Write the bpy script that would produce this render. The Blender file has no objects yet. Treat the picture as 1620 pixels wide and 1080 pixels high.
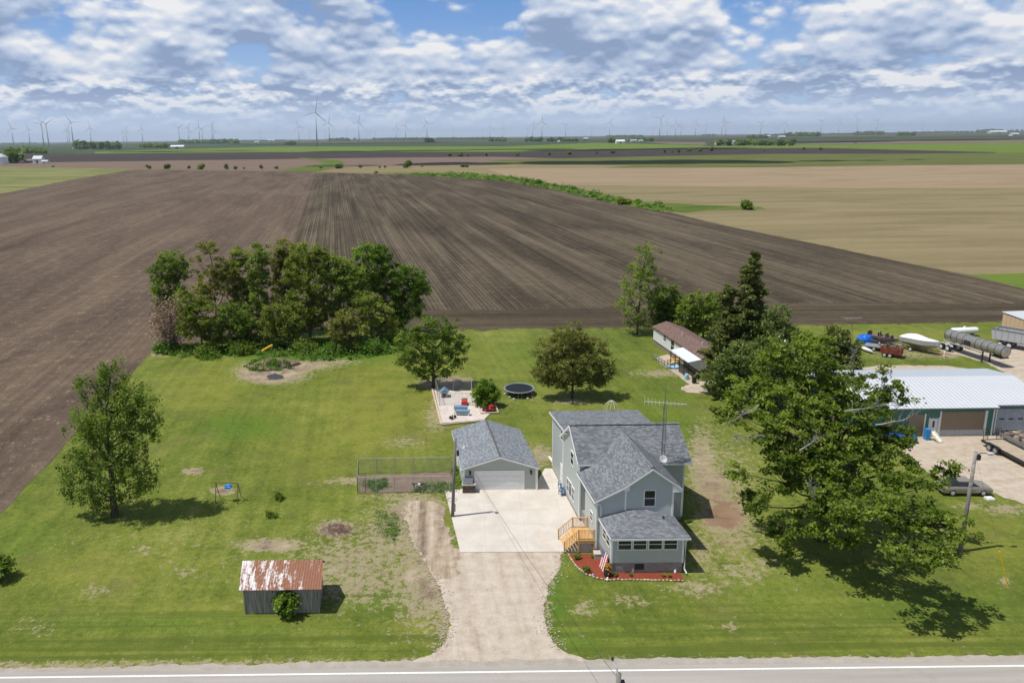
import bpy, math, random
import numpy as np
from mathutils import Vector, Matrix
R = math.radians
C = bpy.context.scene.collection
sc = bpy.context.scene

# ---------------------------------------------------------------- camera
Px, Py, F, CH = 740.0, 480.0, 1165.0, 35.1
TR = 0.0117
PIT = math.atan((480 - (225 - TR * Px)) / F)
_a = math.pi / 2 - PIT
_Rx = np.array([[1, 0, 0], [0, math.cos(_a), -math.sin(_a)], [0, math.sin(_a), math.cos(_a)]])
_r = -math.atan(TR)
_Rz = np.array([[math.cos(_r), -math.sin(_r), 0], [math.sin(_r), math.cos(_r), 0], [0, 0, 1]])
CM = _Rx @ _Rz
cd = bpy.data.cameras.new('camera')
cam = bpy.data.objects.new('camera', cd)
C.objects.link(cam)
cam.matrix_world = Matrix.Translation((0, 0, CH)) @ Matrix([list(r) for r in CM]).to_4x4()
cd.sensor_width = 36
cd.lens = F / 1620 * 36
cd.shift_x = (810 - Px) / 1620
cd.shift_y = -(540 - Py) / 1620
cd.clip_start = 0.5
cd.clip_end = 90000
sc.camera = cam

def ray(x, y):
    return CM @ np.array([(x - Px) / F, -(y - Py) / F, -1.0])
def at(x, y, z=0.0):          # a point of the place at height z, seen at this pixel of the survey photo
    d = ray(x, y); t = (z - CH) / d[2]
    return Vector((d[0] * t, d[1] * t, z))
def atY(x, y, Y):
    d = ray(x, y); t = Y / d[1]
    return Vector((d[0] * t, Y, CH + d[2] * t))

# ---------------------------------------------------------------- light
SUN_EL, SUN_AZ = 66.0, 13.0
sd = Vector((-math.cos(R(SUN_AZ)) * math.cos(R(SUN_EL)), -math.sin(R(SUN_AZ)) * math.cos(R(SUN_EL)), math.sin(R(SUN_EL))))
ld = bpy.data.lights.new('sun', 'SUN'); ld.energy = 4.6; ld.angle = R(0.53); ld.color = (1.0, 0.955, 0.88)
sun = bpy.data.objects.new('sun', ld); C.objects.link(sun)
sun.rotation_euler = (-sd).to_track_quat('-Z', 'Y').to_euler()
sun.location = (0, 0, 200)
sc.view_settings.view_transform = 'Standard'
sc.view_settings.look = 'None'
sc.view_settings.exposure = 0.0
sc.view_settings.gamma = 1.0

# ---------------------------------------------------------------- node helpers
class NT:
    def __init__(s, tree):
        s.t = tree; s.n = tree.nodes; s.l = tree.links
    def new(s, typ, **kw):
        nd = s.n.new(typ)
        for k, v in kw.items(): setattr(nd, k, v)
        return nd
    def put(s, sock, v):
        if isinstance(v, bpy.types.NodeSocket): s.l.new(v, sock)
        elif v is not None:
            if isinstance(v, tuple) and len(v) == 3 and sock.type == 'RGBA': v = (*v, 1)
            sock.default_value = v
    def math(s, op, a, b=0.0, c=0.0, clamp=False):
        nd = s.new('ShaderNodeMath', operation=op, use_clamp=clamp)
        s.put(nd.inputs[0], a); s.put(nd.inputs[1], b); s.put(nd.inputs[2], c)
        return nd.outputs[0]
    def noise(s, vec, scale, detail=4, rough=0.55, dist=0.0, col=False):
        nd = s.new('ShaderNodeTexNoise')
        s.put(nd.inputs['Vector'], vec); s.put(nd.inputs['Scale'], scale)
        s.put(nd.inputs['Detail'], detail); s.put(nd.inputs['Roughness'], rough); s.put(nd.inputs['Distortion'], dist)
        return nd.outputs['Color' if col else 'Fac']
    def voro(s, vec, scale, out='Distance', feature='F1'):
        nd = s.new('ShaderNodeTexVoronoi', feature=feature)
        s.put(nd.inputs['Vector'], vec); s.put(nd.inputs['Scale'], scale)
        return nd.outputs[out]
    def mapr(s, v, a, b, c=0.0, d=1.0, smooth=True):
        nd = s.new('ShaderNodeMapRange'); nd.interpolation_type = 'SMOOTHSTEP' if smooth else 'LINEAR'
        s.put(nd.inputs[0], v); s.put(nd.inputs[1], a); s.put(nd.inputs[2], b); s.put(nd.inputs[3], c); s.put(nd.inputs[4], d)
        return nd.outputs[0]
    def mix(s, fac, a, b, blend='MIX'):
        nd = s.new('ShaderNodeMix', data_type='RGBA', blend_type=blend)
        s.put(nd.inputs['Factor'], fac); s.put(nd.inputs[6], a); s.put(nd.inputs[7], b)
        return nd.outputs[2]
    def ramp(s, fac, stops):
        nd = s.new('ShaderNodeValToRGB'); e = nd.color_ramp.elements
        while len(e) < len(stops): e.new(0.5)
        for q, (p, c) in zip(e, stops):
            q.position = p; q.color = (*c, 1) if len(c) == 3 else c
        s.put(nd.inputs[0], fac)
        return nd.outputs[0]
    def tr(s, vec, scale=(1, 1, 1), rz=0.0, loc=(0, 0, 0)):
        if rz:
            m = s.new('ShaderNodeMapping'); s.put(m.inputs[0], vec); m.inputs['Rotation'].default_value = (0, 0, rz); vec = m.outputs[0]
        m = s.new('ShaderNodeMapping'); s.put(m.inputs[0], vec); m.inputs['Scale'].default_value = scale; m.inputs['Location'].default_value = loc
        return m.outputs[0]
    def geo(s):
        return s.new('ShaderNodeNewGeometry').outputs['Position']
    def obj(s):
        return s.new('ShaderNodeTexCoord').outputs['Object']
    def uv(s):
        return s.new('ShaderNodeTexCoord').outputs['UV']
    def sep(s, v):
        nd = s.new('ShaderNodeSeparateXYZ'); s.put(nd.inputs[0], v); return nd.outputs
    def comb(s, x, y, z):
        nd = s.new('ShaderNodeCombineXYZ'); s.put(nd.inputs[0], x); s.put(nd.inputs[1], y); s.put(nd.inputs[2], z); return nd.outputs[0]
    def attr(s, name, out='Fac'):
        nd = s.new('ShaderNodeAttribute'); nd.attribute_name = name; return nd.outputs[out]

MATS = {}
def mat(name, fn):
    if name in MATS: return MATS[name]
    m = bpy.data.materials.new(name); m.use_nodes = True
    t = NT(m.node_tree); t.n.clear()
    out = t.new('ShaderNodeOutputMaterial'); b = t.new('ShaderNodeBsdfPrincipled')
    t.l.new(b.outputs[0], out.inputs[0])
    b.inputs['Roughness'].default_value = 0.8
    b.inputs['Specular IOR Level'].default_value = 0.25
    t.out = out; t.b = b
    fn(t, b)
    MATS[name] = m
    return m
def bump(t, h, strength=0.4, dist=0.05):
    nd = t.new('ShaderNodeBump'); nd.inputs['Strength'].default_value = strength; nd.inputs['Distance'].default_value = dist
    t.put(nd.inputs['Height'], h); t.l.new(nd.outputs[0], t.b.inputs['Normal'])
def paint(name, col, rough=0.6, var=0.15, metal=0.0, scale=3.0, spec=0.3, dirt=None):
    def fn(t, b):
        n = t.noise(t.obj(), scale, 5, 0.6)
        c2 = tuple(x * (1 - var) for x in col); c1 = tuple(min(1, x * (1 + var * 0.6)) for x in col)
        c = t.mix(t.mapr(n, 0.3, 0.7), c2, c1)
        if dirt:
            c = t.mix(t.mapr(t.noise(t.obj(), scale * 2.3, 6, 0.7), 0.5, 0.72), c, dirt)
        t.put(b.inputs['Base Color'], c)
        b.inputs['Roughness'].default_value = rough; b.inputs['Metallic'].default_value = metal
        b.inputs['Specular IOR Level'].default_value = spec
    return mat(name, fn)

# ---------------------------------------------------------------- world: sky and cumulus
w = bpy.data.worlds.new('World'); sc.world = w; w.use_nodes = True
try:
    w.cycles.sampling_method = 'MANUAL'; w.cycles.sample_map_resolution = 512
except Exception: pass
t = NT(w.node_tree); t.n.clear()
wo = t.new('ShaderNodeOutputWorld'); bg = t.new('ShaderNodeBackground'); t.l.new(bg.outputs[0], wo.inputs[0])
bg.inputs['Strength'].default_value = 0.1
sky = t.new('ShaderNodeTexSky', sky_type='NISHITA'); sky.sun_disc = False
sky.sun_elevation = R(SUN_EL); sky.sun_rotation = math.atan2(sd.x, sd.y); sky.altitude = 200; sky.air_density = 1.0; sky.dust_density = 1.2; sky.ozone_density = 2.0
D = t.new('ShaderNodeTexCoord').outputs['Generated']
X, Y, Z = t.sep(D)
def cloud_density(t, dz, det):
    z = t.math('ADD', Z, dz)
    def layer(s, k, off, det):
        v = t.comb(t.math('MULTIPLY', X, s), t.math('MULTIPLY', Y, s), t.math('MULTIPLY_ADD', z, s * k, off))
        n1 = t.noise(v, 1.0, det, 0.51, 0.0)
        n2 = t.voro(v, 3.0, 'Distance'); n3 = t.voro(v, 7.5, 'Distance')
        return t.math('MULTIPLY_ADD', n3, -0.075, t.math('MULTIPLY_ADD', n2, -0.15, n1))
    A = layer(6.2, 1.9, 7.7, det)
    Bn = layer(17.0, 2.4, 9.1, det)
    wa = t.mapr(Z, 0.05, 0.095)
    return t.math('ADD', t.math('MULTIPLY', A, wa), t.math('MULTIPLY', Bn, t.math('SUBTRACT', 1.0, wa)))
d0 = cloud_density(t, 0.0, 8)
s1 = cloud_density(t, 0.0065, 7)
d2 = cloud_density(t, 0.024, 3)
d0b = t.math('ADD', d0, t.mapr(Z, 0.0, 0.18, 0.08, -0.02, False))
cover = t.mapr(d0b, 0.255, 0.345)
lit = t.math('MULTIPLY_ADD', t.math('SUBTRACT', d0, s1), 5.0, 0.50)
lit = t.math('MULTIPLY_ADD', t.math('SUBTRACT', d0, d2), 2.6, lit)
lit = t.math('SUBTRACT', lit, t.math('MULTIPLY', t.mapr(d0b, 0.36, 0.56), 0.26))
lowv = t.comb(t.math('MULTIPLY', X, 4.2), t.math('MULTIPLY', Y, 4.2), t.math('MULTIPLY_ADD', Z, 17.0, 5.2))
lit = t.math('MULTIPLY_ADD', t.math('SUBTRACT', t.noise(lowv, 1.0, 3, 0.5), 0.50), 1.1, lit)
ccol = t.ramp(lit, [(0.0, (2.7, 3.6, 5.5)), (0.25, (3.8, 4.8, 6.7)), (0.5, (5.2, 6.1, 7.7)), (0.78, (6.9, 7.4, 8.4)), (1.0, (8.7, 8.8, 9.0))])
ccol = t.mix(t.mapr(Z, 0.07, -0.01), ccol, (5.9, 7.0, 8.9))
base = t.mix(t.mapr(Z, 0.02, 0.19), (4.2, 6.1, 9.0), (1.25, 3.1, 7.2))
base = t.mix(0.2, base, sky.outputs[0])
clear = t.mix(t.mapr(Z, 0.2, 0.35), base, sky.outputs[0])
hz = t.mapr(Z, 0.05, 0.0, 0.0, 1.0)
colr = t.mix(cover, clear, ccol)
colr = t.mix(t.math('MULTIPLY', hz, 0.55), colr, (5.6, 6.9, 9.1))
high = t.mapr(Z, 0.22, 0.3)
colr = t.mix(high, colr, t.mix(0.2, sky.outputs[0], (4.0, 4.4, 5.2)))
t.put(bg.inputs['Color'], colr)

# ---------------------------------------------------------------- object helpers
def tag(o, label=None, cat=None, group=None, kind=None):
    if label: o['label'] = label
    if cat: o['category'] = cat
    if group: o['group'] = group
    if kind: o['kind'] = kind
    return o
def thing(name, label, cat, loc=(0, 0, 0), rz=0.0, group=None):
    o = bpy.data.objects.new(name, None); o.empty_display_size = 0.3
    C.objects.link(o); o.location = loc; o.rotation_euler = (0, 0, rz)
    return tag(o, label, cat, group)
def link(name, me, m, parent=None):
    o = bpy.data.objects.new(name, me); C.objects.link(o)
    if m is not None and not me.materials: me.materials.append(m)
    if parent is not None: o.parent = parent
    return o
def dup(root, loc=None, rz=None, label=None, group=None, scale=None):
    def cp(o, par):
        c = o.copy(); C.objects.link(c)
        if par is not None: c.parent = par
        for ch in list(o.children): cp(ch, c)
        return c
    r = cp(root, None)
    if loc is not None: r.location = loc
    if rz is not None: r.rotation_euler = (0, 0, rz)
    if scale is not None: r.scale = scale
    if label: r['label'] = label
    if group: r['group'] = group
    return r

class MB:
    def __init__(s): s.v = []; s.f = []
    def add(s, vs, fs):
        k = len(s.v); s.v += [tuple(v) for v in vs]; s.f += [tuple(i + k for i in f) for f in fs]; return s
    def box(s, x0, x1, y0, y1, z0, z1, rz=0, c=None):
        vs = [(x, y, z) for z in (z0, z1) for (x, y) in ((x0, y0), (x1, y0), (x1, y1), (x0, y1))]
        if rz:
            cx, cy = c or ((x0 + x1) / 2, (y0 + y1) / 2); ca, sa = math.cos(rz), math.sin(rz)
            vs = [(cx + (x - cx) * ca - (y - cy) * sa, cy + (x - cx) * sa + (y - cy) * ca, z) for x, y, z in vs]
        return s.add(vs, [(3, 2, 1, 0), (4, 5, 6, 7), (0, 1, 5, 4), (1, 2, 6, 5), (2, 3, 7, 6), (3, 0, 4, 7)])
    def prism(s, pts, vec):
        n = len(pts); vs = list(pts) + [tuple(p[i] + vec[i] for i in range(3)) for p in pts]
        return s.add(vs, [tuple(range(n))[::-1], tuple(range(n, 2 * n))] + [(i, (i + 1) % n, n + (i + 1) % n, n + i) for i in range(n)])
    def tube(s, p0, p1, r0, r1=None, n=6, cap=True):
        r1 = r0 if r1 is None else r1
        p0, p1 = Vector(p0), Vector(p1); d = p1 - p0
        if d.length < 1e-6: return s
        q = d.to_track_quat('Z', 'Y'); vs = []
        for p, r in ((p0, r0), (p1, r1)):
            for i in range(n):
                a = 2 * math.pi * i / n
                vs.append(p + q @ Vector((math.cos(a) * r, math.sin(a) * r, 0)))
        fs = [(i, (i + 1) % n, n + (i + 1) % n, n + i) for i in range(n)]
        if cap: fs += [tuple(range(n))[::-1], tuple(range(n, 2 * n))]
        return s.add(vs, fs)
    def path(s, pts, r, n=5):
        rs = r if isinstance(r, (list, tuple)) else [r] * len(pts)
        rings = []
        for i, p in enumerate(pts):
            a = Vector(pts[max(0, i - 1)]); b = Vector(pts[min(len(pts) - 1, i + 1)])
            q = (b - a).to_track_quat('Z', 'Y') if (b - a).length > 1e-6 else Vector((0, 0, 1)).to_track_quat('Z', 'Y')
            rings.append([Vector(p) + q @ Vector((math.cos(2 * math.pi * k / n) * rs[i], math.sin(2 * math.pi * k / n) * rs[i], 0)) for k in range(n)])
        return s.loft(rings)
    def loft(s, rings, cap=True, closed=True):
        n = len(rings[0]); vs = [p for r in rings for p in r]; fs = []
        for i in range(len(rings) - 1):
            for k in range(n if closed else n - 1):
                a, b = i * n + k, i * n + (k + 1) % n
                fs.append((a, b, b + n, a + n))
        if cap and closed:
            fs += [tuple(range(n))[::-1], tuple(range((len(rings) - 1) * n, len(rings) * n))]
        return s.add(vs, fs)
    def lathe(s, prof, c=(0, 0, 0), n=16, axis='Z', cap=True):
        rings = []
        for r, h in prof:
            ring = []
            for k in range(n):
                a = 2 * math.pi * k / n; x, y, z = math.cos(a) * r, math.sin(a) * r, h
                if axis == 'X': x, y, z = h, x, y
                if axis == 'Y': x, y, z = y, h, x
                ring.append((c[0] + x, c[1] + y, c[2] + z))
            rings.append(ring)
        return s.loft(rings, cap)
    def build(s, name, m, parent=None, T=None, loc=None, smooth=False, rz=None):
        vs = [T(*v) for v in s.v] if T else s.v
        me = bpy.data.meshes.new(name)
        me.from_pydata([tuple(v) for v in vs], [], s.f)
        me.update()
        uvl = me.uv_layers.new(name='UVMap')
        data = np.zeros(len(me.loops) * 2, dtype=np.float32)
        for p in me.polygons:
            n = p.normal
            if abs(n.z) > 0.985: ax, ay = Vector((1, 0, 0)), Vector((0, 1, 0))
            else:
                ax = Vector((-n.y, n.x, 0)).normalized(); ay = n.cross(ax)
            for li in p.loop_indices:
                co = me.vertices[me.loops[li].vertex_index].co
                data[2 * li] = co.dot(ax); data[2 * li + 1] = co.dot(ay)
        uvl.data.foreach_set('uv', data)
        if smooth: me.polygons.foreach_set('use_smooth', [True] * len(me.polygons))
        o = link(name, me, m, parent)
        if loc is not None: o.location = loc
        if rz is not None: o.rotation_euler = (0, 0, rz)
        return o

def quads_mesh(name, P, tint, tri=False):
    """P: (n,4,3) corner array; tint: (n,)"""
    n = P.shape[0]; me = bpy.data.meshes.new(name)
    me.vertices.add(4 * n); me.vertices.foreach_set('co', P.reshape(-1).astype(np.float32))
    me.loops.add(4 * n); me.loops.foreach_set('vertex_index', np.arange(4 * n, dtype=np.int32))
    me.polygons.add(n); me.polygons.foreach_set('loop_start', np.arange(0, 4 * n, 4, dtype=np.int32))
    me.update(calc_edges=True)
    a = me.attributes.new('tint', 'FLOAT', 'FACE'); a.data.foreach_set('value', tint.astype(np.float32))
    return me
def leaf_quads(rng, cen, size, up=0.35, aspect=1.5, droop=0.0):
    n = len(cen)
    nr = rng.normal(size=(n, 3)); nr[:, 2] = np.abs(nr[:, 2]) + up; nr /= np.linalg.norm(nr, axis=1)[:, None]
    t1 = rng.normal(size=(n, 3)); t1[:, 2] -= droop
    t1 -= (t1 * nr).sum(1)[:, None] * nr; t1 /= np.linalg.norm(t1, axis=1)[:, None] + 1e-9
    t2 = np.cross(nr, t1)
    s = size * rng.uniform(0.6, 1.35, n)[:, None]
    a, b = t1 * s * aspect * 0.5, t2 * s * 0.5
    # kite-like leaf spray, slightly folded
    fold = nr * s * 0.18
    return np.stack([cen - a, cen + b * 0.9 + fold, cen + a, cen - b * 0.9 + fold], axis=1)

def leafmat(name, c_dark, c_mid, c_light, trans=0.25):
    def fn(t, b):
        v = t.attr('tint')
        n = t.noise(t.geo(), 0.35, 3, 0.6)
        v = t.math('MULTIPLY_ADD', t.math('SUBTRACT', n, 0.5), 0.9, v)
        c = t.ramp(v, [(0.0, c_dark), (0.5, c_mid), (1.0, c_light)])
        t.put(b.inputs['Base Color'], c); b.inputs['Roughness'].default_value = 0.55
        b.inputs['Specular IOR Level'].default_value = 0.3
        tl = t.new('ShaderNodeBsdfTranslucent'); t.put(tl.inputs[0], t.mix(1.0, c, (1.0, 1.25, 0.5), 'MULTIPLY'))
        mx = t.new('ShaderNodeMixShader'); mx.inputs[0].default_value = trans
        t.l.new(b.outputs[0], mx.inputs[1]); t.l.new(tl.outputs[0], mx.inputs[2]); t.l.new(mx.outputs[0], t.out.inputs[0])
    return mat(name, fn)
def barkfn(t, b):
    n = t.noise(t.tr(t.obj(), (6, 6, 1.2)), 1.5, 6, 0.65)
    t.put(b.inputs['Base Color'], t.ramp(n, [(0.3, (0.045, 0.035, 0.028)), (0.6, (0.12, 0.1, 0.085)), (0.8, (0.2, 0.18, 0.16))]))
    bump(t, n, 0.6, 0.05)
BARK = mat('bark', barkfn)
GRAYBARK = paint('gray_bark', (0.26, 0.245, 0.23), 0.9, 0.4)

def lump(px, py, rx, rz, Yb, dy=0.0, ry=None):
    """an ellipsoid of foliage: its centre and radii in pixels of the survey photo, at depth Yb+dy"""
    p = atY(px, py, Yb + dy); m = (Yb + dy) / F
    m *= 1.13
    return (p.x, p.y, p.z, rx * m, (ry if ry is not None else (rx + rz) / 2 * m), rz * m / 0.92)

def tree(name, label, cat, base, lumps, lm, trunk_r=0.3, leaf=0.24, dens=1.0, clump=0.5, seed=1, group=None,
         bark=BARK, up=0.35, droop=0.0, stem_top=0.75, per=26, bare=0.0, flat=0.7, twigs=1.0):
    rng = np.random.default_rng(seed)
    base = Vector((base[0], base[1], 0))
    root = thing(name, label, cat, base, 0, group)
    L = [(Vector(l[:3]) - base, Vector(l[3:])) for l in lumps]
    wsum = sum(r.x * r.z for _, r in L)
    zt = max(c.z for c, r in L); cx = sum(c.x * r.x * r.z for c, r in L) / wsum; cy = sum(c.y * r.x * r.z for c, r in L) / wsum
    top = Vector((cx * 0.75, cy * 0.75, zt * stem_top))
    stem = [Vector((0, 0, -0.2)), Vector((0, 0, zt * 0.1))]
    for k in range(1, 6):
        q = k / 5; p = Vector((0, 0, zt * 0.1)).lerp(top, q)
        p += Vector((rng.normal() * 0.02 * zt, rng.normal() * 0.02 * zt, 0)) * q * 0.6
        stem.append(p)
    tb = MB(); tr = [trunk_r * 1.35, trunk_r] + [trunk_r * (1 - 0.16 * k) for k in range(1, 6)]
    tb.path(stem, tr, 8)
    cens = []; tints = []; radial = []
    for c, r in L:
        cand = [p for p in stem if p.z < c.z - 0.15 * r.z] or stem[:2]
        s = min(cand[1:] or cand, key=lambda p: (p - c).length + abs(p.z - c.z * 0.55) * 0.8)
        mid = s.lerp(c, 0.5) + Vector((0, 0, -0.06 * (c - s).length + 0.1))
        lr = min(trunk_r * 0.4, 0.028 * max(r) + 0.02)
        tb.path([s, s.lerp(mid, 0.5) + Vector(rng.normal(size=3)) * 0.1, mid, mid.lerp(c, 0.55), c], [lr * 1.3, lr * 1.1, lr, lr * 0.75, lr * 0.5], 5)
        area = (r.x * r.z + r.x * r.y + r.y * r.z) / 3
        n = max(5, int(area * 9.5 * dens / (clump / 0.5) ** 2))
        u = rng.normal(size=(n, 3)); u /= np.linalg.norm(u, axis=1)[:, None]
        rad = rng.uniform(0.35, 1.0, n) ** 0.55 * rng.uniform(0.8, 1.12, n)
        pts = u * rad[:, None] * np.array(r)
        pts[:, 2] *= np.where(pts[:, 2] < 0, 0.85, 1.0)
        pts += np.array(c)
        lt = rng.uniform(-0.22, 0.22)
        for i, p in enumerate(pts):
            pv = Vector(p)
            if rng.uniform() < 0.28 * twigs:
                m2 = c.lerp(pv, 0.5) + Vector(rng.normal(size=3)) * 0.12 * r.x * 0.5
                tb.path([c.lerp(s, rng.uniform(0, 0.35)), m2, pv], [lr * 0.4, lr * 0.25 + 0.012, 0.012], 3)
            if rng.uniform() < bare: continue
            k = int(per * 1.25 * rng.uniform(0.5, 1.4))
            q = rng.normal(size=(k, 3)) * clump * 0.50 * np.array([1, 1, flat]) * rng.uniform(0.7, 1.3)
            q[:, 2] -= droop * np.abs(rng.normal(size=k)) * clump
            cens.append(p + q); tints.append(np.full(k, rng.uniform(0.15, 0.8) + lt) + rng.normal(size=k) * 0.16)
            
    cen = np.concatenate(cens); ti = np.concatenate(tints)
    keep = cen[:, 2] > 0.15
    cen, ti = cen[keep], ti[keep]
    tb.build('trunk', bark, root, smooth=True)
    me = quads_mesh('crown', leaf_quads(rng, cen, leaf, up, 1.5, droop), np.clip(ti, 0, 1))
    link('crown', me, lm, root)
    return root

def conifer(name, label, base, H, Rm, lm, seed=1, group=None, lean=(0, 0), leaf=0.3, zmin=0.08, power=0.85, per=9, tiers=None, droop=0.25):
    rng = np.random.default_rng(seed)
    root = thing(name, label, 'conifer tree', (base[0], base[1], 0), 0, group)
    tb = MB(); tb.path([(0, 0, -0.2), (lean[0] * 0.5, lean[1] * .5, H * 0.5), (lean[0], lean[1], H)], [0.02 * H, 0.012 * H, 0.02], 7)
    cens = []; ti = []
    z = zmin * H
    while z < H * 0.985:
        q = (z / H); Lr = Rm * (1 - q) ** power * (0.75 + 0.25 * math.sin(z * 2.1 + seed)) + 0.25
        for k in range(int(6 + 3 * (1 - q))):
            a = rng.uniform(0, 2 * math.pi); ln = Lr * rng.uniform(0.65, 1.2)
            d = np.array([math.cos(a), math.sin(a), 0]); s = np.array([lean[0] * q, lean[1] * q, z + rng.normal() * 0.15])
            nseg = max(2, int(ln / 0.32)); pts = []
            for j in range(nseg + 1):
                f = j / nseg; pts.append(s + d * ln * f + np.array([0, 0, -droop * ln * f * (1 - 0.6 * f) + 0.10 * ln * f * f]))
            tb.path([tuple(pts[0]), tuple(pts[len(pts) // 2]), tuple(pts[-1])], [0.05, 0.03, 0.012], 3)
            tt = rng.uniform(0.2, 0.8)
            for j in range(1, nseg + 1):
                f = j / nseg; kk = int(per * (0.7 + 0.6 * f))
                off = rng.normal(size=(kk, 3)) * np.array([0.22, 0.22, 0.13]) * (1.15 - 0.4 * f) * min(1.0, 0.6 + ln / 4)
                off[:, 2] -= 0.07
                cens.append(pts[j] + off); ti.append(np.full(kk, tt) + rng.normal(size=kk) * 0.15)
        z += 0.036 * H * rng.uniform(0.6, 1.0) * (0.6 + 0.6 * (1 - q))
    tb.build('trunk', BARK, root, smooth=True)
    cen = np.concatenate(cens)
    link('crown', quads_mesh('crown', leaf_quads(rng, cen, leaf, 0.3, 2.2, 0.5), np.clip(np.concatenate(ti), 0, 1)), lm, root)
    return root

# ---------------------------------------------------------------- ground
TH = math.atan((740 - 530) / 1194.5)      # crop rows run this far left of straight ahead
ROWROT = -TH
def rowvec(t, across, along, rot=None):
    return t.tr(t.geo(), (across, along, 1), ROWROT if rot is None else rot)
def soilmat(name, dark, mid, light, rowamp=0.5, band=0.5, rot=None, straw=None, strawamt=0.3, seedloc=(0, 0, 0), big=0.4, lines=False):
    def fn(t, b):
        v1 = t.tr(t.geo(), (1.25, 0.006, 1), ROWROT if rot is None else rot, seedloc)
        v2 = t.tr(t.geo(), (0.26, 0.0016, 1), ROWROT if rot is None else rot, seedloc)
        v3 = t.tr(t.geo(), (0.07, 0.012, 1), ROWROT if rot is None else rot, seedloc)
        n1 = t.noise(v1, 1.0, 3, 0.6); n2 = t.noise(v2, 1.0, 3, 0.6, 0.3); n3 = t.noise(v3, 1.0, 5, 0.6, 0.8)
        n4 = t.noise(t.geo(), 2.2, 4, 0.7); n5 = t.noise(t.geo(), 0.35, 5, 0.65)
        ux, _, _ = t.sep(t.tr(t.geo(), (2 * math.pi / 0.92, 1, 1), ROWROT if rot is None else rot))
        n1 = t.math('MULTIPLY_ADD', t.math('SINE', ux), 0.10 if lines else 0.0, n1)
        s = t.math('MULTIPLY_ADD', t.math('SUBTRACT', n1, 0.5), rowamp, 0.5)
        s = t.math('MULTIPLY_ADD', t.math('SUBTRACT', n2, 0.5), band * 1.6, s)
        s = t.math('MULTIPLY_ADD', t.math('SUBTRACT', n3, 0.5), big * 1.8, s)
        s = t.math('MULTIPLY_ADD', t.math('SUBTRACT', n4, 0.5), 0.55, s)
        s = t.math('MULTIPLY_ADD', t.math('SUBTRACT', n5, 0.5), 0.45, s)
        c = t.ramp(s, [(0.15, dark), (0.5, mid), (0.85, light)])
        if straw:
            k = t.noise(t.tr(t.geo(), (2.4, 0.9, 1), ROWROT if rot is None else rot), 1.0, 5, 0.75)
            k2 = t.math('MULTIPLY_ADD', t.math('SUBTRACT', n5, 0.5), 0.6, k)
            c = t.mix(t.mapr(k2, 0.56, 0.70, 0, strawamt), c, straw)
        if lines:
            ty, _, _ = t.sep(t.tr(t.geo(), (1 / 9.2, 1, 1), ROWROT))
            tk = t.mapr(t.math('ABSOLUTE', t.math('SUBTRACT', t.math('FRACT', ty), 0.5)), 0.02, 0.07, 0.38, 0.0)
            c = t.mix(t.math('MULTIPLY', tk, t.mapr(n5, 0.35, 0.6)), c, dark)
        c = t.mix(t.mapr(n3, 0.58, 0.75, 0, 0.35), c, dark)
        t.put(b.inputs['Base Color'], c); b.inputs['Roughness'].default_value = 0.95
        b.inputs['Specular IOR Level'].default_value = 0.05
        bump(t, t.math('ADD', n1, n4), 0.5, 0.10)
    return mat(name, fn)
SOIL_L = soilmat('tilled_soil_with_residue', (0.052, 0.039, 0.030), (0.108, 0.080, 0.060), (0.19, 0.145, 0.10), 0.5, 0.16, ROWROT * 1.0, (0.25, 0.19, 0.125), 0.75, big=0.5)
SOIL_M = soilmat('planted_row_soil', (0.033, 0.027, 0.020), (0.076, 0.061, 0.043), (0.158, 0.128, 0.087), 1.0, 0.42, None, (0.20, 0.155, 0.10), 0.3, big=0.55, lines=True)
TAN = soilmat('corn_stubble', (0.195, 0.145, 0.092), (0.265, 0.20, 0.128), (0.34, 0.265, 0.175), 0.25, 0.2, R(88), None, big=0.6)
TANG = soilmat('greening_stubble', (0.145, 0.12, 0.062), (0.205, 0.17, 0.092), (0.27, 0.225, 0.13), 0.4, 0.25, R(86), (0.12, 0.135, 0.04), 0.4, big=0.7)
PINKF = soilmat('dry_tilled_soil', (0.12, 0.088, 0.07), (0.165, 0.12, 0.092), (0.21, 0.155, 0.12), 0.2, 0.2, R(90), None, (3, 7, 0))
DARKF = soilmat('soil_with_cloud_shade', (0.035, 0.03, 0.03), (0.052, 0.043, 0.040), (0.075, 0.062, 0.052), 0.2, 0.3, R(90), None, (3, 7, 0), big=0.5)  # dark tone is partly tilled soil, partly painted cloud shade
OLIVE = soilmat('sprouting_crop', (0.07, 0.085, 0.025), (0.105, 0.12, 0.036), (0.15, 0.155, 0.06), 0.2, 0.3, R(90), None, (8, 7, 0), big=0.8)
LIME = soilmat('bright_green_crop', (0.085, 0.13, 0.022), (0.115, 0.17, 0.028), (0.15, 0.20, 0.04), 0.2, 0.3, R(90), None, (5, 5, 0), big=0.4)
DKGREEN = soilmat('far_green_crop', (0.035, 0.055, 0.03), (0.05, 0.075, 0.036), (0.07, 0.09, 0.045), 0.1, 0.3, R(90), None, (5, 9, 0), big=0.9)
PALE = soilmat('pale_hay_meadow', (0.10, 0.125, 0.035), (0.16, 0.17, 0.06), (0.27, 0.25, 0.13), 0.1, 0.3, R(88), None, (5, 9, 0), big=1.0)

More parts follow.
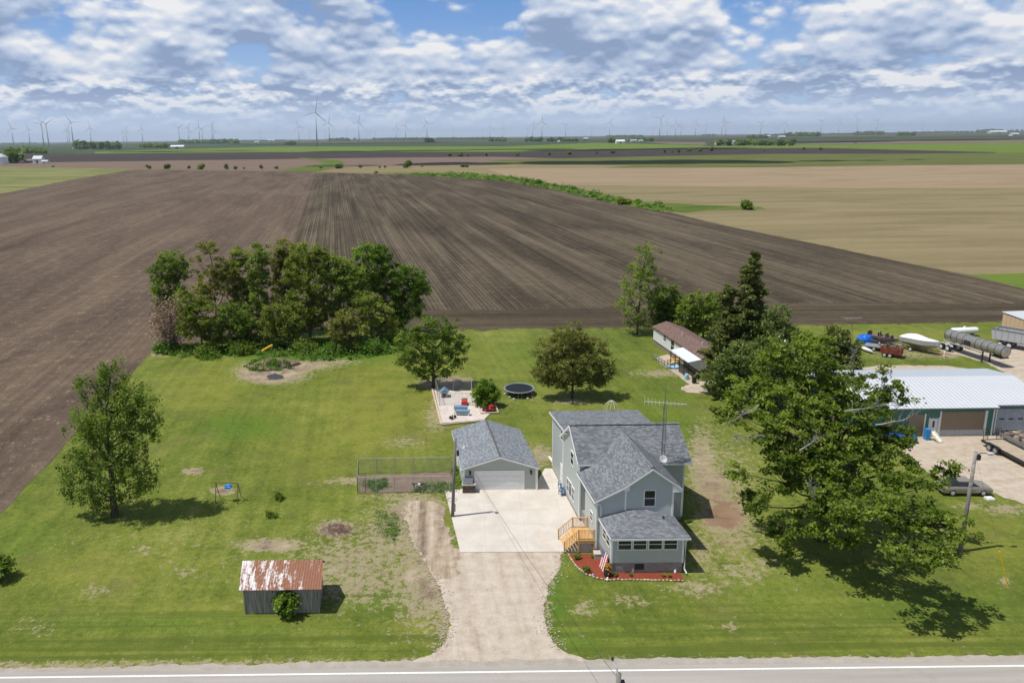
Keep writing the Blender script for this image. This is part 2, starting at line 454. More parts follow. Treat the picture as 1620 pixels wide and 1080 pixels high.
def gmat(t, b):
    p = t.geo()
    v = t.tr(p, (0.0011, 0.0021, 1))
    cell = t.voro(v, 1.0, 'Color', 'F1')
    r, g, bb = t.sep(cell)
    n = t.noise(t.tr(p, (0.004, 0.02, 1)), 1.0, 4, 0.6)
    c = t.ramp(r, [(0.0, (0.05, 0.075, 0.035)), (0.3, (0.065, 0.05, 0.042)), (0.5, (0.09, 0.12, 0.04)), (0.7, (0.13, 0.10, 0.075)), (0.85, (0.04, 0.06, 0.035)), (1, (0.10, 0.15, 0.04))])
    c = t.mix(t.mapr(n, 0.35, 0.65, 0, 0.5), c, (0.06, 0.06, 0.04))
    t.put(b.inputs['Base Color'], c); b.inputs['Roughness'].default_value = 1.0; b.inputs['Specular IOR Level'].default_value = 0.0
GROUNDM = mat('distant_farmland', gmat)
GE = 32000
m = MB()
xs = [-GE, -8000, -2500, -400, 400, 2500, 8000, GE]; ys = [-600, 0, 400, 1500, 4000, 10000, GE]
m.v = [(x, y, -0.12) for y in ys for x in xs]
m.f = [(j * 8 + i, j * 8 + i + 1, (j + 1) * 8 + i + 1, (j + 1) * 8 + i) for j in range(6) for i in range(7)]
tag(m.build('ground', GROUNDM), 'patchwork of flat farmland reaching the horizon', kind='structure')

def sheet(name, px, m, z=0.0, rag=0.0, step=1.0, world=False, seed=0, label=None, kind='structure', close=True):
    pts = [Vector((p[0], p[1], 0)) for p in px] if world else [at(p[0], p[1], 0) for p in px]
    rng = random.Random(seed + len(px)); out = []
    if rag:
        nn = len(pts)
        for i in range(nn):
            a, b = pts[i], pts[(i + 1) % nn]; d = (b - a); L = d.length; k = max(1, min(400, int(L / step)))
            nrm = Vector((-d.y, d.x, 0)).normalized(); lf = 0
            for j in range(k):
                lf = lf * 0.6 + rng.gauss(0, 1) * 0.4
                q = a.lerp(b, j / k) + (nrm * (lf * 0.9 + rng.gauss(0, 0.35)) * rag if j else Vector((0, 0, 0)))
                out.append(q)
    else: out = pts
    mb = MB(); mb.add([(p.x, p.y, z) for p in out], [tuple(range(len(out)))])
    o = mb.build(name, m)
    me = o.data
    if me.polygons[0].normal.z < 0: me.flip_normals()
    return tag(o, label, kind=kind)

# fields, far to near
sheet('field', [(-300, 232), (330, 228.5), (900, 223.5), (1230, 221.5), (1900, 213), (1900, 222), (1240, 229), (900, 233), (420, 234), (150, 241), (-300, 246)], DKGREEN, -0.10, label='dark green far crop band')
sheet('field', [(150, 240), (420, 232.3), (800, 231.6), (950, 226), (1110, 230), (1125, 233.5), (800, 240.6), (400, 241.2), (150, 244)], LIME, -0.09, label='bright green crop strip below the turbines')
sheet('field', [(1020, 224.6), (1115, 225), (1118, 229.6), (1060, 228)], PINKF, -0.085, label='small pink brown soil patch near far barns')
sheet('field', [(1260, 227.6), (1420, 223.5), (1900, 216), (1900, 223), (1420, 227.5), (1240, 229.4)], PINKF, -0.085, label='thin pink brown far strip on the right')
sheet('field', [(1200, 230), (1420, 228), (1900, 222), (1900, 241), (1400, 243.5), (1115, 235.5), (1115, 231.5)], LIME, -0.08, label='bright green far crop on the right')
sheet('field', [(1120, 234.5), (1300, 234), (1575, 240.8), (1575, 242), (1380, 244.5), (1215, 244.5), (1000, 250)], DARKF, -0.075, label='dark tongue of soil and painted cloud shade inside the far green crop')
sheet('field', [(-300, 252), (150, 243.2), (400, 240.8), (800, 240.3), (1115, 233.2), (1240, 236), (1240, 242), (900, 250), (800, 253), (400, 255), (-300, 266)], DARKF, -0.07, label='dark band of bare soil and painted cloud shade')
sheet('field', [(-300, 262), (100, 256), (400, 252.5), (560, 250), (780, 248), (900, 251), (790, 262), (600, 269), (480, 272.5), (220, 270), (60, 265), (-300, 270)], PINKF, -0.06, label='pink brown dry tilled band')
sheet('field', [(-300, 249), (140, 246.5), (380, 248), (260, 254.5), (60, 257), (-300, 262)], DARKF, -0.058, label='dark wedge of soil and painted cloud shade behind the hay meadow')
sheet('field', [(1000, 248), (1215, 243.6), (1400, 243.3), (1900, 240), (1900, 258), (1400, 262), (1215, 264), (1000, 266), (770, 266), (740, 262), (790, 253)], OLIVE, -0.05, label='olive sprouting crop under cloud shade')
sheet('field', [(492, 273), (560, 264.5), (760, 259), (1000, 262), (830, 276), (800, 286), (730, 284), (600, 276.5)], TANG, -0.045, 2.5, 30, label='greenish stubble strip by the drainage way')
sheet('field', [(770, 267), (1215, 264.6), (1400, 262), (1900, 257.5), (1900, 300), (1340, 299.5), (900, 295), (810, 281)], TAN, -0.04, label='tan corn stubble field')
sheet('field', [(880, 292.5), (1340, 297), (1900, 296.5), (1900, 540), (1620, 470), (1440, 425), (1160, 366), (1060, 345), (960, 320)], TANG, -0.035, 1.2, 8, label='greenish stubble field right of the planted rows')
sheet('field', [(-300, 262), (60, 264.5), (215, 268), (120, 283), (0, 307), (-300, 372)], PALE, -0.03, label='pale hay meadow at the left edge')
GW = soilmat('waterway_grass', (0.055, 0.085, 0.015), (0.09, 0.13, 0.025), (0.16, 0.165, 0.055), 0.2, 0.3, R(60), None, (5, 9, 0), big=0.8)
sheet('grass_waterway', [(440, 270), (492, 273), (520, 268), (547, 260), (540, 255), (500, 250.6), (467, 249.4), (500, 254), (516, 259), (485, 263)], GW, -0.02, 3, 20, label='winding bright green waterway')
sheet('grass_waterway', [(585, 273), (740, 273.5), (830, 282.5), (905, 297), (1010, 318.5), (1100, 324), (1205, 327.5), (1212, 331.5), (1120, 333), (1085, 337), (985, 326), (880, 302), (805, 287.5), (640, 276.5)], GW, -0.018, 1.6, 9, label='weedy green strip along the planted field edge')
sheet('planted_field', [(500, 272.5), (640, 276), (805, 286.5), (880, 300.5), (985, 324.5), (1065, 337), (1160, 359.5), (1310, 389.5), (1440, 417), (1535, 435), (1620, 456), (1790, 498), (1790, 506), (1620, 508), (1400, 512), (1270, 513.5), (985, 517.5), (800, 519.5), (420, 523), (455, 400)], SOIL_M, -0.012, 0.25, 1.5, label='brown planted field of long converging rows')
sheet('tilled_field', [(-300, 372), (0, 307), (120, 283), (215, 268.5), (500, 271.5), (465, 378), (418, 530), (248, 548), (0, 813), (-420, 1260), (-1500, 1260), (-1200, 560)], SOIL_L, -0.010, 0.2, 1.5, label='dark tilled field with straw residue at left')
HEADL = soilmat('headland_soil', (0.034, 0.027, 0.020), (0.068, 0.054, 0.037), (0.12, 0.097, 0.065), 0.8, 0.5, R(90), None, (1, 2, 0), big=0.6)
sheet('field_headland', [(640, 492), (985, 486), (1290, 478), (1620, 480), (1760, 492), (1790, 506), (1620, 508), (1400, 512), (1270, 513.5), (985, 517.5), (800, 519.5), (560, 522)], HEADL, -0.008, 1.1, 0.8, label='dark headland at the near end of the planted field')
sheet('far_lawn', [(1535, 434), (1620, 432), (1900, 430), (1900, 536), (1620, 457)], LIME, -0.011, 0.3, 3, label='bright green lawn corner at the right')

# the lawn: a grid carrying what covers it (bare soil, lush weeds, straw, painted tree shade)
def lawnfn(t, b):
    p = t.geo()
    dirt, lush, yel = t.attr('dirt'), t.attr('lush'), t.attr('yellow')
    red = t.attr('red')
    n1 = t.noise(p, 0.06, 4, 0.6); n2 = t.noise(p, 0.45, 5, 0.65); n3 = t.noise(p, 1.9, 4, 0.7); n4 = t.noise(p, 6.0, 3, 0.7)
    g = t.math('MULTIPLY_ADD', t.math('SUBTRACT', n1, 0.5), 1.2, 0.5)
    g = t.math('MULTIPLY_ADD', t.math('SUBTRACT', n2, 0.5), 1.0, g)
    g = t.math('MULTIPLY_ADD', t.math('SUBTRACT', n3, 0.5), 1.1, g)
    g = t.math('MULTIPLY_ADD', t.math('SUBTRACT', n4, 0.5), 0.9, g)
    mow = t.noise(t.tr(p, (1.0, 0.02, 1), -R(6.9)), 1.0, 2, 0.5)
    g = t.math('MULTIPLY_ADD', t.math('SUBTRACT', mow, 0.5), 0.55, g)
    c = t.ramp(g, [(0.0, (0.050, 0.078, 0.012)), (0.36, (0.100, 0.132, 0.019)), (0.62, (0.146, 0.175, 0.028)), (1.0, (0.24, 0.236, 0.066))])
    yw = t.math('MULTIPLY', yel, t.mapr(n2, 0.3, 0.6, 0.4, 1.0))
    c = t.mix(yw, c, t.mix(n3, (0.155, 0.168, 0.022), (0.25, 0.24, 0.05)))
    lw = t.math('MULTIPLY', lush, t.mapr(n2, 0.35, 0.55, 0.25, 1.0))
    c = t.mix(lw, c, t.mix(n3, (0.045, 0.105, 0.010), (0.10, 0.19, 0.018)))
    br2 = t.mapr(t.noise(p, 0.16, 6, 0.68, 0.8), 0.50, 0.68, 0, 0.5)
    c = t.mix(br2, c, t.mix(n3, (0.085, 0.095, 0.024), (0.165, 0.155, 0.055)))
    px_, py_, _z = t.sep(p)
    band = t.noise(t.tr(p, (0.03, 1.3, 1), 0.0, (1, 7, 0)), 1.0, 4, 0.6)
    bm = t.math('MULTIPLY', t.mapr(py_, 56.0, 46.0), t.mapr(band, 0.42, 0.62, 0, 0.75))
    c = t.mix(bm, c, t.mix(n2, (0.055, 0.088, 0.012), (0.095, 0.12, 0.02)))
    seedl = t.mapr(t.noise(t.tr(p, (2.3, 0.07, 1), -R(12), (4, 4, 0)), 1.0, 4, 0.7), 0.62, 0.70, 0, 0.4)
    c = t.mix(t.math('MULTIPLY', seedl, t.mapr(n1, 0.45, 0.6)), c, (0.21, 0.20, 0.075))
    # clover and broad-leaf blotches
    bl = t.mapr(t.noise(p, 0.9, 5, 0.7), 0.56, 0.64, 0, 0.45)
    c = t.mix(bl, c, (0.072, 0.125, 0.022))
    # straw / thatch
    th = t.mapr(t.math('MULTIPLY_ADD', dirt, 0.36, t.noise(p, 1.7, 7, 0.78, 0.5)), 0.60, 0.68)
    c = t.mix(t.math('MULTIPLY', th, 0.85), c, t.mix(n4, (0.18, 0.15, 0.075), (0.42, 0.355, 0.24)))
    dn = t.math('MULTIPLY_ADD', t.math('SUBTRACT', t.noise(p, 0.7, 8, 0.76, 0.7), 0.5), 2.0, dirt)
    dm = t.mapr(dn, 0.54, 0.74)
    soil = t.mix(t.mapr(n2, 0.35, 0.65), (0.15, 0.11, 0.075), (0.36, 0.29, 0.205))
    soil = t.mix(t.mapr(n4, 0.45, 0.7, 0, 0.5), soil, (0.42, 0.36, 0.28))
    soil = t.mix(red, soil, t.mix(n2, (0.17, 0.105, 0.065), (0.30, 0.205, 0.135)))
    c = t.mix(dm, c, soil)
    sp = t.mapr(t.noise(p, 2.6, 2, 0.5), 0.78, 0.80)
    c = t.mix(t.math('MULTIPLY', sp, 0.7), c, (0.38, 0.34, 0.22))
    t.put(b.inputs['Base Color'], c); b.inputs['Roughness'].default_value = 0.9; b.inputs['Specular IOR Level'].default_value = 0.12
    bump(t, t.math('ADD', n3, n4), 0.55, 0.09)
LAWNM = mat('mown_grass', lawnfn)
gx = np.arange(-95, 130.1, 0.6); gy = np.concatenate([np.arange(36, 80, 0.45), np.arange(80, 134.6, 0.8)])
GX, GY = np.meshgrid(gx, gy); nvx = len(gx); nvy = len(gy)
co = np.stack([GX.ravel(), GY.ravel(), np.full(GX.size, -0.03)], 1)
pc = (co - np.array([0, 0, CH])) @ CM
PXs = Px + F * pc[:, 0] / -pc[:, 2]; PYs = Py - F * pc[:, 1] / -pc[:, 2]
def blobs(L):
    o = np.zeros(len(co))
    for (x, y, rx, ry, s) in L:
        d = np.sqrt(((PXs - x) / rx) ** 2 + ((PYs - y) / ry) ** 2)
        o = np.maximum(o, s * np.clip(1.35 - d, 0, 1))
    return np.clip(o, 0, 1)
dirt = blobs([(425, 592, 48, 14, 1.25), (470, 580, 40, 10, 0.9), (520, 572, 60, 6, 0.55), (668, 905, 70, 110, 0.58), (640, 812, 44, 26, 0.66), (700, 960, 26, 60, 0.6), (868, 950, 10, 60, 0.45), (420, 950, 60, 8, 0.3), (300, 870, 200, 60, 0.12), (560, 760, 60, 8, 0.5), (640, 785, 80, 8, 0.5),
    (432, 588, 62, 20, 0.95), (480, 578, 70, 10, 0.6), (1145, 815, 46, 34, 0.9), (1112, 740, 30, 80, 0.62), (1130, 770, 34, 40, 0.7), (1160, 850, 60, 40, 0.45), (1150, 760, 60, 80, 0.4),
              (560, 900, 130, 70, 0.50), (430, 862, 70, 13, 0.72), (620, 850, 70, 60, 0.5), (530, 836, 34, 15, 0.9), (660, 800, 50, 20, 0.7), (600, 925, 120, 40, 0.36),
              (305, 745, 22, 6, 0.75), (352, 776, 22, 8, 0.85), (690, 920, 45, 80, 0.66), (1000, 950, 50, 12, 0.36), (925, 963, 22, 16, 0.5), (1155, 990, 18, 12, 0.42),
              (706, 606, 46, 12, 0.95), (1440, 560, 90, 10, 0.42), (150, 935, 26, 14, 0.4), (60, 990, 40, 20, 0.3), (230, 870, 24, 10, 0.4), (290, 905, 30, 10, 0.35),
              (690, 660, 24, 30, 0.5), (640, 700, 50, 12, 0.35), (800, 640, 30, 10, 0.2), (1500, 560, 24, 8, 0.7), (1180, 900, 60, 30, 0.42), (1100, 930, 60, 14, 0.48), (1110, 870, 30, 60, 0.45),
              (1535, 800, 30, 7, 0.5), (1590, 805, 40, 12, 0.5), (1590, 920, 14, 10, 0.5), (855, 720, 26, 22, 0.6), (250, 560, 26, 6, 0.5), (905, 634, 40, 6, 0.6), (1050, 590, 60, 8, 0.5)])
dirt = np.maximum(dirt, np.clip((PYs - (1040 - 0.006 * PXs)) / 14, 0, 1) * 0.62)
lush = blobs([(385, 676, 80, 22, 0.7), (878, 965, 22, 70, 1.0), (620, 835, 22, 34, 0.9), (915, 1015, 60, 22, 0.6), (640, 790, 40, 10, 0.5), (245, 552, 30, 12, 0.9), (540, 565, 130, 12, 0.85),
              (440, 565, 60, 14, 0.9), (720, 850, 8, 50, 0.9), (1250, 930, 160, 30, 0.3), (1450, 960, 160, 30, 0.4), (300, 985, 200, 18, 0.4), (620, 950, 120, 24, 0.4), (40, 860, 60, 40, 0.3), (870, 560, 110, 18, 0.35), (1060, 650, 50, 60, 0.35)])  # broad blobs below the big tree paint its shade as darker green
yel = blobs([(690, 640, 70, 60, 0.75), (590, 660, 80, 90, 0.75), (520, 720, 120, 50, 0.45), (330, 620, 80, 40, 0.5), (300, 960, 200, 12, 0.4), (670, 985, 45, 40, 0.85), (440, 975, 70, 10, 0.7),
             (1250, 1020, 300, 10, 0.45), (1500, 1012, 150, 12, 0.55), (1560, 860, 80, 60, 0.5), (180, 900, 160, 30, 0.4), (450, 690, 60, 60, 0.35), (1450, 530, 120, 8, 0.6), (900, 700, 60, 40, 0.3), (760, 560, 80, 20, 0.3), (1330, 950, 90, 20, 0.3), (150, 1030, 200, 10, 0.5)])
red = blobs([(1140, 815, 75, 60, 1.0)])
me = bpy.data.meshes.new('lawn')
ii = (np.arange(nvy - 1)[:, None] * nvx + np.arange(nvx - 1)[None, :]).ravel()
fq = np.stack([ii, ii + 1, ii + nvx + 1, ii + nvx], 1)
me.vertices.add(len(co)); me.vertices.foreach_set('co', co.ravel().astype(np.float32))
me.loops.add(fq.size); me.loops.foreach_set('vertex_index', fq.ravel().astype(np.int32))
me.polygons.add(len(fq)); me.polygons.foreach_set('loop_start', np.arange(0, fq.size, 4, dtype=np.int32)); me.update(calc_edges=True)
for nm, arr in (('dirt', dirt), ('lush', lush), ('yellow', yel), ('red', red)):
    me.attributes.new(nm, 'FLOAT', 'POINT').data.foreach_set('value', arr.astype(np.float32))
tag(link('lawn', me, LAWNM), 'mown green yard with bare and weedy patches', kind='structure')

# road, shoulder, drive, slabs
def roadfn(t, b):
    p = t.geo(); n = t.noise(p, 14, 4, 0.7); n2 = t.noise(t.tr(p, (0.05, 1.1, 1)), 1.0, 5, 0.6)
    g = t.math('MULTIPLY_ADD', n2, 0.7, t.math('MULTIPLY', n, 0.3))
    c = t.ramp(g, [(0.3, (0.29, 0.265, 0.24)), (0.6, (0.37, 0.345, 0.315)), (0.8, (0.43, 0.40, 0.37))])
    st = t.mapr(t.noise(t.tr(p, (0.35, 0.6, 1)), 1.0, 5, 0.65), 0.55, 0.75, 0, 0.4)
    c = t.mix(st, c, (0.24, 0.215, 0.19))
    t.put(b.inputs['Base Color'], c); bump(t, n, 0.3, 0.01)
ROADM = mat('worn_pale_asphalt', roadfn)
def gravelfn(cols, rot=-R(6.9), track=1.0):
    def fn(t, b):
        p = t.geo(); n = t.noise(p, 9, 5, 0.75); n1 = t.noise(p, 1.1, 5, 0.65); n3 = t.noise(t.tr(p, (0.9, 0.045, 1), rot, (2, 3, 0)), 1.0, 5, 0.6, 0.9)
        g = t.math('MULTIPLY_ADD', t.math('SUBTRACT', n, 0.5), 0.75, 0.5)
        g = t.math('MULTIPLY_ADD', t.math('SUBTRACT', n1, 0.5), 0.8, g)
        g = t.math('MULTIPLY_ADD', t.math('SUBTRACT', n3, 0.5), 1.0 * track, g)
        c = t.ramp(g, [(0.15, cols[0]), (0.5, cols[1]), (0.8, cols[2])])
        t.put(b.inputs['Base Color'], c); b.inputs['Roughness'].default_value = 0.95; bump(t, n, 0.6, 0.04)
    return fn
GRAVEL = mat('driveway_gravel', gravelfn([(0.26, 0.205, 0.15), (0.44, 0.375, 0.30), (0.55, 0.495, 0.42)], track=0.6))
LOTG = mat('lot_gravel', gravelfn([(0.27, 0.21, 0.15), (0.43, 0.36, 0.28), (0.52, 0.46, 0.39)], R(80), 0.6))
MUD = mat('muddy_drive', gravelfn([(0.13, 0.10, 0.07), (0.34, 0.27, 0.195), (0.50, 0.42, 0.33)], -R(2), 1.2))
SHOULD = mat('shoulder_gravel', gravelfn([(0.25, 0.215, 0.175), (0.35, 0.315, 0.27), (0.43, 0.395, 0.35)], R(90), 0.5))
YR = 42.95       # the white edge line of the road
sheet('road', [(-120, 34.6), (150, 34.2), (150, YR + 0.25), (-120, YR + 0.45)], ROADM, 0.022, world=True, label='pale two lane country road')
LINEM = paint('road_paint_white', (0.78, 0.77, 0.73), 0.7, 0.12, scale=6, dirt=(0.5, 0.47, 0.42))
tag(MB().box(-120, 150, YR - 0.20, YR - 0.05, 0.026, 0.03).build('road_edge_line', LINEM), 'solid white line along the road edge', kind='structure')
YLW = paint('road_paint_yellow', (0.62, 0.42, 0.06), 0.7, 0.2, scale=6)
tag(MB().box(-120, 150, 39.0, 39.12, 0.026, 0.03).build('road_centre_line', YLW), 'yellow centre line of the road', kind='structure')
sheet('road_shoulder', [(-120, YR), (150, YR - 0.2), (150, 43.75), (60, 43.75), (37, 43.8), (15, 43.95), (-5, 44.0), (-20, 43.85), (-45, 43.5), (-120, 43.4)], SHOULD, 0.010, 0.14, 0.35, world=True, label='pale gravel shoulder between lawn and road')
sheet('gravel_driveway', [(652, 800), (646, 830), (662, 868), (688, 915), (703, 950), (712, 985), (706, 1012), (690, 1030), (655, 1044), (600, 1052), (600, 1066), (985, 1064), (985, 1049), (925, 1042), (890, 1028), (870, 1005), (861, 975), (866, 930), (884, 902), (889, 868), (728, 868), (715, 868), (704, 840), (700, 800)], GRAVEL, -0.006, 0.13, 0.22, label='pale gravel driveway opening onto the road')
sheet('muddy_track', [(648, 795), (640, 822), (655, 858), (690, 918), (722, 912), (728, 880), (712, 860), (705, 832), (699, 797), (675, 790)], MUD, -0.002, 0.3, 0.3, label='muddy rutted track beside the concrete pad')
def concfn(t, b):
    p = t.geo(); n = t.noise(p, 0.5, 5, 0.6, 0.5); n2 = t.noise(p, 7, 4, 0.6); st = t.noise(t.tr(p, (0.5, 0.22, 1), -R(10), (3, 1, 0)), 1.0, 6, 0.65)
    c = t.mix(t.mapr(n, 0.3, 0.7), (0.50, 0.455, 0.40), (0.585, 0.545, 0.49))
    c = t.mix(t.mapr(n2, 0.4, 0.8, 0, 0.25), c, (0.44, 0.40, 0.34))
    c = t.mix(t.mapr(st, 0.60, 0.74, 0, 0.55), c, (0.50, 0.36, 0.20))
    u, v, _ = t.sep(t.tr(p, (1 / 3.6, 1 / 3.6, 1), -R(0.0), (0.13, 0.29, 0)))
    def joint(q): return t.mapr(t.math('ABSOLUTE', t.math('SUBTRACT', t.math('FRACT', q), 0.5)), 0.0, 0.009, 0.4, 0.0)
    c = t.mix(t.math('MAXIMUM', joint(u), joint(v)), c, (0.30, 0.26, 0.21))
    t.put(b.inputs['Base Color'], c); b.inputs['Roughness'].default_value = 0.85; bump(t, n2, 0.1, 0.01)
CONC = mat('pale_concrete', concfn)
def slab(name, px, m, z, label):
    pts = [at(x, y, 0) for x, y in px]; a = sum(pts[i].x * pts[(i + 1) % len(pts)].y - pts[(i + 1) % len(pts)].x * pts[i].y for i in range(len(pts)))
    if a < 0: pts = pts[::-1]
    o = MB().prism([(p.x, p.y, -0.2) for p in pts], (0, 0, 0.2 + z)).build(name, m); return tag(o, label, kind='structure')
slab('concrete_pad', [(728.5, 873.5), (945, 872.5), (985, 780), (930, 742), (862, 741), (846, 768), (703.5, 775)], CONC, 0.05, 'new pale concrete pad between garage and house')
sheet('gravel_lot', [(1300, 640), (1335, 600), (1345, 584), (1400, 577), (1500, 578.5), (1590, 589), (1560, 573), (1490, 555), (1478, 545), (1492, 541), (1620, 542), (1950, 580), (1950, 960), (1620, 797), (1560, 776), (1500, 768), (1450, 735), (1425, 705), (1380, 690)], LOTG, -0.008, 0.3, 0.8, label='pale gravel lot around the green workshop')
sheet('gravel_patch', [(1078, 612), (1100, 603), (1140, 600), (1150, 622), (1105, 622), (1085, 620)], LOTG, -0.006, 0.2, 0.5, label='gravel patch beside the mobile home')

# ---------------------------------------------------------------- building materials
def sidefn(c1, c2, pitch=0.13):
    def fn(t, b):
        u, v, _ = t.sep(t.uv())
        fr = t.math('FRACT', t.math('DIVIDE', v, pitch))
        n = t.noise(t.obj(), 1.2, 5, 0.6)
        c = t.mix(n, c1, c2)
        c = t.mix(t.mapr(fr, 0.0, 0.16, 0.32, 0.0), c, tuple(x * 0.45 for x in c1))
        t.put(b.inputs['Base Color'], c); b.inputs['Roughness'].default_value = 0.55; b.inputs['Specular IOR Level'].default_value = 0.35
        bump(t, fr, 0.5, 0.02)
    return fn
SIDING = mat('sage_grey_siding', sidefn((0.42, 0.465, 0.44), (0.46, 0.50, 0.475)))
SIDING2 = mat('garage_sage_siding', sidefn((0.38, 0.42, 0.37), (0.41, 0.45, 0.40)))
WSIDE = mat('white_vertical_siding', sidefn((0.66, 0.66, 0.64), (0.72, 0.72, 0.70), 0.3))
def shinglefn(a, bcol, c3):
    def fn(t, b):
        br = t.new('ShaderNodeTexBrick'); t.put(br.inputs['Vector'], t.uv())
        br.inputs['Scale'].default_value = 1.0; br.inputs['Brick Width'].default_value = 0.33; br.inputs['Row Height'].default_value = 0.145
        br.inputs['Mortar Size'].default_value = 0.008; br.inputs['Bias'].default_value = 0.0; br.offset = 0.37
        t.put(br.inputs['Color1'], (0, 0, 0)); t.put(br.inputs['Color2'], (1, 1, 1)); t.put(br.inputs['Mortar'], (0.1, 0.1, 0.1))
        n = t.noise(t.uv(), 3.1, 4, 0.75); n2 = t.noise(t.uv(), 22.0, 2, 0.7)
        g = t.math('MULTIPLY_ADD', br.outputs[0], 0.48, t.math('MULTIPLY', n, 0.52))
        g = t.math('MULTIPLY_ADD', t.math('SUBTRACT', n2, 0.5), 0.7, g)
        t.put(b.inputs['Base Color'], t.ramp(g, [(0.15, a), (0.5, bcol), (0.85, c3)]))
        b.inputs['Roughness'].default_value = 0.9; b.inputs['Specular IOR Level'].default_value = 0.2
        bump(t, br.outputs[0], 0.5, 0.02)
    return fn
SHING = mat('grey_asphalt_shingles', shinglefn((0.085, 0.092, 0.105), (0.155, 0.165, 0.182), (0.26, 0.272, 0.29)))
SHINGG = mat('garage_blue_grey_shingles', shinglefn((0.115, 0.13, 0.145), (0.195, 0.213, 0.235), (0.30, 0.322, 0.345)))
SHINGB = mat('brown_shingles', shinglefn((0.11, 0.070, 0.058), (0.165, 0.108, 0.09), (0.22, 0.155, 0.13)))
WHITE = paint('white_trim', (0.78, 0.78, 0.77), 0.5, 0.05)
def glassfn(t, b):
    n = t.noise(t.obj(), 0.9, 3, 0.5)
    t.put(b.inputs['Base Color'], t.mix(n, (0.006, 0.008, 0.010), (0.03, 0.035, 0.04))); b.inputs['Roughness'].default_value = 0.08; b.inputs['Specular IOR Level'].default_value = 0.6
GLASS = mat('dark_window_glass', glassfn)
def blockfn(t, b):
    br = t.new('ShaderNodeTexBrick'); t.put(br.inputs['Vector'], t.uv()); br.inputs['Scale'].default_value = 1.0
    br.inputs['Brick Width'].default_value = 0.4; br.inputs['Row Height'].default_value = 0.2; br.inputs['Mortar Size'].default_value = 0.012
    t.put(br.inputs['Color1'], (0.24, 0.225, 0.205)); t.put(br.inputs['Color2'], (0.31, 0.30, 0.28)); t.put(br.inputs['Mortar'], (0.2, 0.19, 0.18))
    n = t.noise(t.obj(), 1.4, 5, 0.6)
    t.put(b.inputs['Base Color'], t.mix(t.mapr(n, 0.5, 0.62, 0, 0.6), br.outputs[0], (0.26, 0.21, 0.165))); bump(t, br.outputs[1], -0.3, 0.02)
BLOCK = mat('concrete_block', blockfn)
DARK = paint('dark_metal', (0.035, 0.035, 0.038), 0.5, 0.2)
def woodfn(c1, c2, c3, sc_=7.0):
    def fn(t, b):
        n = t.noise(t.tr(t.uv(), (sc_, 0.5, 1)), 1.0, 5, 0.7)
        t.put(b.inputs['Base Color'], t.ramp(n, [(0.3, c1), (0.5, c2), (0.7, c3)])); b.inputs['Roughness'].default_value = 0.85; bump(t, n, 0.4, 0.02)
    return fn
NEWWOOD = mat('new_yellow_lumber', woodfn((0.46, 0.27, 0.10), (0.58, 0.36, 0.15), (0.66, 0.44, 0.21)))
OLDWOOD = mat('weathered_boards', woodfn((0.10, 0.093, 0.085), (0.25, 0.235, 0.215), (0.46, 0.43, 0.39), 8.0))
POLEWOOD = mat('weathered_pole_wood', woodfn((0.11, 0.095, 0.085), (0.19, 0.17, 0.155), (0.28, 0.26, 0.24), 3.0))

VX, VY = -math.sin(R(6.9)), math.cos(R(6.9))
def T(u, v, z): return (u + v * VX, v * VY, z)

def roof_slab(parent, pts, m, T_=T, th=0.07, fas=0.17, fm=WHITE, name='roof', grow=0.035):
    """a shingled roof plane with its white fascia board and soffit beneath"""
    b = MB().prism([(p[0], p[1], p[2] - th) for p in pts], (0, 0, th))
    o = b.build(name, m, parent, T_)
    cx = sum(p[0] for p in pts) / len(pts); cy = sum(p[1] for p in pts) / len(pts)
    q = []
    for p in pts:
        dx, dy = p[0] - cx, p[1] - cy; L = math.hypot(dx, dy)
        q.append((p[0] + dx / L * grow, p[1] + dy / L * grow, p[2] - th - fas - 0.004))
    MB().prism(q, (0, 0, fas)).build('fascia', fm, o, T_)
    return o
def window_front(parent, u0, u1, z0, z1, v, T_=T, bars=1, name='window', fm=WHITE, fr=0.07, gm=GLASS):
    """window in a wall facing the road: frame, dark pane, meeting rail"""
    b = MB(); d = 0.05
    b.box(u0, u1, v - d, v + 0.02, z0, z0 + fr).box(u0, u1, v - d, v + 0.02, z1 - fr, z1)
    b.box(u0, u0 + fr, v - d, v + 0.02, z0 + fr, z1 - fr).box(u1 - fr, u1, v - d, v + 0.02, z0 + fr, z1 - fr)
    if bars: b.box(u0 + fr, u1 - fr, v - d * 0.9, v + 0.0, (z0 + z1) / 2 - 0.025, (z0 + z1) / 2 + 0.025)
    o = b.build(name, fm, parent, T_)
    MB().box(u0 + fr, u1 - fr, v - 0.025, v - 0.003, z0 + fr, z1 - fr).build('pane', gm, o, T_)
    return o
def window_side(parent, v0, v1, z0, z1, u, T_=T, bars=1, name='window', fm=WHITE, fr=0.07, s=-1, gm=GLASS):
    b = MB(); d = 0.05
    def bx(a0, a1, b0, b1, k=1.0):
        lo, hi = sorted((u + s * d * k, u - s * 0.02)); b.box(lo, hi, a0, a1, b0, b1)
    bx(v0, v1, z0, z0 + fr); bx(v0, v1, z1 - fr, z1); bx(v0, v0 + fr, z0 + fr, z1 - fr); bx(v1 - fr, v1, z0 + fr, z1 - fr)
    if bars: bx(v0 + fr, v1 - fr, (z0 + z1) / 2 - 0.025, (z0 + z1) / 2 + 0.025, 0.8)
    o = b.build(name, fm, parent, T_)
    lo, hi = sorted((u + s * 0.025, u + s * 0.003))
    MB().box(lo, hi, v0 + fr, v1 - fr, z0 + fr, z1 - fr).build('pane', gm, o, T_)
    return o

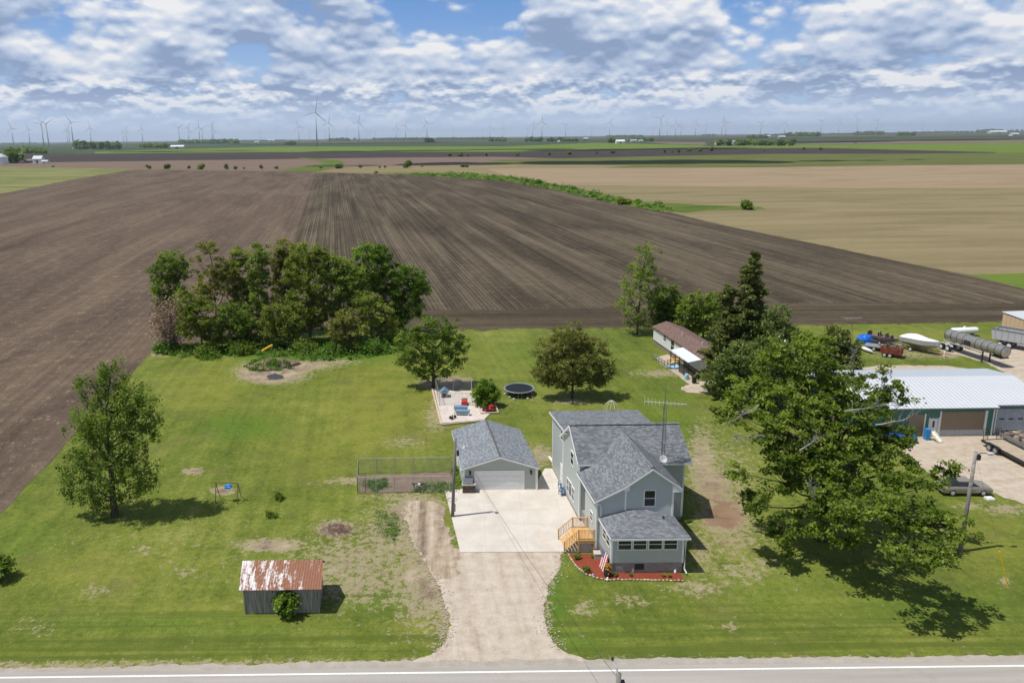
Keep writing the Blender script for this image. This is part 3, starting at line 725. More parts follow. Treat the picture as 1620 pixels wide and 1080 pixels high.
# ---------------------------------------------------------------- farmhouse
O = at(965.6, 906.2); HO = (O.x, O.y, 0)
house = thing('house', 'two storey sage grey farmhouse with steep grey shingle roofs and hipped front porch', 'house', HO)
W = lambda b, name, m=SIDING, par=house: b.build(name, m, par, T)
# hipped sun porch at the front
W(MB().box(0.03, 5.87, 0.03, 3.08, 0.0, 0.94), 'foundation', BLOCK)
W(MB().box(0, 5.9, 0, 3.1, 0.94, 3.25), 'porch_wall')
eL, eR, eF, zt_ = -0.15, 6.3, -0.33, 4.06
roof_slab(house, [(eL, eF, 3.36), (eR, eF, 3.36), (3.85, 3.09, zt_), (2.45, 3.09, zt_)], SHING)
roof_slab(house, [(eL, 3.09, 3.36), (eL, eF, 3.36), (2.45, 3.09, zt_)], SHING)
roof_slab(house, [(eR, eF, 3.36), (eR, 3.09, 3.36), (3.85, 3.09, zt_)], SHING)
for i in range(4):
    a = 0.5 + i * 1.235 + (0.03 if i > 1 else 0)
    window_front(house, a, a + 1.17, 2.1, 3.12, 0.0)
for v0, v1 in ((0.35, 1.25), (1.32, 2.2)): window_side(house, v0, v1, 2.05, 3.05, 0.0)
for u0, u1, v0, v1 in ((-0.04, 0.12, -0.04, 0.12), (5.78, 5.94, -0.04, 0.12)):
    W(MB().box(u0, u1, v0, v1, 0.9, 3.12), 'corner_trim', WHITE)
W(MB().path([(6.14, -0.24, 3.15), (6.02, -0.12, 2.9), (6.02, -0.1, 0.4), (6.12, -0.35, 0.12)], 0.06, 6), 'downspout', WHITE)
W(MB().box(2.0, 2.72, -0.06, 0.02, 0.34, 0.8), 'vent_frame', DARK)
# front wing: asymmetrical gable with ridge running to the back
fv = 3.1; KL, KR = -0.35, 6.15
gab = [(KL, 0.35), (KR, 0.35), (KR, 6.25), (4.2, 7.72), (2.05, 6.12), (KL, 4.85)]
W(MB().prism([(u, fv, z) for u, z in gab], (0, 3.4, 0)), 'front_wing_wall')
W(MB().prism([(u + 0.0, fv + 3.4, z) for u, z in [(1.0, 0.35), (KR, 0.35), (KR, 6.25), (4.2, 7.72), (2.05, 6.12), (1.0, 5.5)]], (0, 2.3, 0)), 'wall')
W(MB().box(KL + 0.03, KR - 0.03, fv + 0.03, fv + 3.3, 0, 0.35), 'foundation', BLOCK)
r0, r1 = 2.8, 11.1
roof_slab(house, [(4.2, r0, 7.98), (4.2, r1, 7.98), (2.0, 10.0, 6.37), (2.0, r0, 6.37)], SHING)
roof_slab(house, [(2.0, r0, 6.37), (2.0, 8.52, 6.37), (-0.62, 8.52, 4.98), (-0.62, r0, 4.98)], SHING)
roof_slab(house, [(4.2, r1, 7.98), (4.2, r0, 7.98), (6.74, r0, 6.15), (6.74, 8.6, 6.15)], SHING)
W(MB().box(2.02, 2.16, fv - 0.05, fv + 0.02, 4.0, 6.0), 'corner_trim', WHITE)
W(MB().box(6.02, 6.19, fv - 0.05, fv + 0.06, 3.35, 6.0), 'corner_trim', WHITE)
W(MB().box(KL - 0.04, KL + 0.1, fv - 0.05, fv + 0.06, 0.4, 4.75), 'corner_trim', WHITE)
W(MB().prism([(1.82, r0 + 0.02, 5.86), (2.28, r0 + 0.02, 5.86), (2.35, r0 + 0.02, 6.3), (2.0, r0 + 0.02, 6.1)], (0, 0.32, 0)), 'soffit_return', WHITE)
W(MB().prism([(6.0, r0 + 0.02, 5.72), (6.72, r0 + 0.02, 5.72), (6.72, r0 + 0.02, 5.9), (6.0, r0 + 0.02, 6.36)], (0, 0.32, 0)), 'soffit_return', WHITE)
window_front(house, 3.62, 4.64, 4.3, 5.84, fv)
W(MB().path([(-0.55, 2.95, 4.8), (-0.1, 2.98, 4.6), (0.02, 3.0, 4.3), (0.02, 3.0, 3.5)], 0.055, 6), 'downspout', WHITE)
window_side(house, 4.0, 4.8, 2.3, 3.2, KL)
# main block, ridge running left to right
mv0, mv1, ML, MR = 8.5, 14.7, -0.3, 9.25
zr = 8.34
def zmain(v, off=0.0): return 8.34 - abs(v - 11.6) * 0.715 + off
prof = [(mv0, 0.35), (mv1, 0.35), (mv1, zmain(mv1, -0.25)), (11.6, 8.09), (mv0, zmain(mv0, -0.25))]
W(MB().prism([(ML, v, z) for v, z in prof], (MR - ML, 0, 0)), 'wall')
W(MB().box(ML + 0.03, MR - 0.03, mv0 + 0.03, mv1 - 0.03, 0, 0.35), 'foundation', BLOCK)
roof_slab(house, [(-0.58, 8.2, zmain(8.2)), (9.83, 8.2, zmain(8.2)), (9.83, 11.6, 8.34), (-0.58, 11.6, 8.34)], SHING)
roof_slab(house, [(-0.58, 11.6, 8.34), (9.83, 11.6, 8.34), (9.83, 15.05, zmain(15.05)), (-0.58, 15.05, zmain(15.05))], SHING)
W(MB().prism([(-0.6, 11.45, 8.37), (-0.6, 11.75, 8.37), (-0.6, 11.6, 8.44)], (10.45, 0, 0)), 'ridge_cap', SHING)
W(MB().prism([(4.05, r0, 8.0), (4.35, r0, 8.0), (4.2, r0, 8.08)], (0, 8.2, 0)), 'ridge_cap', SHING)
W(MB().box(ML - 0.05, ML + 0.1, mv0 - 0.05, mv0 + 0.1, 0.4, 5.0), 'corner_trim', WHITE)
W(MB().box(MR - 0.1, MR + 0.05, mv0 - 0.05, mv0 + 0.1, 0.4, 5.7), 'corner_trim', WHITE)
W(MB().box(ML - 0.05, ML + 0.02, mv1 - 0.12, mv1 + 0.05, 0.4, 5.6), 'corner_trim', WHITE)
window_side(house, 10.75, 11.75, 4.35, 5.75, ML)
window_side(house, 10.2, 11.1, 0.95, 2.35, ML); window_side(house, 11.14, 12.1, 0.85, 2.45, ML, bars=0); window_side(house, 12.14, 12.95, 0.95, 2.35, ML)
# rear addition under a low roof
W(MB().prism([(-0.2, v, z) for v, z in [(14.7, 0.3), (19.55, 0.3), (19.55, 6.25), (14.7, 6.6)]], (8.7, 0, 0)), 'rear_wall')
W(MB().box(-0.17, 8.4, 14.8, 19.5, 0, 0.3), 'foundation', BLOCK)
roof_slab(house, [(-0.5, 13.1, 6.98), (8.85, 13.1, 6.98), (8.85, 20.0, 6.52), (-0.5, 20.0, 6.52)], SHING)
window_side(house, 15.2, 16.1, 5.0, 6.05, -0.2)
d_ = W(MB().box(-0.26, -0.2, 14.95, 15.95, 0.3, 2.45), 'door', WHITE)
W(MB().tube((-0.3, 15.1, 1.35), (-0.26, 15.1, 1.35), 0.05), 'handle', DARK, d_)
W(MB().box(-0.25, -0.15, 19.45, 19.6, 0.4, 6.2), 'corner_trim', WHITE)
# sheltered entry
ed = W(MB().box(0.93, 1.0, 7.0, 7.95, 1.2, 3.25), 'door', WHITE)
W(MB().box(-0.1, 0.98, 6.52, 8.46, 0.3, 1.2), 'entry_floor', BLOCK)
W(MB().box(4.9, 5.05, 2.0, 2.15, 3.5, 3.9), 'roof_vent', DARK)

# wooden deck with stairs
deck = thing('deck', 'new yellow lumber landing with railings and steps at the side entry', 'deck', HO)
DU0, DU1, DV0, DV1, DZ = -1.85, -0.4, 3.05, 5.35, 1.2
b = MB()
for i in range(10):
    v = DV0 + i * 0.23; b.box(DU0, DU1, v, v + 0.215, DZ - 0.04, DZ)
W(b, 'deck_boards', NEWWOOD, deck)
W(MB().box(DU0 + 0.02, DU1 - 0.02, DV0 + 0.02, DV0 + 0.07, DZ - 0.3, DZ - 0.045).box(DU0 + 0.02, DU0 + 0.07, DV0 + 0.08, DV1 - 0.08, DZ - 0.3, DZ - 0.045), 'rim_joist', NEWWOOD, deck)
for u, v in ((DU0 + 0.06, DV0 + 0.1), (DU1 - 0.08, DV0 + 0.1), (DU0 + 0.06, DV1 - 0.1), (DU1 - 0.08, DV1 - 0.1)):
    W(MB().box(u - 0.05, u + 0.05, v - 0.05, v + 0.05, 0.02, DZ + 1.0), 'post', NEWWOOD, deck)
def railing(p0, p1, h=0.95, n=9, name='railing'):
    b = MB()
    for hh in (h, 0.12):
        b.tube((p0[0], p0[1], p0[2] + hh), (p1[0], p1[1], p1[2] + hh), 0.055 if hh > 0.5 else 0.035, n=4)
    for i in range(1, n):
        f = i / n; x, y, z = [p0[k] + (p1[k] - p0[k]) * f for k in range(3)]
        b.tube((x, y, z + 0.1), (x, y, z + h), 0.022, n=4)
    W(b, name, NEWWOOD, deck)
railing((DU0 + 0.06, DV0 + 0.1, DZ), (DU1 - 0.08, DV0 + 0.1, DZ), n=11)
railing((DU0 + 0.06, DV1 - 0.1, DZ), (DU1 - 0.08, DV1 - 0.1, DZ), n=11)
SB = DU0 - 1.15
railing((SB, DV0 + 0.1, 0.1), (DU0, DV0 + 0.1, DZ - 0.05), n=8); railing((SB, DV1 - 0.1, 0.1), (DU0, DV1 - 0.1, DZ - 0.05), n=8)
for v in (DV0 + 0.1, DV1 - 0.1):
    W(MB().box(SB - 0.05, SB + 0.05, v - 0.05, v + 0.05, 0.05, 1.1), 'post', NEWWOOD, deck)
for i in range(6):
    z = DZ - (i + 1) * 0.2 + 0.03; u = DU0 - i * 0.2
    if z > 0.06: W(MB().box(u - 0.24, u - 0.01, DV0 + 0.16, DV1 - 0.16, z - 0.04, z), 'stair_tread', NEWWOOD, deck)

# mulch bed with stone edging
def mulchfn(t, b):
    n = t.noise(t.geo(), 9, 5, 0.8); n2 = t.noise(t.geo(), 30, 3, 0.7)
    t.put(b.inputs['Base Color'], t.ramp(t.math('MULTIPLY_ADD', n2, 0.5, t.math('MULTIPLY', n, 0.5)), [(0.35, (0.10, 0.02, 0.012)), (0.5, (0.23, 0.05, 0.025)), (0.65, (0.36, 0.10, 0.05))])); bump(t, n2, 0.8, 0.05)
MULCH = mat('red_mulch', mulchfn)
bed = [(899, 876), (903, 884), (912, 896), (925, 907), (942, 914), (962, 917.5), (975, 917), (1000, 917), (1040, 918), (1083, 918.5), (1079, 910), (1074, 904), (966, 904), (952, 876)]
tag(sheet('mulch_bed', bed, MULCH, 0.03, label='red mulch bed round the porch'), kind='structure')
STONE = paint('edging_stone', (0.50, 0.40, 0.30), 0.9, 0.35, scale=2)
rng = random.Random(4)
edge_pts = [at(*p) for p in bed[:10]]
root = thing('stone_edging', 'curved row of small tan stones edging the red mulch bed', 'edging', edge_pts[0])
mb = MB(); kk = 0
for i in range(len(edge_pts) - 1):
    a, b_ = edge_pts[i], edge_pts[i + 1]; L = (b_ - a).length; n = max(1, int(L / 0.28)); rz = math.atan2((b_ - a).y, (b_ - a).x)
    for j in range(n):
        p = a.lerp(b_, (j + 0.5) / n) - edge_pts[0]; h = rng.uniform(0.08, 0.14); l = rng.uniform(0.1, 0.14); w_ = rng.uniform(0.06, 0.09)
        if j % 1 == 0:
            mm = MB(); mm.lathe([(0.3, 0), (1, 0.15), (1.0, 0.75), (0.55, 1.0)], n=7)
            ca, sa = math.cos(rz), math.sin(rz)
            mb.add([(p.x + ca * v[0] * l * 1.1 - sa * v[1] * w_, p.y + sa * v[0] * l * 1.1 + ca * v[1] * w_, v[2] * h) for v in mm.v], mm.f)
o = mb.build('stones', STONE, root)
o['kind'] = 'stuff'

# lattice antenna tower beside the house
ANT = paint('galvanised_steel', (0.24, 0.235, 0.23), 0.45, 0.2, 0.6)
def lattice(root, H, r=0.17, base=0.0):
    b = MB(); leg = [(r * math.cos(a), r * math.sin(a)) for a in (R(90), R(210), R(330))]
    for x, y in leg: b.tube((x, y, base), (x, y, H), 0.022, n=4)
    k = 0; z = base
    while z < H - 0.35:
        for i in range(3):
            (x0, y0), (x1, y1) = leg[i], leg[(i + 1) % 3]
            b.tube((x0, y0, z), (x1, y1, z + 0.38), 0.012, n=3); b.tube((x0, y0, z), (x1, y1, z), 0.012, n=3)
        z += 0.38
    return b.build('lattice_mast', ANT, root)
def yagi(root, z, L, rz, n=11, boomtilt=0.0, w0=1.1, w1=0.35):
    b = MB(); ca, sa = math.cos(rz), math.sin(rz)
    P = lambda s, d, h=0: (ca * s - sa * d, sa * s + ca * d, z + h + s * boomtilt)
    b.tube(P(-L / 2, 0), P(L / 2, 0), 0.022, n=4)
    for i in range(n):
        s = -L / 2 + L * i / (n - 1); w = w0 + (w1 - w0) * i / (n - 1)
        b.tube(P(s, -w), P(s, w), 0.009, n=3)
    return b.build('antenna', paint('aluminium', (0.48, 0.48, 0.48), 0.4, 0.1, 0.3), root)
tw = Vector(T(6.95, 7.85, 0)) + O
Htop = atY(1052, 612, tw.y).z
twr = thing('antenna_tower', 'tall slender lattice tower with a TV antenna standing beside the house', 'antenna tower', (tw.x, tw.y, 0))
lattice(twr, Htop - 1.6); MB().tube((0, 0, Htop - 2.0), (0, 0, Htop + 0.3), 0.03, n=6).build('mast_pipe', ANT, twr)
yagi(twr, atY(1058, 637, tw.y).z, 3.6, R(-14), 12)
b = MB(); b.lathe([(0.0, 0.0), (0.2, 0.02), (0.33, 0.08), (0.36, 0.12), (0.33, 0.13), (0.0, 0.04)], n=14)
dish = b.build('satellite_dish', paint('dish_grey', (0.55, 0.56, 0.58), 0.5), None, loc=tuple(Vector(T(6.9, 7.55, 6.55)) + O)); dish.rotation_euler = (R(55), 0, R(10))
tag(dish, 'small pale satellite dish fixed near the foot of the roof line by the lattice tower', 'satellite dish')

# ---------------------------------------------------------------- garage
O2 = at(732, 775.3); GO = (O2.x, O2.y, 0)
gar = thing('garage', 'detached sage green garage with white double door and shallow gable roof', 'garage', GO)
G_ = lambda b, name, m=SIDING2, par=gar: b.build(name, m, par, T)
G_(MB().prism([(0.12, 0, 0), (7.5, 0, 0), (7.5, 0, 2.38), (3.8, 0, 3.52), (0.12, 0, 2.38)], (0, 9.4, 0)), 'wall')
roof_slab(gar, [(3.8, -0.28, 3.78), (3.8, 9.75, 3.78), (-0.12, 9.75, 2.53), (-0.12, -0.28, 2.53)], SHINGG, fas=0.13)
roof_slab(gar, [(3.8, 9.75, 3.78), (3.8, -0.28, 3.78), (7.76, -0.28, 2.53), (7.76, 9.75, 2.53)], SHINGG, fas=0.13)
G_(MB().box(3.72, 3.88, -0.2, 9.7, 3.76, 3.84), 'ridge_vent', paint('ridge_brown', (0.10, 0.095, 0.09), 0.8))
gd = G_(MB().box(1.3, 6.18, -0.05, 0.0, 0.02, 2.05), 'garage_door', paint('door_white', (0.72, 0.72, 0.71), 0.5, 0.04))
b = MB()
for i in range(1, 4): b.box(1.34, 6.14, -0.056, -0.05, i * 0.51 - 0.01, i * 0.51 + 0.01)
G_(b, 'panel_groove', paint('groove_grey', (0.5, 0.5, 0.5), 0.6), gd)
G_(MB().box(1.2, 1.3, -0.06, 0.0, 0.0, 2.14).box(6.18, 6.28, -0.06, 0.0, 0.0, 2.14).box(1.3, 6.18, -0.06, 0.0, 2.05, 2.14), 'door_casing', WHITE)
for u in (0.08, 7.40): G_(MB().box(u, u + 0.14, -0.04, 0.1, 0.05, 2.3), 'corner_trim', WHITE)
G_(MB().path([(7.62, -0.2, 2.3), (7.58, -0.1, 2.1), (7.58, -0.1, 0.15)], 0.05, 6), 'downspout', WHITE)
for u in (0.68, 6.85):
    l_ = G_(MB().box(u, u + 0.16, -0.22, -0.04, 1.75, 2.05).prism([(u - 0.03, -0.25, 2.05), (u + 0.19, -0.25, 2.05), (u + 0.08, -0.13, 2.2)], (0, 0.2, 0)), 'wall_lamp', DARK)
window_side(gar, 2.2, 3.0, 1.0, 2.0, 0.12); gsd = G_(MB().box(0.05, 0.12, 5.0, 5.95, 0.02, 2.1), 'side_door', WHITE)

# barbecue grill in front of the garage
p = at(742, 778); gr = thing('grill', 'dark barbecue grill with open grey lid beside the garage door', 'grill', (p.x, p.y, 0.05))
MB().box(-0.65, 0.65, -0.35, 0.35, 0.12, 0.82).build('cabinet', paint('grill_brown', (0.10, 0.07, 0.055), 0.6, 0.5), gr)
MB().box(-0.72, 0.7, -0.4, 0.38, 0.83, 0.9).build('grill_shelf', paint('shelf_steel', (0.36, 0.33, 0.3), 0.5), gr)
MB().prism([(-0.6, -0.2, 0.95), (-0.6, 0.4, 0.95), (-0.6, 0.4, 1.42), (-0.6, 0.1, 1.42)], (1.0, 0, 0)).build('lid', paint('lid_grey', (0.16, 0.175, 0.19), 0.4), gr)
for sx in (-0.55, 0.55):
    MB().lathe([(0.12, -0.03), (0.12, 0.03)], (sx, -0.3, 0.12), 10, 'Y').build('wheel', DARK, gr)
p = at(715, 791); hz_ = thing('garden_hose', 'grey hose lying in a loop on the concrete near the lamp pole', 'hose', (p.x, p.y, 0.075))
MB().path([(0.55 * math.cos(a / 3) * (1 - a * 0.01), 0.4 * math.sin(a / 3), 0) for a in range(0, 30)], 0.02, 4).build('hose', paint('hose_grey', (0.35, 0.33, 0.3)), hz_)

rgs = random.Random(77); mm = MB()
for (xa, ya), (xb, yb) in zip([(652, 800), (646, 830), (662, 868), (688, 915), (703, 950), (712, 985), (706, 1012), (889, 868), (884, 902), (866, 930), (861, 975), (870, 1005)], [(646, 830), (662, 868), (688, 915), (703, 950), (712, 985), (706, 1012), (690, 1030), (884, 902), (866, 930), (861, 975), (870, 1005), (890, 1028)]):
    a_, b_ = at(xa, ya), at(xb, yb)
    for i in range(60):
        q = a_.lerp(b_, rgs.random()); h = rgs.uniform(0.02, 0.06); x_, y_ = q.x + rgs.gauss(0, 0.35), q.y + rgs.gauss(0, 0.3)
        mm.prism([(x_ - h, y_ - h, 0), (x_ + h, y_ - h * 0.6, 0), (x_ + h * 0.7, y_ + h, 0), (x_ - h * 0.8, y_ + h * 0.8, 0)], (0, 0, h * 0.8))
tag(mm.build('loose_gravel', paint('gravel_stone', (0.46, 0.40, 0.33), 0.95, 0.3)), 'loose gravel stones spilling into the grass along the drive', kind='stuff')
# blue lawn chairs against the house
BLUEP = paint('blue_plastic', (0.09, 0.17, 0.30), 0.5, 0.15)
def chair(px, py, rz, label):
    p = at(px, py); c = thing('lawn_chair', label, 'chair', (p.x, p.y, 0.05), rz, 'blue chairs by the house wall')
    MB().box(-0.26, 0.26, -0.25, 0.25, 0.38, 0.43).build('seat', BLUEP, c)
    MB().prism([(-0.26, 0.22, 0.43), (0.26, 0.22, 0.43), (0.24, 0.42, 0.95), (-0.24, 0.42, 0.95)], (0, 0.04, 0)).build('backrest', BLUEP, c)
    for x in (-0.26, 0.26):
        MB().box(x - 0.03, x + 0.03, -0.25, 0.28, 0.6, 0.64).build('armrest', BLUEP, c)
        for y in (-0.22, 0.2): MB().box(x - 0.03, x + 0.03, y - 0.03, y + 0.03, 0, 0.6 if y < 0 else 0.43).build('leg', BLUEP, c)
chair(888, 772, R(-70), 'blue lawn chair by the house wall, farther of the two')
chair(889, 783, R(-70), 'blue lawn chair by the house wall, nearer of the two')
p = at(874, 731); g_ = thing('lumber_stack', 'stack of white boards leaning by the rear corner of the house', 'boards', (p.x, p.y, 0), R(100))
MB().box(-1.0, 1.0, -0.12, 0.12, 0.02, 0.16).box(-0.9, 1.05, -0.02, 0.2, 0.165, 0.26).build('boards', WHITE, g_)

# flag painted on a board, pots, small plants in the bed
RED = paint('flag_red', (0.45, 0.05, 0.06), 0.6)
p = at(951, 900); fl = thing('painted_flag', 'wooden board painted as a red, white and blue striped flag leaning on the porch wall', 'flag', (p.x, p.y, 0.03), R(84)); fl.rotation_euler = (R(-14), 0, R(-80))
for i in range(7):
    MB().box(i * 0.17 - 0.6, i * 0.17 - 0.44, 0, 0.03, 0.0, 1.5 if i < 3 else 1.5).build('stripe', RED if i % 2 == 0 else WHITE, fl)
MB().box(-0.6, -0.08, -0.014, -0.002, 0.9, 1.5).build('canton', paint('flag_blue', (0.03, 0.05, 0.18), 0.6), fl)
b = MB()
for i in range(4):
    for j in range(4): b.box(-0.55 + i * 0.12, -0.51 + i * 0.12, -0.022, -0.015, 0.97 + j * 0.13, 1.01 + j * 0.13)
b.build('stars', WHITE, fl)
LEAF_G = leafmat('leaf_bright', (0.075, 0.135, 0.014), (0.165, 0.26, 0.028), (0.29, 0.39, 0.052), 0.5)
LEAF_B = leafmat('leaf_big_tree', (0.070, 0.108, 0.014), (0.165, 0.225, 0.028), (0.30, 0.365, 0.056), 0.5)
LEAF_M = leafmat('leaf_mid', (0.080, 0.12, 0.016), (0.165, 0.23, 0.032), (0.27, 0.34, 0.055), 0.5)
LEAF_O = leafmat('leaf_olive', (0.13, 0.155, 0.026), (0.245, 0.28, 0.048), (0.35, 0.38, 0.085), 0.52)
LEAF_Y = leafmat('leaf_spring', (0.12, 0.16, 0.024), (0.22, 0.28, 0.045), (0.33, 0.38, 0.08), 0.5)
LEAF_R = leafmat('leaf_bronze', (0.13, 0.125, 0.030), (0.235, 0.225, 0.058), (0.33, 0.31, 0.095), 0.5)
LEAF_C = leafmat('needle_green', (0.07, 0.085, 0.022), (0.15, 0.175, 0.042), (0.24, 0.26, 0.07), 0.35)
LEAF_P = leafmat('pine_needle', (0.085, 0.12, 0.032), (0.175, 0.22, 0.058), (0.27, 0.31, 0.10), 0.4)
LEAF_W = leafmat('weed_leaf', (0.06, 0.12, 0.013), (0.12, 0.22, 0.026), (0.19, 0.31, 0.045), 0.45)
DEADL = leafmat('dead_brush', (0.13, 0.08, 0.055), (0.27, 0.18, 0.13), (0.40, 0.29, 0.21), 0.1)
def bush(name, label, px, py, wpx, hpx, lm, seed=1, cat='bush', leaf=0.2, n=None, group=None, dz=0.0, stems=5):
    """low plant: px,py is the foot; w,h in photo pixels"""
    p = at(px, py); m_ = p.y / F; w_, h_ = wpx * m_ / 2, hpx * m_ / 0.92
    rg = np.random.default_rng(seed); root = thing(name, label, cat, (p.x, p.y, dz), 0, group)
    n = n or int(90 * max(1, w_ * h_ * 4) / max(leaf / 0.2, 0.3) ** 2)
    nb = max(6, n // 14); u = rg.normal(size=(nb, 3)); u /= np.linalg.norm(u, axis=1)[:, None]
    u[:, 2] = np.abs(u[:, 2]) if h_ < w_ * 1.2 else u[:, 2]
    zc = 0.1 * h_ if h_ < w_ * 1.2 else 0.52 * h_; zr_ = 0.85 * h_ if h_ < w_ * 1.2 else 0.47 * h_
    pts = u * (rg.uniform(0.2, 1, nb) ** 0.45 * rg.uniform(0.8, 1.12, nb))[:, None] * np.array([w_, w_, zr_]) + np.array([0, 0, zc])
    cs, ti = [], []
    for q in pts:
        k = 14; cs.append(q + rg.normal(size=(k, 3)) * min(w_, h_) * 0.16); ti.append(np.full(k, rg.uniform(0.1, 0.9)) + rg.normal(size=k) * 0.15)
    cs = np.concatenate(cs); ti = np.concatenate(ti); cs[:, 2] = np.maximum(cs[:, 2], 0.03)
    tb = MB()
    for i in range(stems):
        q = pts[rg.integers(nb)] * 0.8; tb.tube((0, 0, -0.05), tuple(q), 0.03 + 0.01 * w_, 0.008, 4)
    tb.build('stem', BARK, root)
    link('foliage', quads_mesh('foliage', leaf_quads(rg, cs, leaf, 0.35), np.clip(ti, 0, 1)), lm, root)
    return root
small = [(913, 884, 13, 9, LEAF_W, 'bright green clump in the mulch near the corner of the concrete pad'), (928, 905, 14, 12, LEAF_W, 'bright green clump in the mulch near the curved edging'),
         (938, 882, 7, 4, LEAF_Y, 'small pale plant in the mulch below the deck'), (974, 911, 8, 6, LEAF_Y, 'yellow green plant in front of the porch corner'),
         (998, 911, 4, 5, LEAF_Y, 'thin plant left of the foundation vent'), (1049, 912, 7, 6, LEAF_Y, 'yellow green plant before the porch wall, left of a pair'), (1059, 912, 8, 6, LEAF_Y, 'yellow green plant before the porch wall, right of a pair')]
for i, (x, y, w_, h_, lm, lb) in enumerate(small):
    bush('garden_plant', lb, x, y, w_, h_, lm, 40 + i, 'plant', 0.11, 150, 'plants in the mulch bed', 0.03, 3)
p = at(961, 911); pot = thing('flower_pot', 'tall dark flower pot with orange and yellow flowers at the porch corner', 'flower pot', (p.x, p.y, 0.03))
MB().lathe([(0.22, 0), (0.3, 0.1), (0.32, 0.5), (0.28, 0.62), (0.3, 0.68), (0.2, 0.66)], n=14).build('pot', paint('pot_black', (0.03, 0.028, 0.03), 0.4), pot)
rg = np.random.default_rng(5); cs = rg.normal(size=(130, 3)) * 0.15 + np.array([0, 0, 0.82])
FLOW = leafmat('orange_flowers', (0.08, 0.12, 0.02), (0.6, 0.22, 0.02), (0.7, 0.45, 0.04), 0.1)
link('flowers', quads_mesh('flowers', leaf_quads(rg, cs, 0.1), rg.uniform(0, 1, 130)), FLOW, pot)
for x, y, h, lb in ((1001, 905, 0.42, 'white garden ornament standing by the foundation vent'), (938, 912, 0.28, 'small blue and white garden gnome on the curved edging'), (1068, 906, 0.3, 'small white ornament at the right end of the porch wall'), (961, 918, 0.3, 'small grey blue ornament in front of the flower pot')):
    p = at(x, y); g_ = MB().lathe([(0.09, 0), (0.11, h * 0.4), (0.05, h * 0.6), (0.08, h * 0.8), (0.02, h)], n=9).build('garden_ornament', WHITE if h != 0.28 else paint('ornament_blue', (0.35, 0.4, 0.55)), None, loc=(p.x, p.y, 0.03))
    tag(g_, lb, 'ornament', 'little ornaments in the mulch bed')
tag(MB().box(-0.28, 0.28, -0.3, 0.3, 0, 0.5).box(-0.3, 0.3, -0.32, 0.32, 0.5, 0.54).build('utility_box', paint('box_beige', (0.5, 0.46, 0.38)), None, loc=tuple(at(944.5, 882))), 'small beige utility box between the deck and the painted flag', 'utility box')

# ---------------------------------------------------------------- old shed
def rustfn(t, b):
    u = t.uv(); n = t.noise(t.tr(u, (1.9, 0.38, 1)), 1.0, 6, 0.62, 0.5); n2 = t.noise(u, 5, 5, 0.7)
    x, y, z = t.sep(t.obj())
    g = t.math('MULTIPLY_ADD', x, -0.035, t.math('ADD', n, 0.06))
    g = t.math('MULTIPLY_ADD', t.math('SUBTRACT', n2, 0.5), 0.35, g)
    m_ = t.mapr(g, 0.475, 0.58)
    rust = t.mix(n2, (0.12, 0.04, 0.02), (0.31, 0.145, 0.08))
    rust = t.mix(t.mapr(t.noise(u, 2.0, 4, 0.7), 0.62, 0.72, 0, 0.7), rust, (0.5, 0.30, 0.2))
    t.put(b.inputs['Base Color'], t.mix(m_, rust, (0.60, 0.575, 0.58)))
    b.inputs['Roughness'].default_value = 0.6; b.inputs['Metallic'].default_value = 0.1
    ux, _, _ = t.sep(u); rib = t.math('SINE', t.math('MULTIPLY', ux, 2 * math.pi / 0.2)); bump(t, rib, 0.3, 0.02)
RUST = mat('rusted_roof_metal', rustfn)
p0 = at(389, 970); SHW = 5.6
shed = thing('shed', 'small grey weathered board shed with rusty metal gable roof', 'shed', (p0.x, p0.y, 0))
TS = lambda x, y, z: (x - 0.10 * y, y, z)
MB().prism([(0, 0, 0), (0, 3.1, 0), (0, 3.1, 2.25), (0, 1.6, 3.3), (0, 0, 2.25)], (SHW, 0, 0)).build('wall', OLDWOOD, shed, TS)
for nm, (ya, za, yb, zb) in {'roof': (-0.28, 2.14, 1.62, 3.42), 'roof ': (1.62, 3.42, 3.4, 2.1)}.items():
    MB().prism([(-0.3, ya, za), (SHW + 0.3, ya, za), (SHW + 0.3, yb, zb), (-0.3, yb, zb)], (0, 0, 0.04)).build('roof', RUST, shed, TS)
for x in (0, SHW): MB().box(x - 0.06, x + 0.05, -0.05, 0.06, 0, 2.15).build('corner_board', OLDWOOD, shed)
bush('shrub', 'leafy shrub growing against the front of the rusty roofed shed', 454, 972, 44, 44, LEAF_G, 3, 'shrub', 0.2, 950, stems=8)
bush('shrub', 'dark rounded shrub cut off by the left edge of the photo', 4, 915, 40, 36, LEAF_M, 4, 'shrub', 0.2, 900)

# ---------------------------------------------------------------- poles and wires
LAMP = paint('lamp_grey', (0.5, 0.5, 0.5), 0.4)
pb, pt = at(716, 817), atY(720.5, 693, at(716, 817).y)
pole1 = thing('lamp_pole', 'tall leaning wooden pole with a yard lamp standing on the corner of the concrete pad', 'utility pole', (pb.x, pb.y, 0))
d1 = pt - pb
MB().path([(0, 0, 0), tuple(d1 * 0.5), tuple(d1)], [0.17, 0.145, 0.12], 10).build('pole', POLEWOOD, pole1, smooth=True)
a1 = d1 * 0.89
MB().path([tuple(a1), (a1.x + 0.35, a1.y - 0.05, a1.z + 0.15), (a1.x + 0.85, a1.y - 0.1, a1.z + 0.1)], 0.025, 5).build('lamp_arm', LAMP, pole1)
MB().lathe([(0.08, 0.12), (0.14, 0.05), (0.2, -0.12), (0.05, -0.16)], (a1.x + 0.85, a1.y - 0.1, a1.z + 0.02), 12).build('lamp_head', LAMP, pole1)
MB().box(a1.x + 0.13, a1.x + 0.36, a1.y - 0.12, a1.y + 0.12, a1.z - 0.85, a1.z - 0.35).build('junction_box', DARK, pole1)
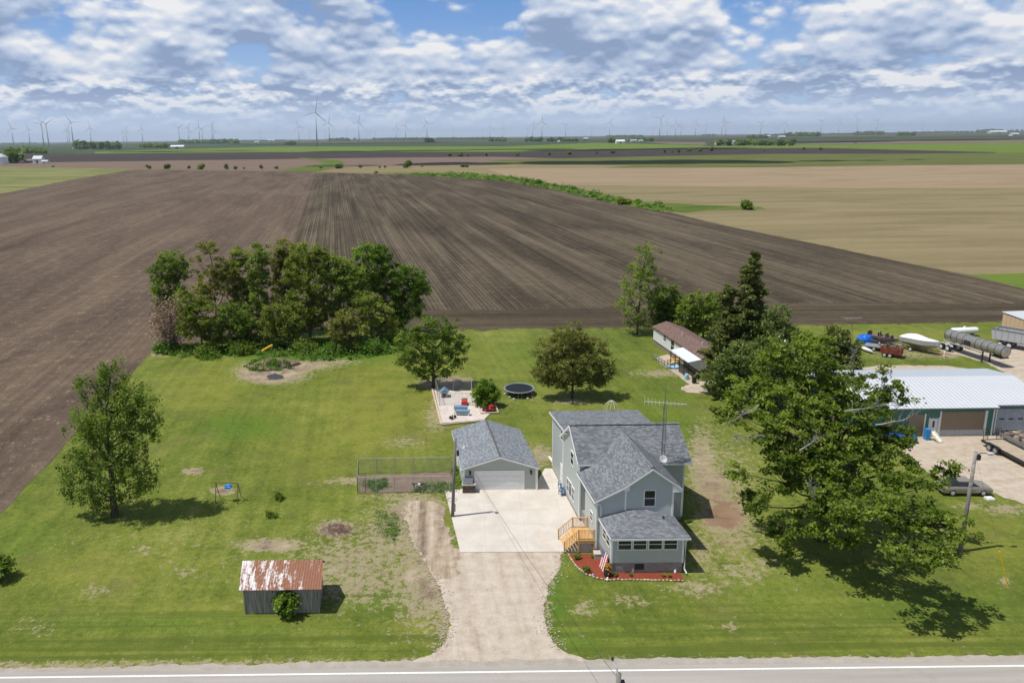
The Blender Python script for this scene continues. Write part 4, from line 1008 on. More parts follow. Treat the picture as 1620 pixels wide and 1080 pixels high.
MB().box(0.16, 0.3, -0.12, 0.08, 0.6, 1.3).build('meter_box', paint('meter_grey', (0.3, 0.3, 0.31)), pole1)

pb, pt = at(1519, 872), atY(1544, 714, at(1519, 872).y)
pole2 = thing('utility_pole', 'grey utility pole with street lamp arm rising beyond the big tree', 'utility pole', (pb.x, pb.y, 0))
d2 = pt - pb
MB().path([(0, 0, 0), tuple(d2 * 0.5), tuple(d2)], [0.19, 0.16, 0.13], 10).build('pole', paint('pole_pale', (0.27, 0.25, 0.23), 0.9, 0.35, scale=5), pole2, smooth=True)
MB().path([tuple(d2 * 0.96), (d2.x + 0.4, d2.y, d2.z - 0.15), (d2.x + 0.95, d2.y - 0.15, d2.z - 0.12)], 0.035, 5).build('lamp_arm', DARK, pole2)
MB().lathe([(0.02, -0.3), (0.12, -0.2), (0.15, 0.1), (0.06, 0.28)], (d2.x + 1.15, d2.y - 0.15, d2.z - 0.14), 10, 'X').build('lamp_head', LAMP, pole2)
MB().box(d2.x + 0.1, d2.x + 0.35, d2.y - 0.2, d2.y + 0.1, d2.z - 0.7, d2.z - 0.25).build('junction_box', DARK, pole2)
gtop = Vector(pb) + d2 * 0.97; gb = at(1594, 926); gm_ = atY(1581, 871, gb.y + 0.3)
gw = thing('guy_wire', 'yellow plastic guard sleeve on the guy wire of the utility pole', 'guy wire', (gb.x, gb.y, 0))
MB().tube((0, 0, 0), tuple(gm_ - gb), 0.05, n=6).build('guard_sleeve', paint('guard_yellow', (0.72, 0.50, 0.01), 0.5), gw)
MB().tube(tuple(gm_ - gb), tuple(gtop - gb), 0.008, n=3).build('wire', DARK, gw)

f3 = at(968, 1046, 10.0)
pole3 = thing('road_pole', 'brown utility pole top with pale insulator bracket at the bottom edge', 'utility pole', (f3.x + 0.28, f3.y - 0.35, 0))
MB().path([(0, 0, 0), (0, 0, 5), (0, 0, 9.6)], [0.2, 0.16, 0.13], 10).build('pole', POLEWOOD, pole3, smooth=True)
MB().path([(0, 0, 9.5), (-0.1, 0.12, 9.85), (-0.26, 0.34, 10.1)], [0.05, 0.045, 0.05], 6).build('bracket', paint('bracket_pale', (0.5, 0.49, 0.46)), pole3)
MB().lathe([(0.05, 0), (0.075, 0.03), (0.03, 0.07), (0.075, 0.11), (0.04, 0.15)], (-0.26, 0.34, 10.1), 10).build('insulator', DARK, pole3)
MB().box(0.08, 0.3, -0.1, 0.1, 8.6, 9.2).build('fitting', DARK, pole3)
def wire(name, a, b, sag, label, r=0.012, n=14):
    a, b = Vector(a), Vector(b); pts = []
    for i in range(n + 1):
        f = i / n; p = a.lerp(b, f); p.z -= sag * 4 * f * (1 - f); pts.append(tuple(p))
    return tag(MB().path(pts, r, 4).build(name, DARK), label, 'cable')
eave = Vector(T(1.0, -0.3, 2.6)) + O2
wire('power_line', eave, (f3.x + 0.2, f3.y - 0.3, 9.4), 0.8, 'thin dark cable running from the garage to the pole by the road', 0.013)
wire('power_line', Vector((at(716, 817).x, at(716, 817).y, 0)) + d1 * 0.95, eave, 0.05, 'short dark cable from the lamp pole to the garage eave', 0.01)

# ---------------------------------------------------------------- garden run with chain link fence
def linkfn(t, b):
    u, v, _ = t.sep(t.uv()); a = t.math('ADD', u, v); c = t.math('SUBTRACT', u, v)
    def ln(q): return t.math('LESS_THAN', t.math('ABSOLUTE', t.math('SUBTRACT', t.math('FRACT', t.math('DIVIDE', q, 0.10)), 0.5)), 0.045)
    k = t.math('MAXIMUM', ln(a), ln(c))
    t.put(b.inputs['Base Color'], (0.30, 0.31, 0.32)); b.inputs['Roughness'].default_value = 0.5
    t.put(b.inputs['Alpha'], k)
LINK = mat('chain_link_mesh', linkfn)
GALV = paint('galvanised_pipe', (0.42, 0.43, 0.44), 0.45, 0.15, 0.4)
def chainfence(name, label, pts, h, group=None, npost=None, toprail=True, closed=False):
    P_ = [at(*p) for p in pts]; o = P_[0]; root = thing(name, label, 'fence', (o.x, o.y, 0), 0, group)
    segs = list(zip(P_, P_[1:] + ([P_[0]] if closed else [])))
    if not closed: segs = segs[:len(P_) - 1]
    for a, b in segs:
        a_, b_ = a - o, b - o; L = (b_ - a_).length; n = max(1, round(L / (npost or 2.4)))
        for i in range(n + 1):
            if i == n and closed: continue
            q = a_.lerp(b_, i / n); MB().tube((q.x, q.y, 0), (q.x, q.y, h + 0.04), 0.035, n=6).build('post', GALV, root)
        if toprail: MB().tube((a_.x, a_.y, h), (b_.x, b_.y, h), 0.025, n=5).build('rail', GALV, root)
        MB().add([(a_.x, a_.y, 0.03), (b_.x, b_.y, 0.03), (b_.x, b_.y, h), (a_.x, a_.y, h)], [(0, 1, 2, 3)]).build('wire_mesh', LINK, root)
    return root
chainfence('chain_link_fence', 'chain link fence round the brown garden plot left of the garage', [(713, 747), (567, 749), (566, 780), (712, 778)], 1.75, npost=1.9)
soil_garden = mat('garden_soil', gravelfn([(0.10, 0.072, 0.052), (0.19, 0.14, 0.105), (0.28, 0.21, 0.16)], R(90), 0.5))
sheet('garden_bed', [(568, 751), (640, 750), (714, 744), (719, 777), (640, 779), (568, 780)], soil_garden, 0.004, 0.15, 0.4, label='bare brown garden soil inside the fence')

def scatter_leaves(name, label, px_poly, n, lm, hmax=0.25, leaf=0.14, seed=1, clumps=None, spread=0.35):
    rg = np.random.default_rng(seed); P_ = [at(*p) for p in px_poly]
    xs_, ys_ = [p.x for p in P_], [p.y for p in P_]; cs, ti = [], []
    def inside(x, y):
        c = False; j = len(P_) - 1
        for i in range(len(P_)):
            if (P_[i].y > y) != (P_[j].y > y) and x < (P_[j].x - P_[i].x) * (y - P_[i].y) / (P_[j].y - P_[i].y) + P_[i].x: c = not c
            j = i
        return c
    cl = []
    while len(cl) < (clumps or n // 30):
        x, y = rg.uniform(min(xs_), max(xs_)), rg.uniform(min(ys_), max(ys_))
        if inside(x, y): cl.append((x, y, rg.uniform(0.3, 1)))
    per_ = max(1, n // len(cl))
    for x, y, h in cl:
        k = int(per_ * rg.uniform(0.5, 1.5)); q = rg.normal(size=(k, 3)) * spread * h; q[:, 2] = np.abs(rg.normal(size=k)) * hmax * h * 0.6 + 0.03
        q[:, 0] += x; q[:, 1] += y; cs.append(q); ti.append(np.full(k, rg.uniform(0.1, 0.9)) + rg.normal(size=k) * 0.15)
    cs = np.concatenate(cs); ti = np.clip(np.concatenate(ti), 0, 1)
    o = link(name, quads_mesh(name, leaf_quads(rg, cs, leaf, 0.6), ti), lm); return tag(o, label, kind='stuff')
scatter_leaves('weeds', 'weeds growing in the fenced garden soil', [(572, 762), (612, 758), (612, 774), (590, 776)], 900, LEAF_W, 0.25, 0.14, 11)
scatter_leaves('weeds', 'weeds along the near side of the fenced garden', [(650, 766), (714, 764), (720, 776), (655, 776)], 1100, LEAF_W, 0.25, 0.14, 12)
scatter_leaves('weeds', 'lush weed patch between the shed and the muddy track', [(596, 808), (622, 806), (634, 840), (622, 862), (606, 850), (598, 830)], 1500, LEAF_W, 0.04, 0.08, 13)
scatter_leaves('weeds', 'weeds along the left side of the garage', [(716, 742), (731, 742), (731, 776), (722, 776)], 450, LEAF_W, 0.3, 0.13, 15)
for i, (x, y) in enumerate(((441, 789), (430, 816))): bush('weed_clump', ['dark weed clump in the open lawn, farther of two', 'dark weed clump in the open lawn, nearer of two'][i], x, y, 22, 9, LEAF_M, 60 + i, 'weeds', 0.13, 260)
rg_ = random.Random(8); bp = at(530, 838); br_ = thing('brush_pile', 'low heap of dry reddish twigs on the lawn above the shed', 'brush pile', (bp.x, bp.y, 0)); mb = MB()
for i in range(150):
    a = rg_.uniform(0, 6.28); q = Vector((rg_.gauss(0, 0.8), rg_.gauss(0, 0.5), rg_.uniform(0.02, 0.3))); l = rg_.uniform(0.4, 1.1)
    mb.tube(tuple(q), (q.x + math.cos(a) * l, q.y + math.sin(a) * l, max(0.02, q.z + rg_.gauss(0, 0.15))), 0.02, 0.008, 3)
o = mb.build('twigs', paint('twig_red', (0.17, 0.10, 0.08), 0.9, 0.4), br_); o['kind'] = 'stuff'

# ---------------------------------------------------------------- dog
def skinned(name, verts, edges, radii, m, parent, sub=2, root_i=0):
    me = bpy.data.meshes.new(name); me.from_pydata(verts, edges, []); o = link(name, me, m, parent)
    mo = o.modifiers.new('skin', 'SKIN'); mo.use_smooth_shade = True
    for i, r in enumerate(radii): me.skin_vertices[0].data[i].radius = (r, r)
    for i in range(len(verts)): me.skin_vertices[0].data[i].use_root = (i == root_i)
    s = o.modifiers.new('sub', 'SUBSURF'); s.levels = sub; s.render_levels = sub
    return o
def dogfn(t, b):
    n = t.noise(t.obj(), 3.3, 2, 0.4); x, y, z = t.sep(t.obj())
    g = t.math('MULTIPLY_ADD', t.math('ABSOLUTE', t.math('SUBTRACT', x, 0.05)), 0.35, n)
    t.put(b.inputs['Base Color'], t.mix(t.mapr(g, 0.555, 0.585), (0.72, 0.70, 0.67), (0.018, 0.016, 0.015)))
p = at(663, 774); dog = thing('dog', 'black and white dog standing beside the fenced garden', 'dog', (p.x, p.y, 0.0), R(200))
V = [(0, 0, 0.56), (0.25, 0, 0.57), (0.42, 0, 0.58), (-0.28, 0, 0.57), (-0.42, 0, 0.60), (0.56, 0, 0.70), (0.66, 0, 0.76), (0.82, 0, 0.71),
     (0.38, 0.10, 0.42), (0.38, 0.11, 0.22), (0.40, 0.11, 0.03), (0.38, -0.10, 0.42), (0.36, -0.11, 0.22), (0.38, -0.11, 0.03),
     (-0.32, 0.10, 0.40), (-0.42, 0.11, 0.22), (-0.36, 0.11, 0.03), (-0.32, -0.10, 0.40), (-0.40, -0.11, 0.22), (-0.34, -0.11, 0.03), (-0.58, 0, 0.56), (-0.74, 0.03, 0.50)]
Ed = [(0, 1), (1, 2), (0, 3), (3, 4), (2, 5), (5, 6), (6, 7), (2, 8), (8, 9), (9, 10), (2, 11), (11, 12), (12, 13), (3, 14), (14, 15), (15, 16), (3, 17), (17, 18), (18, 19), (4, 20), (20, 21)]
Rr = [0.17, 0.18, 0.15, 0.15, 0.11, 0.10, 0.10, 0.045, 0.07, 0.04, 0.045, 0.07, 0.04, 0.045, 0.09, 0.04, 0.045, 0.09, 0.04, 0.045, 0.035, 0.02]
skinned('body', V, Ed, Rr, mat('dog_coat', dogfn), dog)
for s in (-1, 1): MB().prism([(0.60, 0.06 * s, 0.84), (0.68, 0.10 * s, 0.83), (0.64, 0.13 * s, 0.74)], (0, 0.02 * s, 0)).build('ear', paint('dog_black', (0.02, 0.018, 0.017)), dog)

# ---------------------------------------------------------------- trampoline
p = at(821, 623); tp = thing('trampoline', 'round black trampoline on short legs in the back lawn', 'trampoline', (p.x, p.y, 0))
MB().lathe([(0.01, 0.86), (1.85, 0.87), (1.87, 0.86)], n=40).build('jumping_mat', paint('tramp_black', (0.012, 0.016, 0.024), 0.9), tp)
ring = [(2.1 * math.cos(R(a)), 2.1 * math.sin(R(a)), 0.88) for a in range(0, 361, 9)]
MB().path(ring, 0.05, 6).build('frame_ring', GALV, tp)
MB().lathe([(1.88, 0.885), (2.1, 0.90), (2.14, 0.87), (1.88, 0.85), (1.88, 0.885)], n=40, cap=False).build('spring_pad', paint('pad_grey', (0.13, 0.16, 0.18), 0.6), tp)
for k in range(6):
    a = R(30 + 60 * k); MB().path([(2.05 * math.cos(a - .12), 2.05 * math.sin(a - .12), 0.85), (2.1 * math.cos(a - .12), 2.1 * math.sin(a - .12), 0.03), (2.1 * math.cos(a + .12), 2.1 * math.sin(a + .12), 0.03), (2.05 * math.cos(a + .12), 2.05 * math.sin(a + .12), 0.85)], 0.03, 5).build('leg', GALV, tp)
rg_ = random.Random(3)
for i, (x, y) in enumerate(((799, 624), (806, 629), (813, 632), (835, 631), (842, 628))):
    p = at(x, y); s_ = MB().lathe([(0.16, 0), (0.2, 0.1), (0.12, 0.2), (0.02, 0.22)], n=7).build('stone', paint('pale_stone', (0.45, 0.4, 0.34)), None, loc=(p.x, p.y, 0)); tag(s_, ['leftmost', 'second', 'third', 'second from right', 'rightmost'][i] + ' of the pale stones under the rim of the trampoline', 'stone', 'stones under the trampoline')

# ---------------------------------------------------------------- kennel slab
PINKC = mat('kennel_concrete', gravelfn([(0.36, 0.31, 0.27), (0.55, 0.49, 0.44), (0.62, 0.57, 0.52)], -R(6.9), 0.4))
slab('patio', [(699, 670), (766, 664), (775, 655), (768, 640), (752, 619), (687, 617)], PINKC, 0.08, 'pinkish concrete slab of the dog kennel')
LUM = paint('pale_lumber', (0.55, 0.43, 0.32), 0.85, 0.2)
def beam(name, a, b, w_, z0, z1, m, label, cat):
    a, b = at(*a), at(*b); d = b - a; o = MB().box(0, d.length, -w_ / 2, w_ / 2, z0, z1).build(name, m, None, loc=(a.x, a.y, 0), rz=math.atan2(d.y, d.x)); return tag(o, label, cat)
beam('timber_curb', (698, 672.5), (684, 617), 0.22, 0, 0.22, LUM, 'pale timber along the left side of the kennel slab', 'timber')
beam('timber_curb', (699, 673), (768, 666), 0.2, 0, 0.2, LUM, 'pale timber along the near side of the kennel slab', 'timber')
kf = chainfence('kennel_fence', 'tall chain link kennel pen around a dog house', [(695, 641.5), (747, 641.5), (746, 618), (689, 618)], 1.8, npost=3.0, closed=True)
p = at(703, 630); dh = thing('dog_house', 'small dog house with blue gable roof inside the kennel pen', 'dog house', (p.x, p.y, 0.08))
BLUEG = paint('blue_grey', (0.15, 0.26, 0.36), 0.6)
MB().prism([(-0.42, 0, 0), (0.42, 0, 0), (0.42, 0, 0.75), (0, 0, 1.15), (-0.42, 0, 0.75)], (0, 1.1, 0)).build('wall', paint('dog_house_grey', (0.33, 0.36, 0.38)), dh)
for s in (-1, 1): MB().prism([(0, -0.1, 1.2), (0.6 * s, -0.1, 0.68), (0.6 * s, 1.2, 0.68), (0, 1.2, 1.2)], (0, 0, 0.05)).build('roof', BLUEG, dh)
MB().box(-0.22, 0.22, -0.03, 0.0, 0.02, 0.68).build('doorway', DARK, dh)
def lounger(px, py, label, col):
    p = at(px, py); c = thing('picnic_bench', label, 'bench', (p.x, p.y, 0.08), R(-7), 'blue topped benches on the kennel slab')
    MB().lathe([(0.01, -0.9), (0.27, -0.88), (0.29, 0), (0.27, 0.88), (0.01, 0.9)], (0, 0, 0.48), 14, 'X').build('seat', col, c)
    for x in (-0.8, 0.8): MB().box(x - 0.06, x + 0.06, -0.3, 0.3, 0, 0.32).build('leg', WHITE, c)
lounger(729, 650.5, 'blue rounded bench on the kennel slab, farther of the two', BLUEG)
lounger(732, 657, 'blue rounded bench on the kennel slab, nearer of the two', BLUEG)
p = at(735, 641); rc = thing('toy_car', 'red and beige child ride-on toy against the kennel fence', 'toy car', (p.x, p.y, 0.08))
TRED = paint('toy_red', (0.55, 0.03, 0.04), 0.4)
MB().box(-0.35, 0.35, -0.4, 0.3, 0.1, 0.55).build('body', TRED, rc); MB().box(-0.4, 0.4, 0.3, 0.6, 0.1, 0.85).build('back', LUM, rc)
for x in (-0.4, 0.4):
    for y in (-0.3, 0.3): MB().lathe([(0.13, -0.04), (0.13, 0.04)], (x, y, 0.13), 10, 'X').build('wheel', DARK, rc)
p = at(717, 663); tr_ = thing('tricycle', 'dark little tricycle on the kennel slab', 'tricycle', (p.x, p.y, 0.08), R(40))
MB().tube((-0.3, 0, 0.3), (0.3, 0, 0.45), 0.04).tube((0.3, 0, 0.2), (0.25, 0, 0.7), 0.03).build('frame', TRED, tr_)
MB().tube((0.25, -0.2, 0.7), (0.25, 0.2, 0.7), 0.025).build('handlebar', DARK, tr_)
for x, y in ((0.32, 0), (-0.3, 0.2), (-0.3, -0.2)): MB().lathe([(0.2, -0.03), (0.2, 0.03)], (x, y, 0.2), 12, 'Y').build('wheel', DARK, tr_)
MB().box(-0.2, 0.02, -0.1, 0.1, 0.42, 0.48).build('saddle', DARK, tr_)
# raised bed with red garden tractor
a_, c_ = at(764, 656), at(783, 655)
rb = thing('raised_bed', 'pale timber framed bed beside the kennel slab', 'raised bed', (c_.x - 0.9, c_.y + 2.2, 0), R(6))
for x0, x1, y0, y1 in ((-1.2, 1.2, -2.2, -2.05), (-1.2, 1.2, 2.05, 2.2), (-1.2, -1.08, -2.04, 2.04), (1.08, 1.2, -2.04, 2.04)): MB().box(x0, x1, y0, y1, 0, 0.25).build('side_board', LUM, rb)
p = at(773, 651); mw = thing('lawn_mower', 'red lawn mower parked in the timber bed', 'lawn mower', (p.x, p.y, 0.02), R(35))
MB().box(-0.55, 0.35, -0.32, 0.32, 0.2, 0.38).build('deck', TRED, mw)
MB().prism([(0.15, -0.25, 0.38), (0.85, -0.22, 0.38), (0.85, -0.22, 0.7), (0.2, -0.25, 0.78)], (0, 0.48, 0)).build('hood', TRED, mw)
MB().box(-0.5, -0.1, -0.2, 0.2, 0.5, 0.58).box(-0.56, -0.48, -0.2, 0.2, 0.58, 0.9).build('seat', DARK, mw)
MB().path([(0.2, 0, 0.6), (0.02, 0, 0.92)], 0.025, 4).build('steering_column', DARK, mw)
for x, r in ((-0.45, 0.26), (0.65, 0.18)):
    for y in (-0.4, 0.4): MB().lathe([(r * 0.5, -0.08), (r, -0.07), (r, 0.07), (r * 0.5, 0.08)], (x, y, r), 12, 'Y').build('wheel', DARK, mw)

# ---------------------------------------------------------------- swing set
p = at(340, 797); p2 = at(377, 795)
sw = thing('swing_set', 'rusty A frame swing set with a blue seat on a worn patch of lawn', 'swing set', (p.x, p.y, 0)); Lw = (p2 - p).length
RUSTY = paint('rusty_pipe', (0.17, 0.09, 0.06), 0.7, 0.4)
MB().tube((0, 0.6, 1.95), (Lw, 0.6, 1.95), 0.045).build('top_bar', RUSTY, sw)
for x in (0.05, Lw - 0.05):
    for y in (0, 1.4): MB().tube((x, 0.6, 1.95), (x, y, 0), 0.035).build('leg', RUSTY, sw)
    MB().tube((x, 0.27, 0.95), (x, 0.97, 0.95), 0.025).build('cross_bar', RUSTY, sw)
MB().prism([(0.95, 0.35, 1.45), (1.5, 0.35, 1.4), (1.6, 0.8, 1.5), (1.2, 0.9, 1.62), (0.9, 0.75, 1.5)], (0, 0, 0.14)).build('swing_seat', paint('swing_blue', (0.02, 0.2, 0.6), 0.4), sw)
for x in (1.05, 1.5): MB().tube((x, 0.6, 1.55), (x, 0.6, 1.95), 0.012, n=3).build('chain', DARK, sw)
MB().tube((1.95, 0.6, 1.95), (1.9, 0.6, 0.9), 0.02, n=3).build('yellow_rope', paint('rope_yellow', (0.6, 0.4, 0.05)), sw)

# burn patch, weed mound, yellow slide
ASH = paint('ash', (0.055, 0.06, 0.07), 0.95, 0.5, scale=5)
sheet('ash_patch', [(422, 594), (434, 590), (446, 593), (450, 598), (436, 600), (424, 599)], ASH, 0.004, 0.12, 0.3, label='dark ash of an old fire')
rg = np.random.default_rng(21)
p = at(430, 578); md = thing('weed_mound', 'rounded mound of bright green weeds in front of the grove', 'mound', (p.x, p.y, 0))
mr = []
for r_, z_ in ((1.0, -0.05), (0.86, 0.35), (0.6, 0.8), (0.3, 1.05), (0.03, 1.12)):
    mr.append([(3.7 * r_ * math.cos(R(a)) * (1 + 0.22 * math.sin(R(a * 2 + 40)) + 0.1 * math.sin(R(a * 5))), 2.6 * r_ * math.sin(R(a)) * (1 + 0.15 * math.sin(R(a * 3))), z_ * (1 + 0.2 * math.sin(R(a * 3 + 90)))) for a in range(0, 360, 15)])
MB().loft(mr).build('earth', paint('mound_soil', (0.24, 0.18, 0.125), 0.95, 0.5, scale=2.5), md, smooth=True)
cs_ = []
for k in range(170):
    a, q = rg.uniform(0, 6.283), math.sqrt(rg.uniform(0, 1)) * 1.1
    if math.cos(a - 0.5) > 0.1 and rg.uniform() < 0.72: continue
    z_ = float(np.interp(q, [0, 0.3, 0.6, 0.86, 1.0, 1.2], [1.12, 1.05, 0.8, 0.35, 0.0, 0.0])); h_ = rg.uniform(0.1, 0.4)
    o_ = rg.normal(size=(22, 3)) * np.array([0.28, 0.28, h_ * 0.6]); o_[:, 2] = np.abs(o_[:, 2]); cs_.append(o_ + np.array([3.7 * q * math.cos(a), 2.6 * q * math.sin(a), z_]))
cs_ = np.concatenate(cs_); mo = link('weeds', quads_mesh('weeds', leaf_quads(rg, cs_, 0.2, 0.5), rg.uniform(0, 1, len(cs_))), LEAF_W, md); mo['kind'] = 'stuff'
a_, b_ = atY(414, 555, p.y - 0.2), atY(431, 546, p.y + 0.8)
tag(MB().path([(0, 0, 0), tuple((b_ - a_) * 0.6 + Vector((0, 0, 0.05))), tuple(b_ - a_)], [0.16, 0.17, 0.18], 7).build('slide', paint('slide_yellow', (0.72, 0.45, 0.01), 0.4), None, loc=tuple(a_)), 'yellow plastic slide lying on top of the weed mound', 'slide')
# white wire frame behind the house
p = at(967, 652); fr = thing('wire_dome', 'white curved wire frame standing behind the rear roof of the house', 'garden frame', (p.x, p.y, 0))
for k in range(5):
    a = R(36 * k); MB().path([(1.0 * math.cos(a) * c2, 1.0 * math.sin(a) * c2, 1.6 * s2) for c2, s2 in [(math.cos(R(q)), math.sin(R(q))) for q in range(0, 181, 20)]], 0.03, 4).build('hoop', paint('cream', (0.62, 0.58, 0.45)), fr)

# ================================================================ the neighbour's yard (right)
def wheel(par, x, y, r, w_=0.22, rim=True, rm=None):
    o = MB().lathe([(r * 0.62, -w_ / 2), (r * 0.96, -w_ / 2), (r, -w_ / 3), (r, w_ / 3), (r * 0.96, w_ / 2), (r * 0.62, w_ / 2)], (x, y, r), 18, 'Y').build('wheel', DARK, par)
    if rim: MB().lathe([(0.02, -w_ * 0.56), (r * 0.4, -w_ * 0.56), (r * 0.61, -w_ * 0.50), (r * 0.61, w_ * 0.50), (r * 0.4, w_ * 0.56), (0.02, w_ * 0.56)], (x, y, r), 14, 'Y').build('rim', rm or paint('rim_white', (0.6, 0.6, 0.6), 0.4), o)
    return o
# mobile home
a_, b_ = at(1033, 541), atY(1033, 541, at(1033, 541).y)
m0 = at(1033, 542); mdir = math.atan2((at(1112, 598) - m0).y, (at(1112, 598) - m0).x)
mh = thing('mobile_home', 'white mobile home with low brown shingle roof beyond the back lawn', 'mobile home', (m0.x, m0.y, 0), mdir)
ML_ = 19.0; MWd = 4.6
MB().box(0, ML_, 0, MWd, 0.55, 2.95).prism([(0, 0.0, 2.95), (0, MWd, 2.95), (0, MWd / 2, 3.6)], (ML_, 0, 0)).build('wall', WSIDE, mh)
MB().box(0.05, ML_ - 0.05, 0.05, MWd - 0.05, 0, 0.55).build('skirting', paint('skirt_tan', (0.30, 0.24, 0.18), 0.9, 0.3), mh)
MB().box(-0.02, ML_ + 0.02, -0.03, 0.0, 0.5, 0.62).build('base_trim', paint('maroon_trim', (0.10, 0.035, 0.03)), mh)
for y0, y1 in ((-0.25, MWd / 2), (MWd + 0.25, MWd / 2)):
    roof_slab(mh, [(-0.2, y0, 2.92), (ML_ + 0.2, y0, 2.92), (ML_ + 0.2, y1, 3.7), (-0.2, y1, 3.7)][::1 if y0 < 0 else -1], SHINGB, lambda x, y, z: (x, y, z), fas=0.1, fm=paint('maroon_trim', (0.10, 0.035, 0.03)))
idT = lambda x, y, z: (x, y, z)
for u0, u1, z0, z1 in ((4.4, 5.6, 1.7, 2.65), (11.3, 12.7, 1.85, 2.65)): window_front(mh, u0, u1, z0, z1, 0.0, idT)
window_front(mh, 7.5, 8.9, 0.85, 2.7, 0.0, idT, name='door')
for x, y in ((9.0, 1.2), (14.5, 2.0)): MB().tube((x, y, 3.2), (x, y, 4.1), 0.12).build('roof_vent', LAMP, mh)
aw = thing('awning', 'white flat awning on slim posts along the mobile home', 'awning', (m0.x, m0.y, 0), mdir)
RIBW = mat('ribbed_white_roof', sidefn((0.58, 0.62, 0.68), (0.66, 0.70, 0.75), 0.28))
MB().prism([(12.6, -2.3, 2.4), (19.2, -2.3, 2.4), (19.2, -0.05, 2.75), (12.6, -0.05, 2.75)], (0, 0, 0.08)).build('roof', RIBW, aw)
for x in (12.7, 14.3, 15.9, 17.5, 19.0): MB().box(x, x + 0.1, -2.25, -2.15, 0, 2.38).build('post', DARK, aw)
MB().box(15.9, 19.0, -2.22, -2.18, 0.1, 0.9).build('screen', paint('screen_dark', (0.08, 0.08, 0.085), 0.8), aw)
sheet('patio', [(1037, 566), (1056, 560), (1075, 575), (1105, 598), (1098, 612), (1088, 606), (1065, 588), (1045, 575)], LOTG, 0.006, 0.1, 0.5, label='bare ground of the mobile home terrace')
fo = at(1034, 567) ; fe = at(1060, 584); df = fe - fo
fnc = thing('low_fence', 'low dark wooden fence beside the picnic table', 'fence', (fo.x, fo.y, 0), math.atan2(df.y, df.x)); Lf = df.length
for i in range(7): MB().box(i * Lf / 6 - 0.05, i * Lf / 6 + 0.05, -0.05, 0.05, 0, 0.85).build('post', OLDWOOD, fnc)
for z in (0.25, 0.62): MB().box(0, Lf, -0.08, -0.051, z, z + 0.16).build('rail', OLDWOOD, fnc)
p = at(1065, 576); pt_ = thing('picnic_table', 'orange wooden picnic table beside the mobile home', 'picnic table', (p.x, p.y, 0), R(10))
OW = paint('orange_wood', (0.55, 0.27, 0.05), 0.6, 0.2)
for i in range(4): MB().box(-1, 1, -0.38 + i * 0.2, -0.2 + i * 0.2, 0.72, 0.77).build('table_board', OW, pt_)
for y in (-0.8, 0.58): MB().box(-1, 1, y, y + 0.22, 0.42, 0.46).build('seat', OW, pt_)
for x in (-0.7, 0.7):
    MB().tube((x, -0.3, 0.72), (x, -0.65, 0), 0.05, n=4).build('leg', OW, pt_); MB().tube((x, 0.3, 0.72), (x, 0.65, 0), 0.05, n=4).build('leg', OW, pt_)
    MB().box(x - 0.03, x + 0.03, -0.8, 0.8, 0.36, 0.41).build('brace', OW, pt_)
p = at(1064, 581); q_ = thing('kiddie_pool', 'light blue paddling pool in front of the picnic table', 'paddling pool', (p.x, p.y, 0.0))
LB = paint('light_blue', (0.32, 0.52, 0.68), 0.4)
MB().lathe([(0.95, 0), (1.05, 0.3), (0.98, 0.31), (0.9, 0.08), (0.01, 0.06)], n=20).build('pool_wall', LB, q_)
p = at(1086, 600); q_ = thing('plastic_barrel', 'pale blue barrel at the foot of the awning posts', 'barrel', (p.x, p.y, 0)); MB().lathe([(0.25, 0), (0.3, 0.15), (0.3, 0.7), (0.24, 0.85), (0.02, 0.87)], n=14).build('barrel', LB, q_)
p = at(1098, 606); q_ = thing('waste_bin', 'dark waste bin near the spruce and awning', 'bin', (p.x, p.y, 0)); MB().prism([(-0.25, -0.25, 0), (0.25, -0.25, 0), (0.3, -0.3, 0.95), (-0.3, -0.3, 0.95)], (0, 0.55, 0)).build('bin_body', DARK, q_); MB().box(-0.33, 0.33, -0.33, 0.3, 0.955, 1.02).build('lid', DARK, q_)

# workshop
GREENM = mat('green_ribbed_wall', sidefn((0.085, 0.185, 0.145), (0.11, 0.22, 0.175), 0.3))
def ribroof(t, b):
    u, v, _ = t.sep(t.uv()); fr = t.math('FRACT', t.math('DIVIDE', u, 0.5)); r_ = t.mapr(t.math('ABSOLUTE', t.math('SUBTRACT', fr, 0.5)), 0.05, 0.22, 1.0, 0.0)
    n = t.noise(t.uv(), 0.5, 4, 0.6)
    c = t.mix(n, (0.52, 0.54, 0.57), (0.58, 0.60, 0.63)); c = t.mix(t.math('MULTIPLY', r_, 0.4), c, (0.26, 0.29, 0.34))
    t.put(b.inputs['Base Color'], c); b.inputs['Roughness'].default_value = 0.45; bump(t, r_, 0.8, 0.05)
RIBROOF = mat('white_ribbed_metal_roof', ribroof)
def vert(c1, c2, pitch):
    def fn(t, b):
        u, v, _ = t.sep(t.uv()); fr = t.math('FRACT', t.math('DIVIDE', u, pitch)); c = t.mix(t.noise(t.obj(), 1, 4), c1, c2)
        c = t.mix(t.mapr(t.math('ABSOLUTE', t.math('SUBTRACT', fr, 0.5)), 0.0, 0.12, 0.45, 0.0), c, tuple(x * 0.4 for x in c1)); t.put(b.inputs['Base Color'], c); b.inputs['Roughness'].default_value = 0.5
    return fn
GREENV = mat('green_vertical_metal', vert((0.06, 0.17, 0.125), (0.085, 0.21, 0.16), 0.5))
GREY_ROOF = mat('pale_grey_metal_roof', vert((0.38, 0.42, 0.47), (0.44, 0.48, 0.53), 0.62))
wl, wr = at(1345, 690), at(1570, 688); YW = wr.y
shop = thing('workshop', 'long green metal workshop with white ribbed roof and large tan sectional door', 'workshop', (wl.x, YW, 0)); LS = wr.x - wl.x
MB().box(0, LS, 0, 6.6, 0, 3.55).build('wall', GREENV, shop)
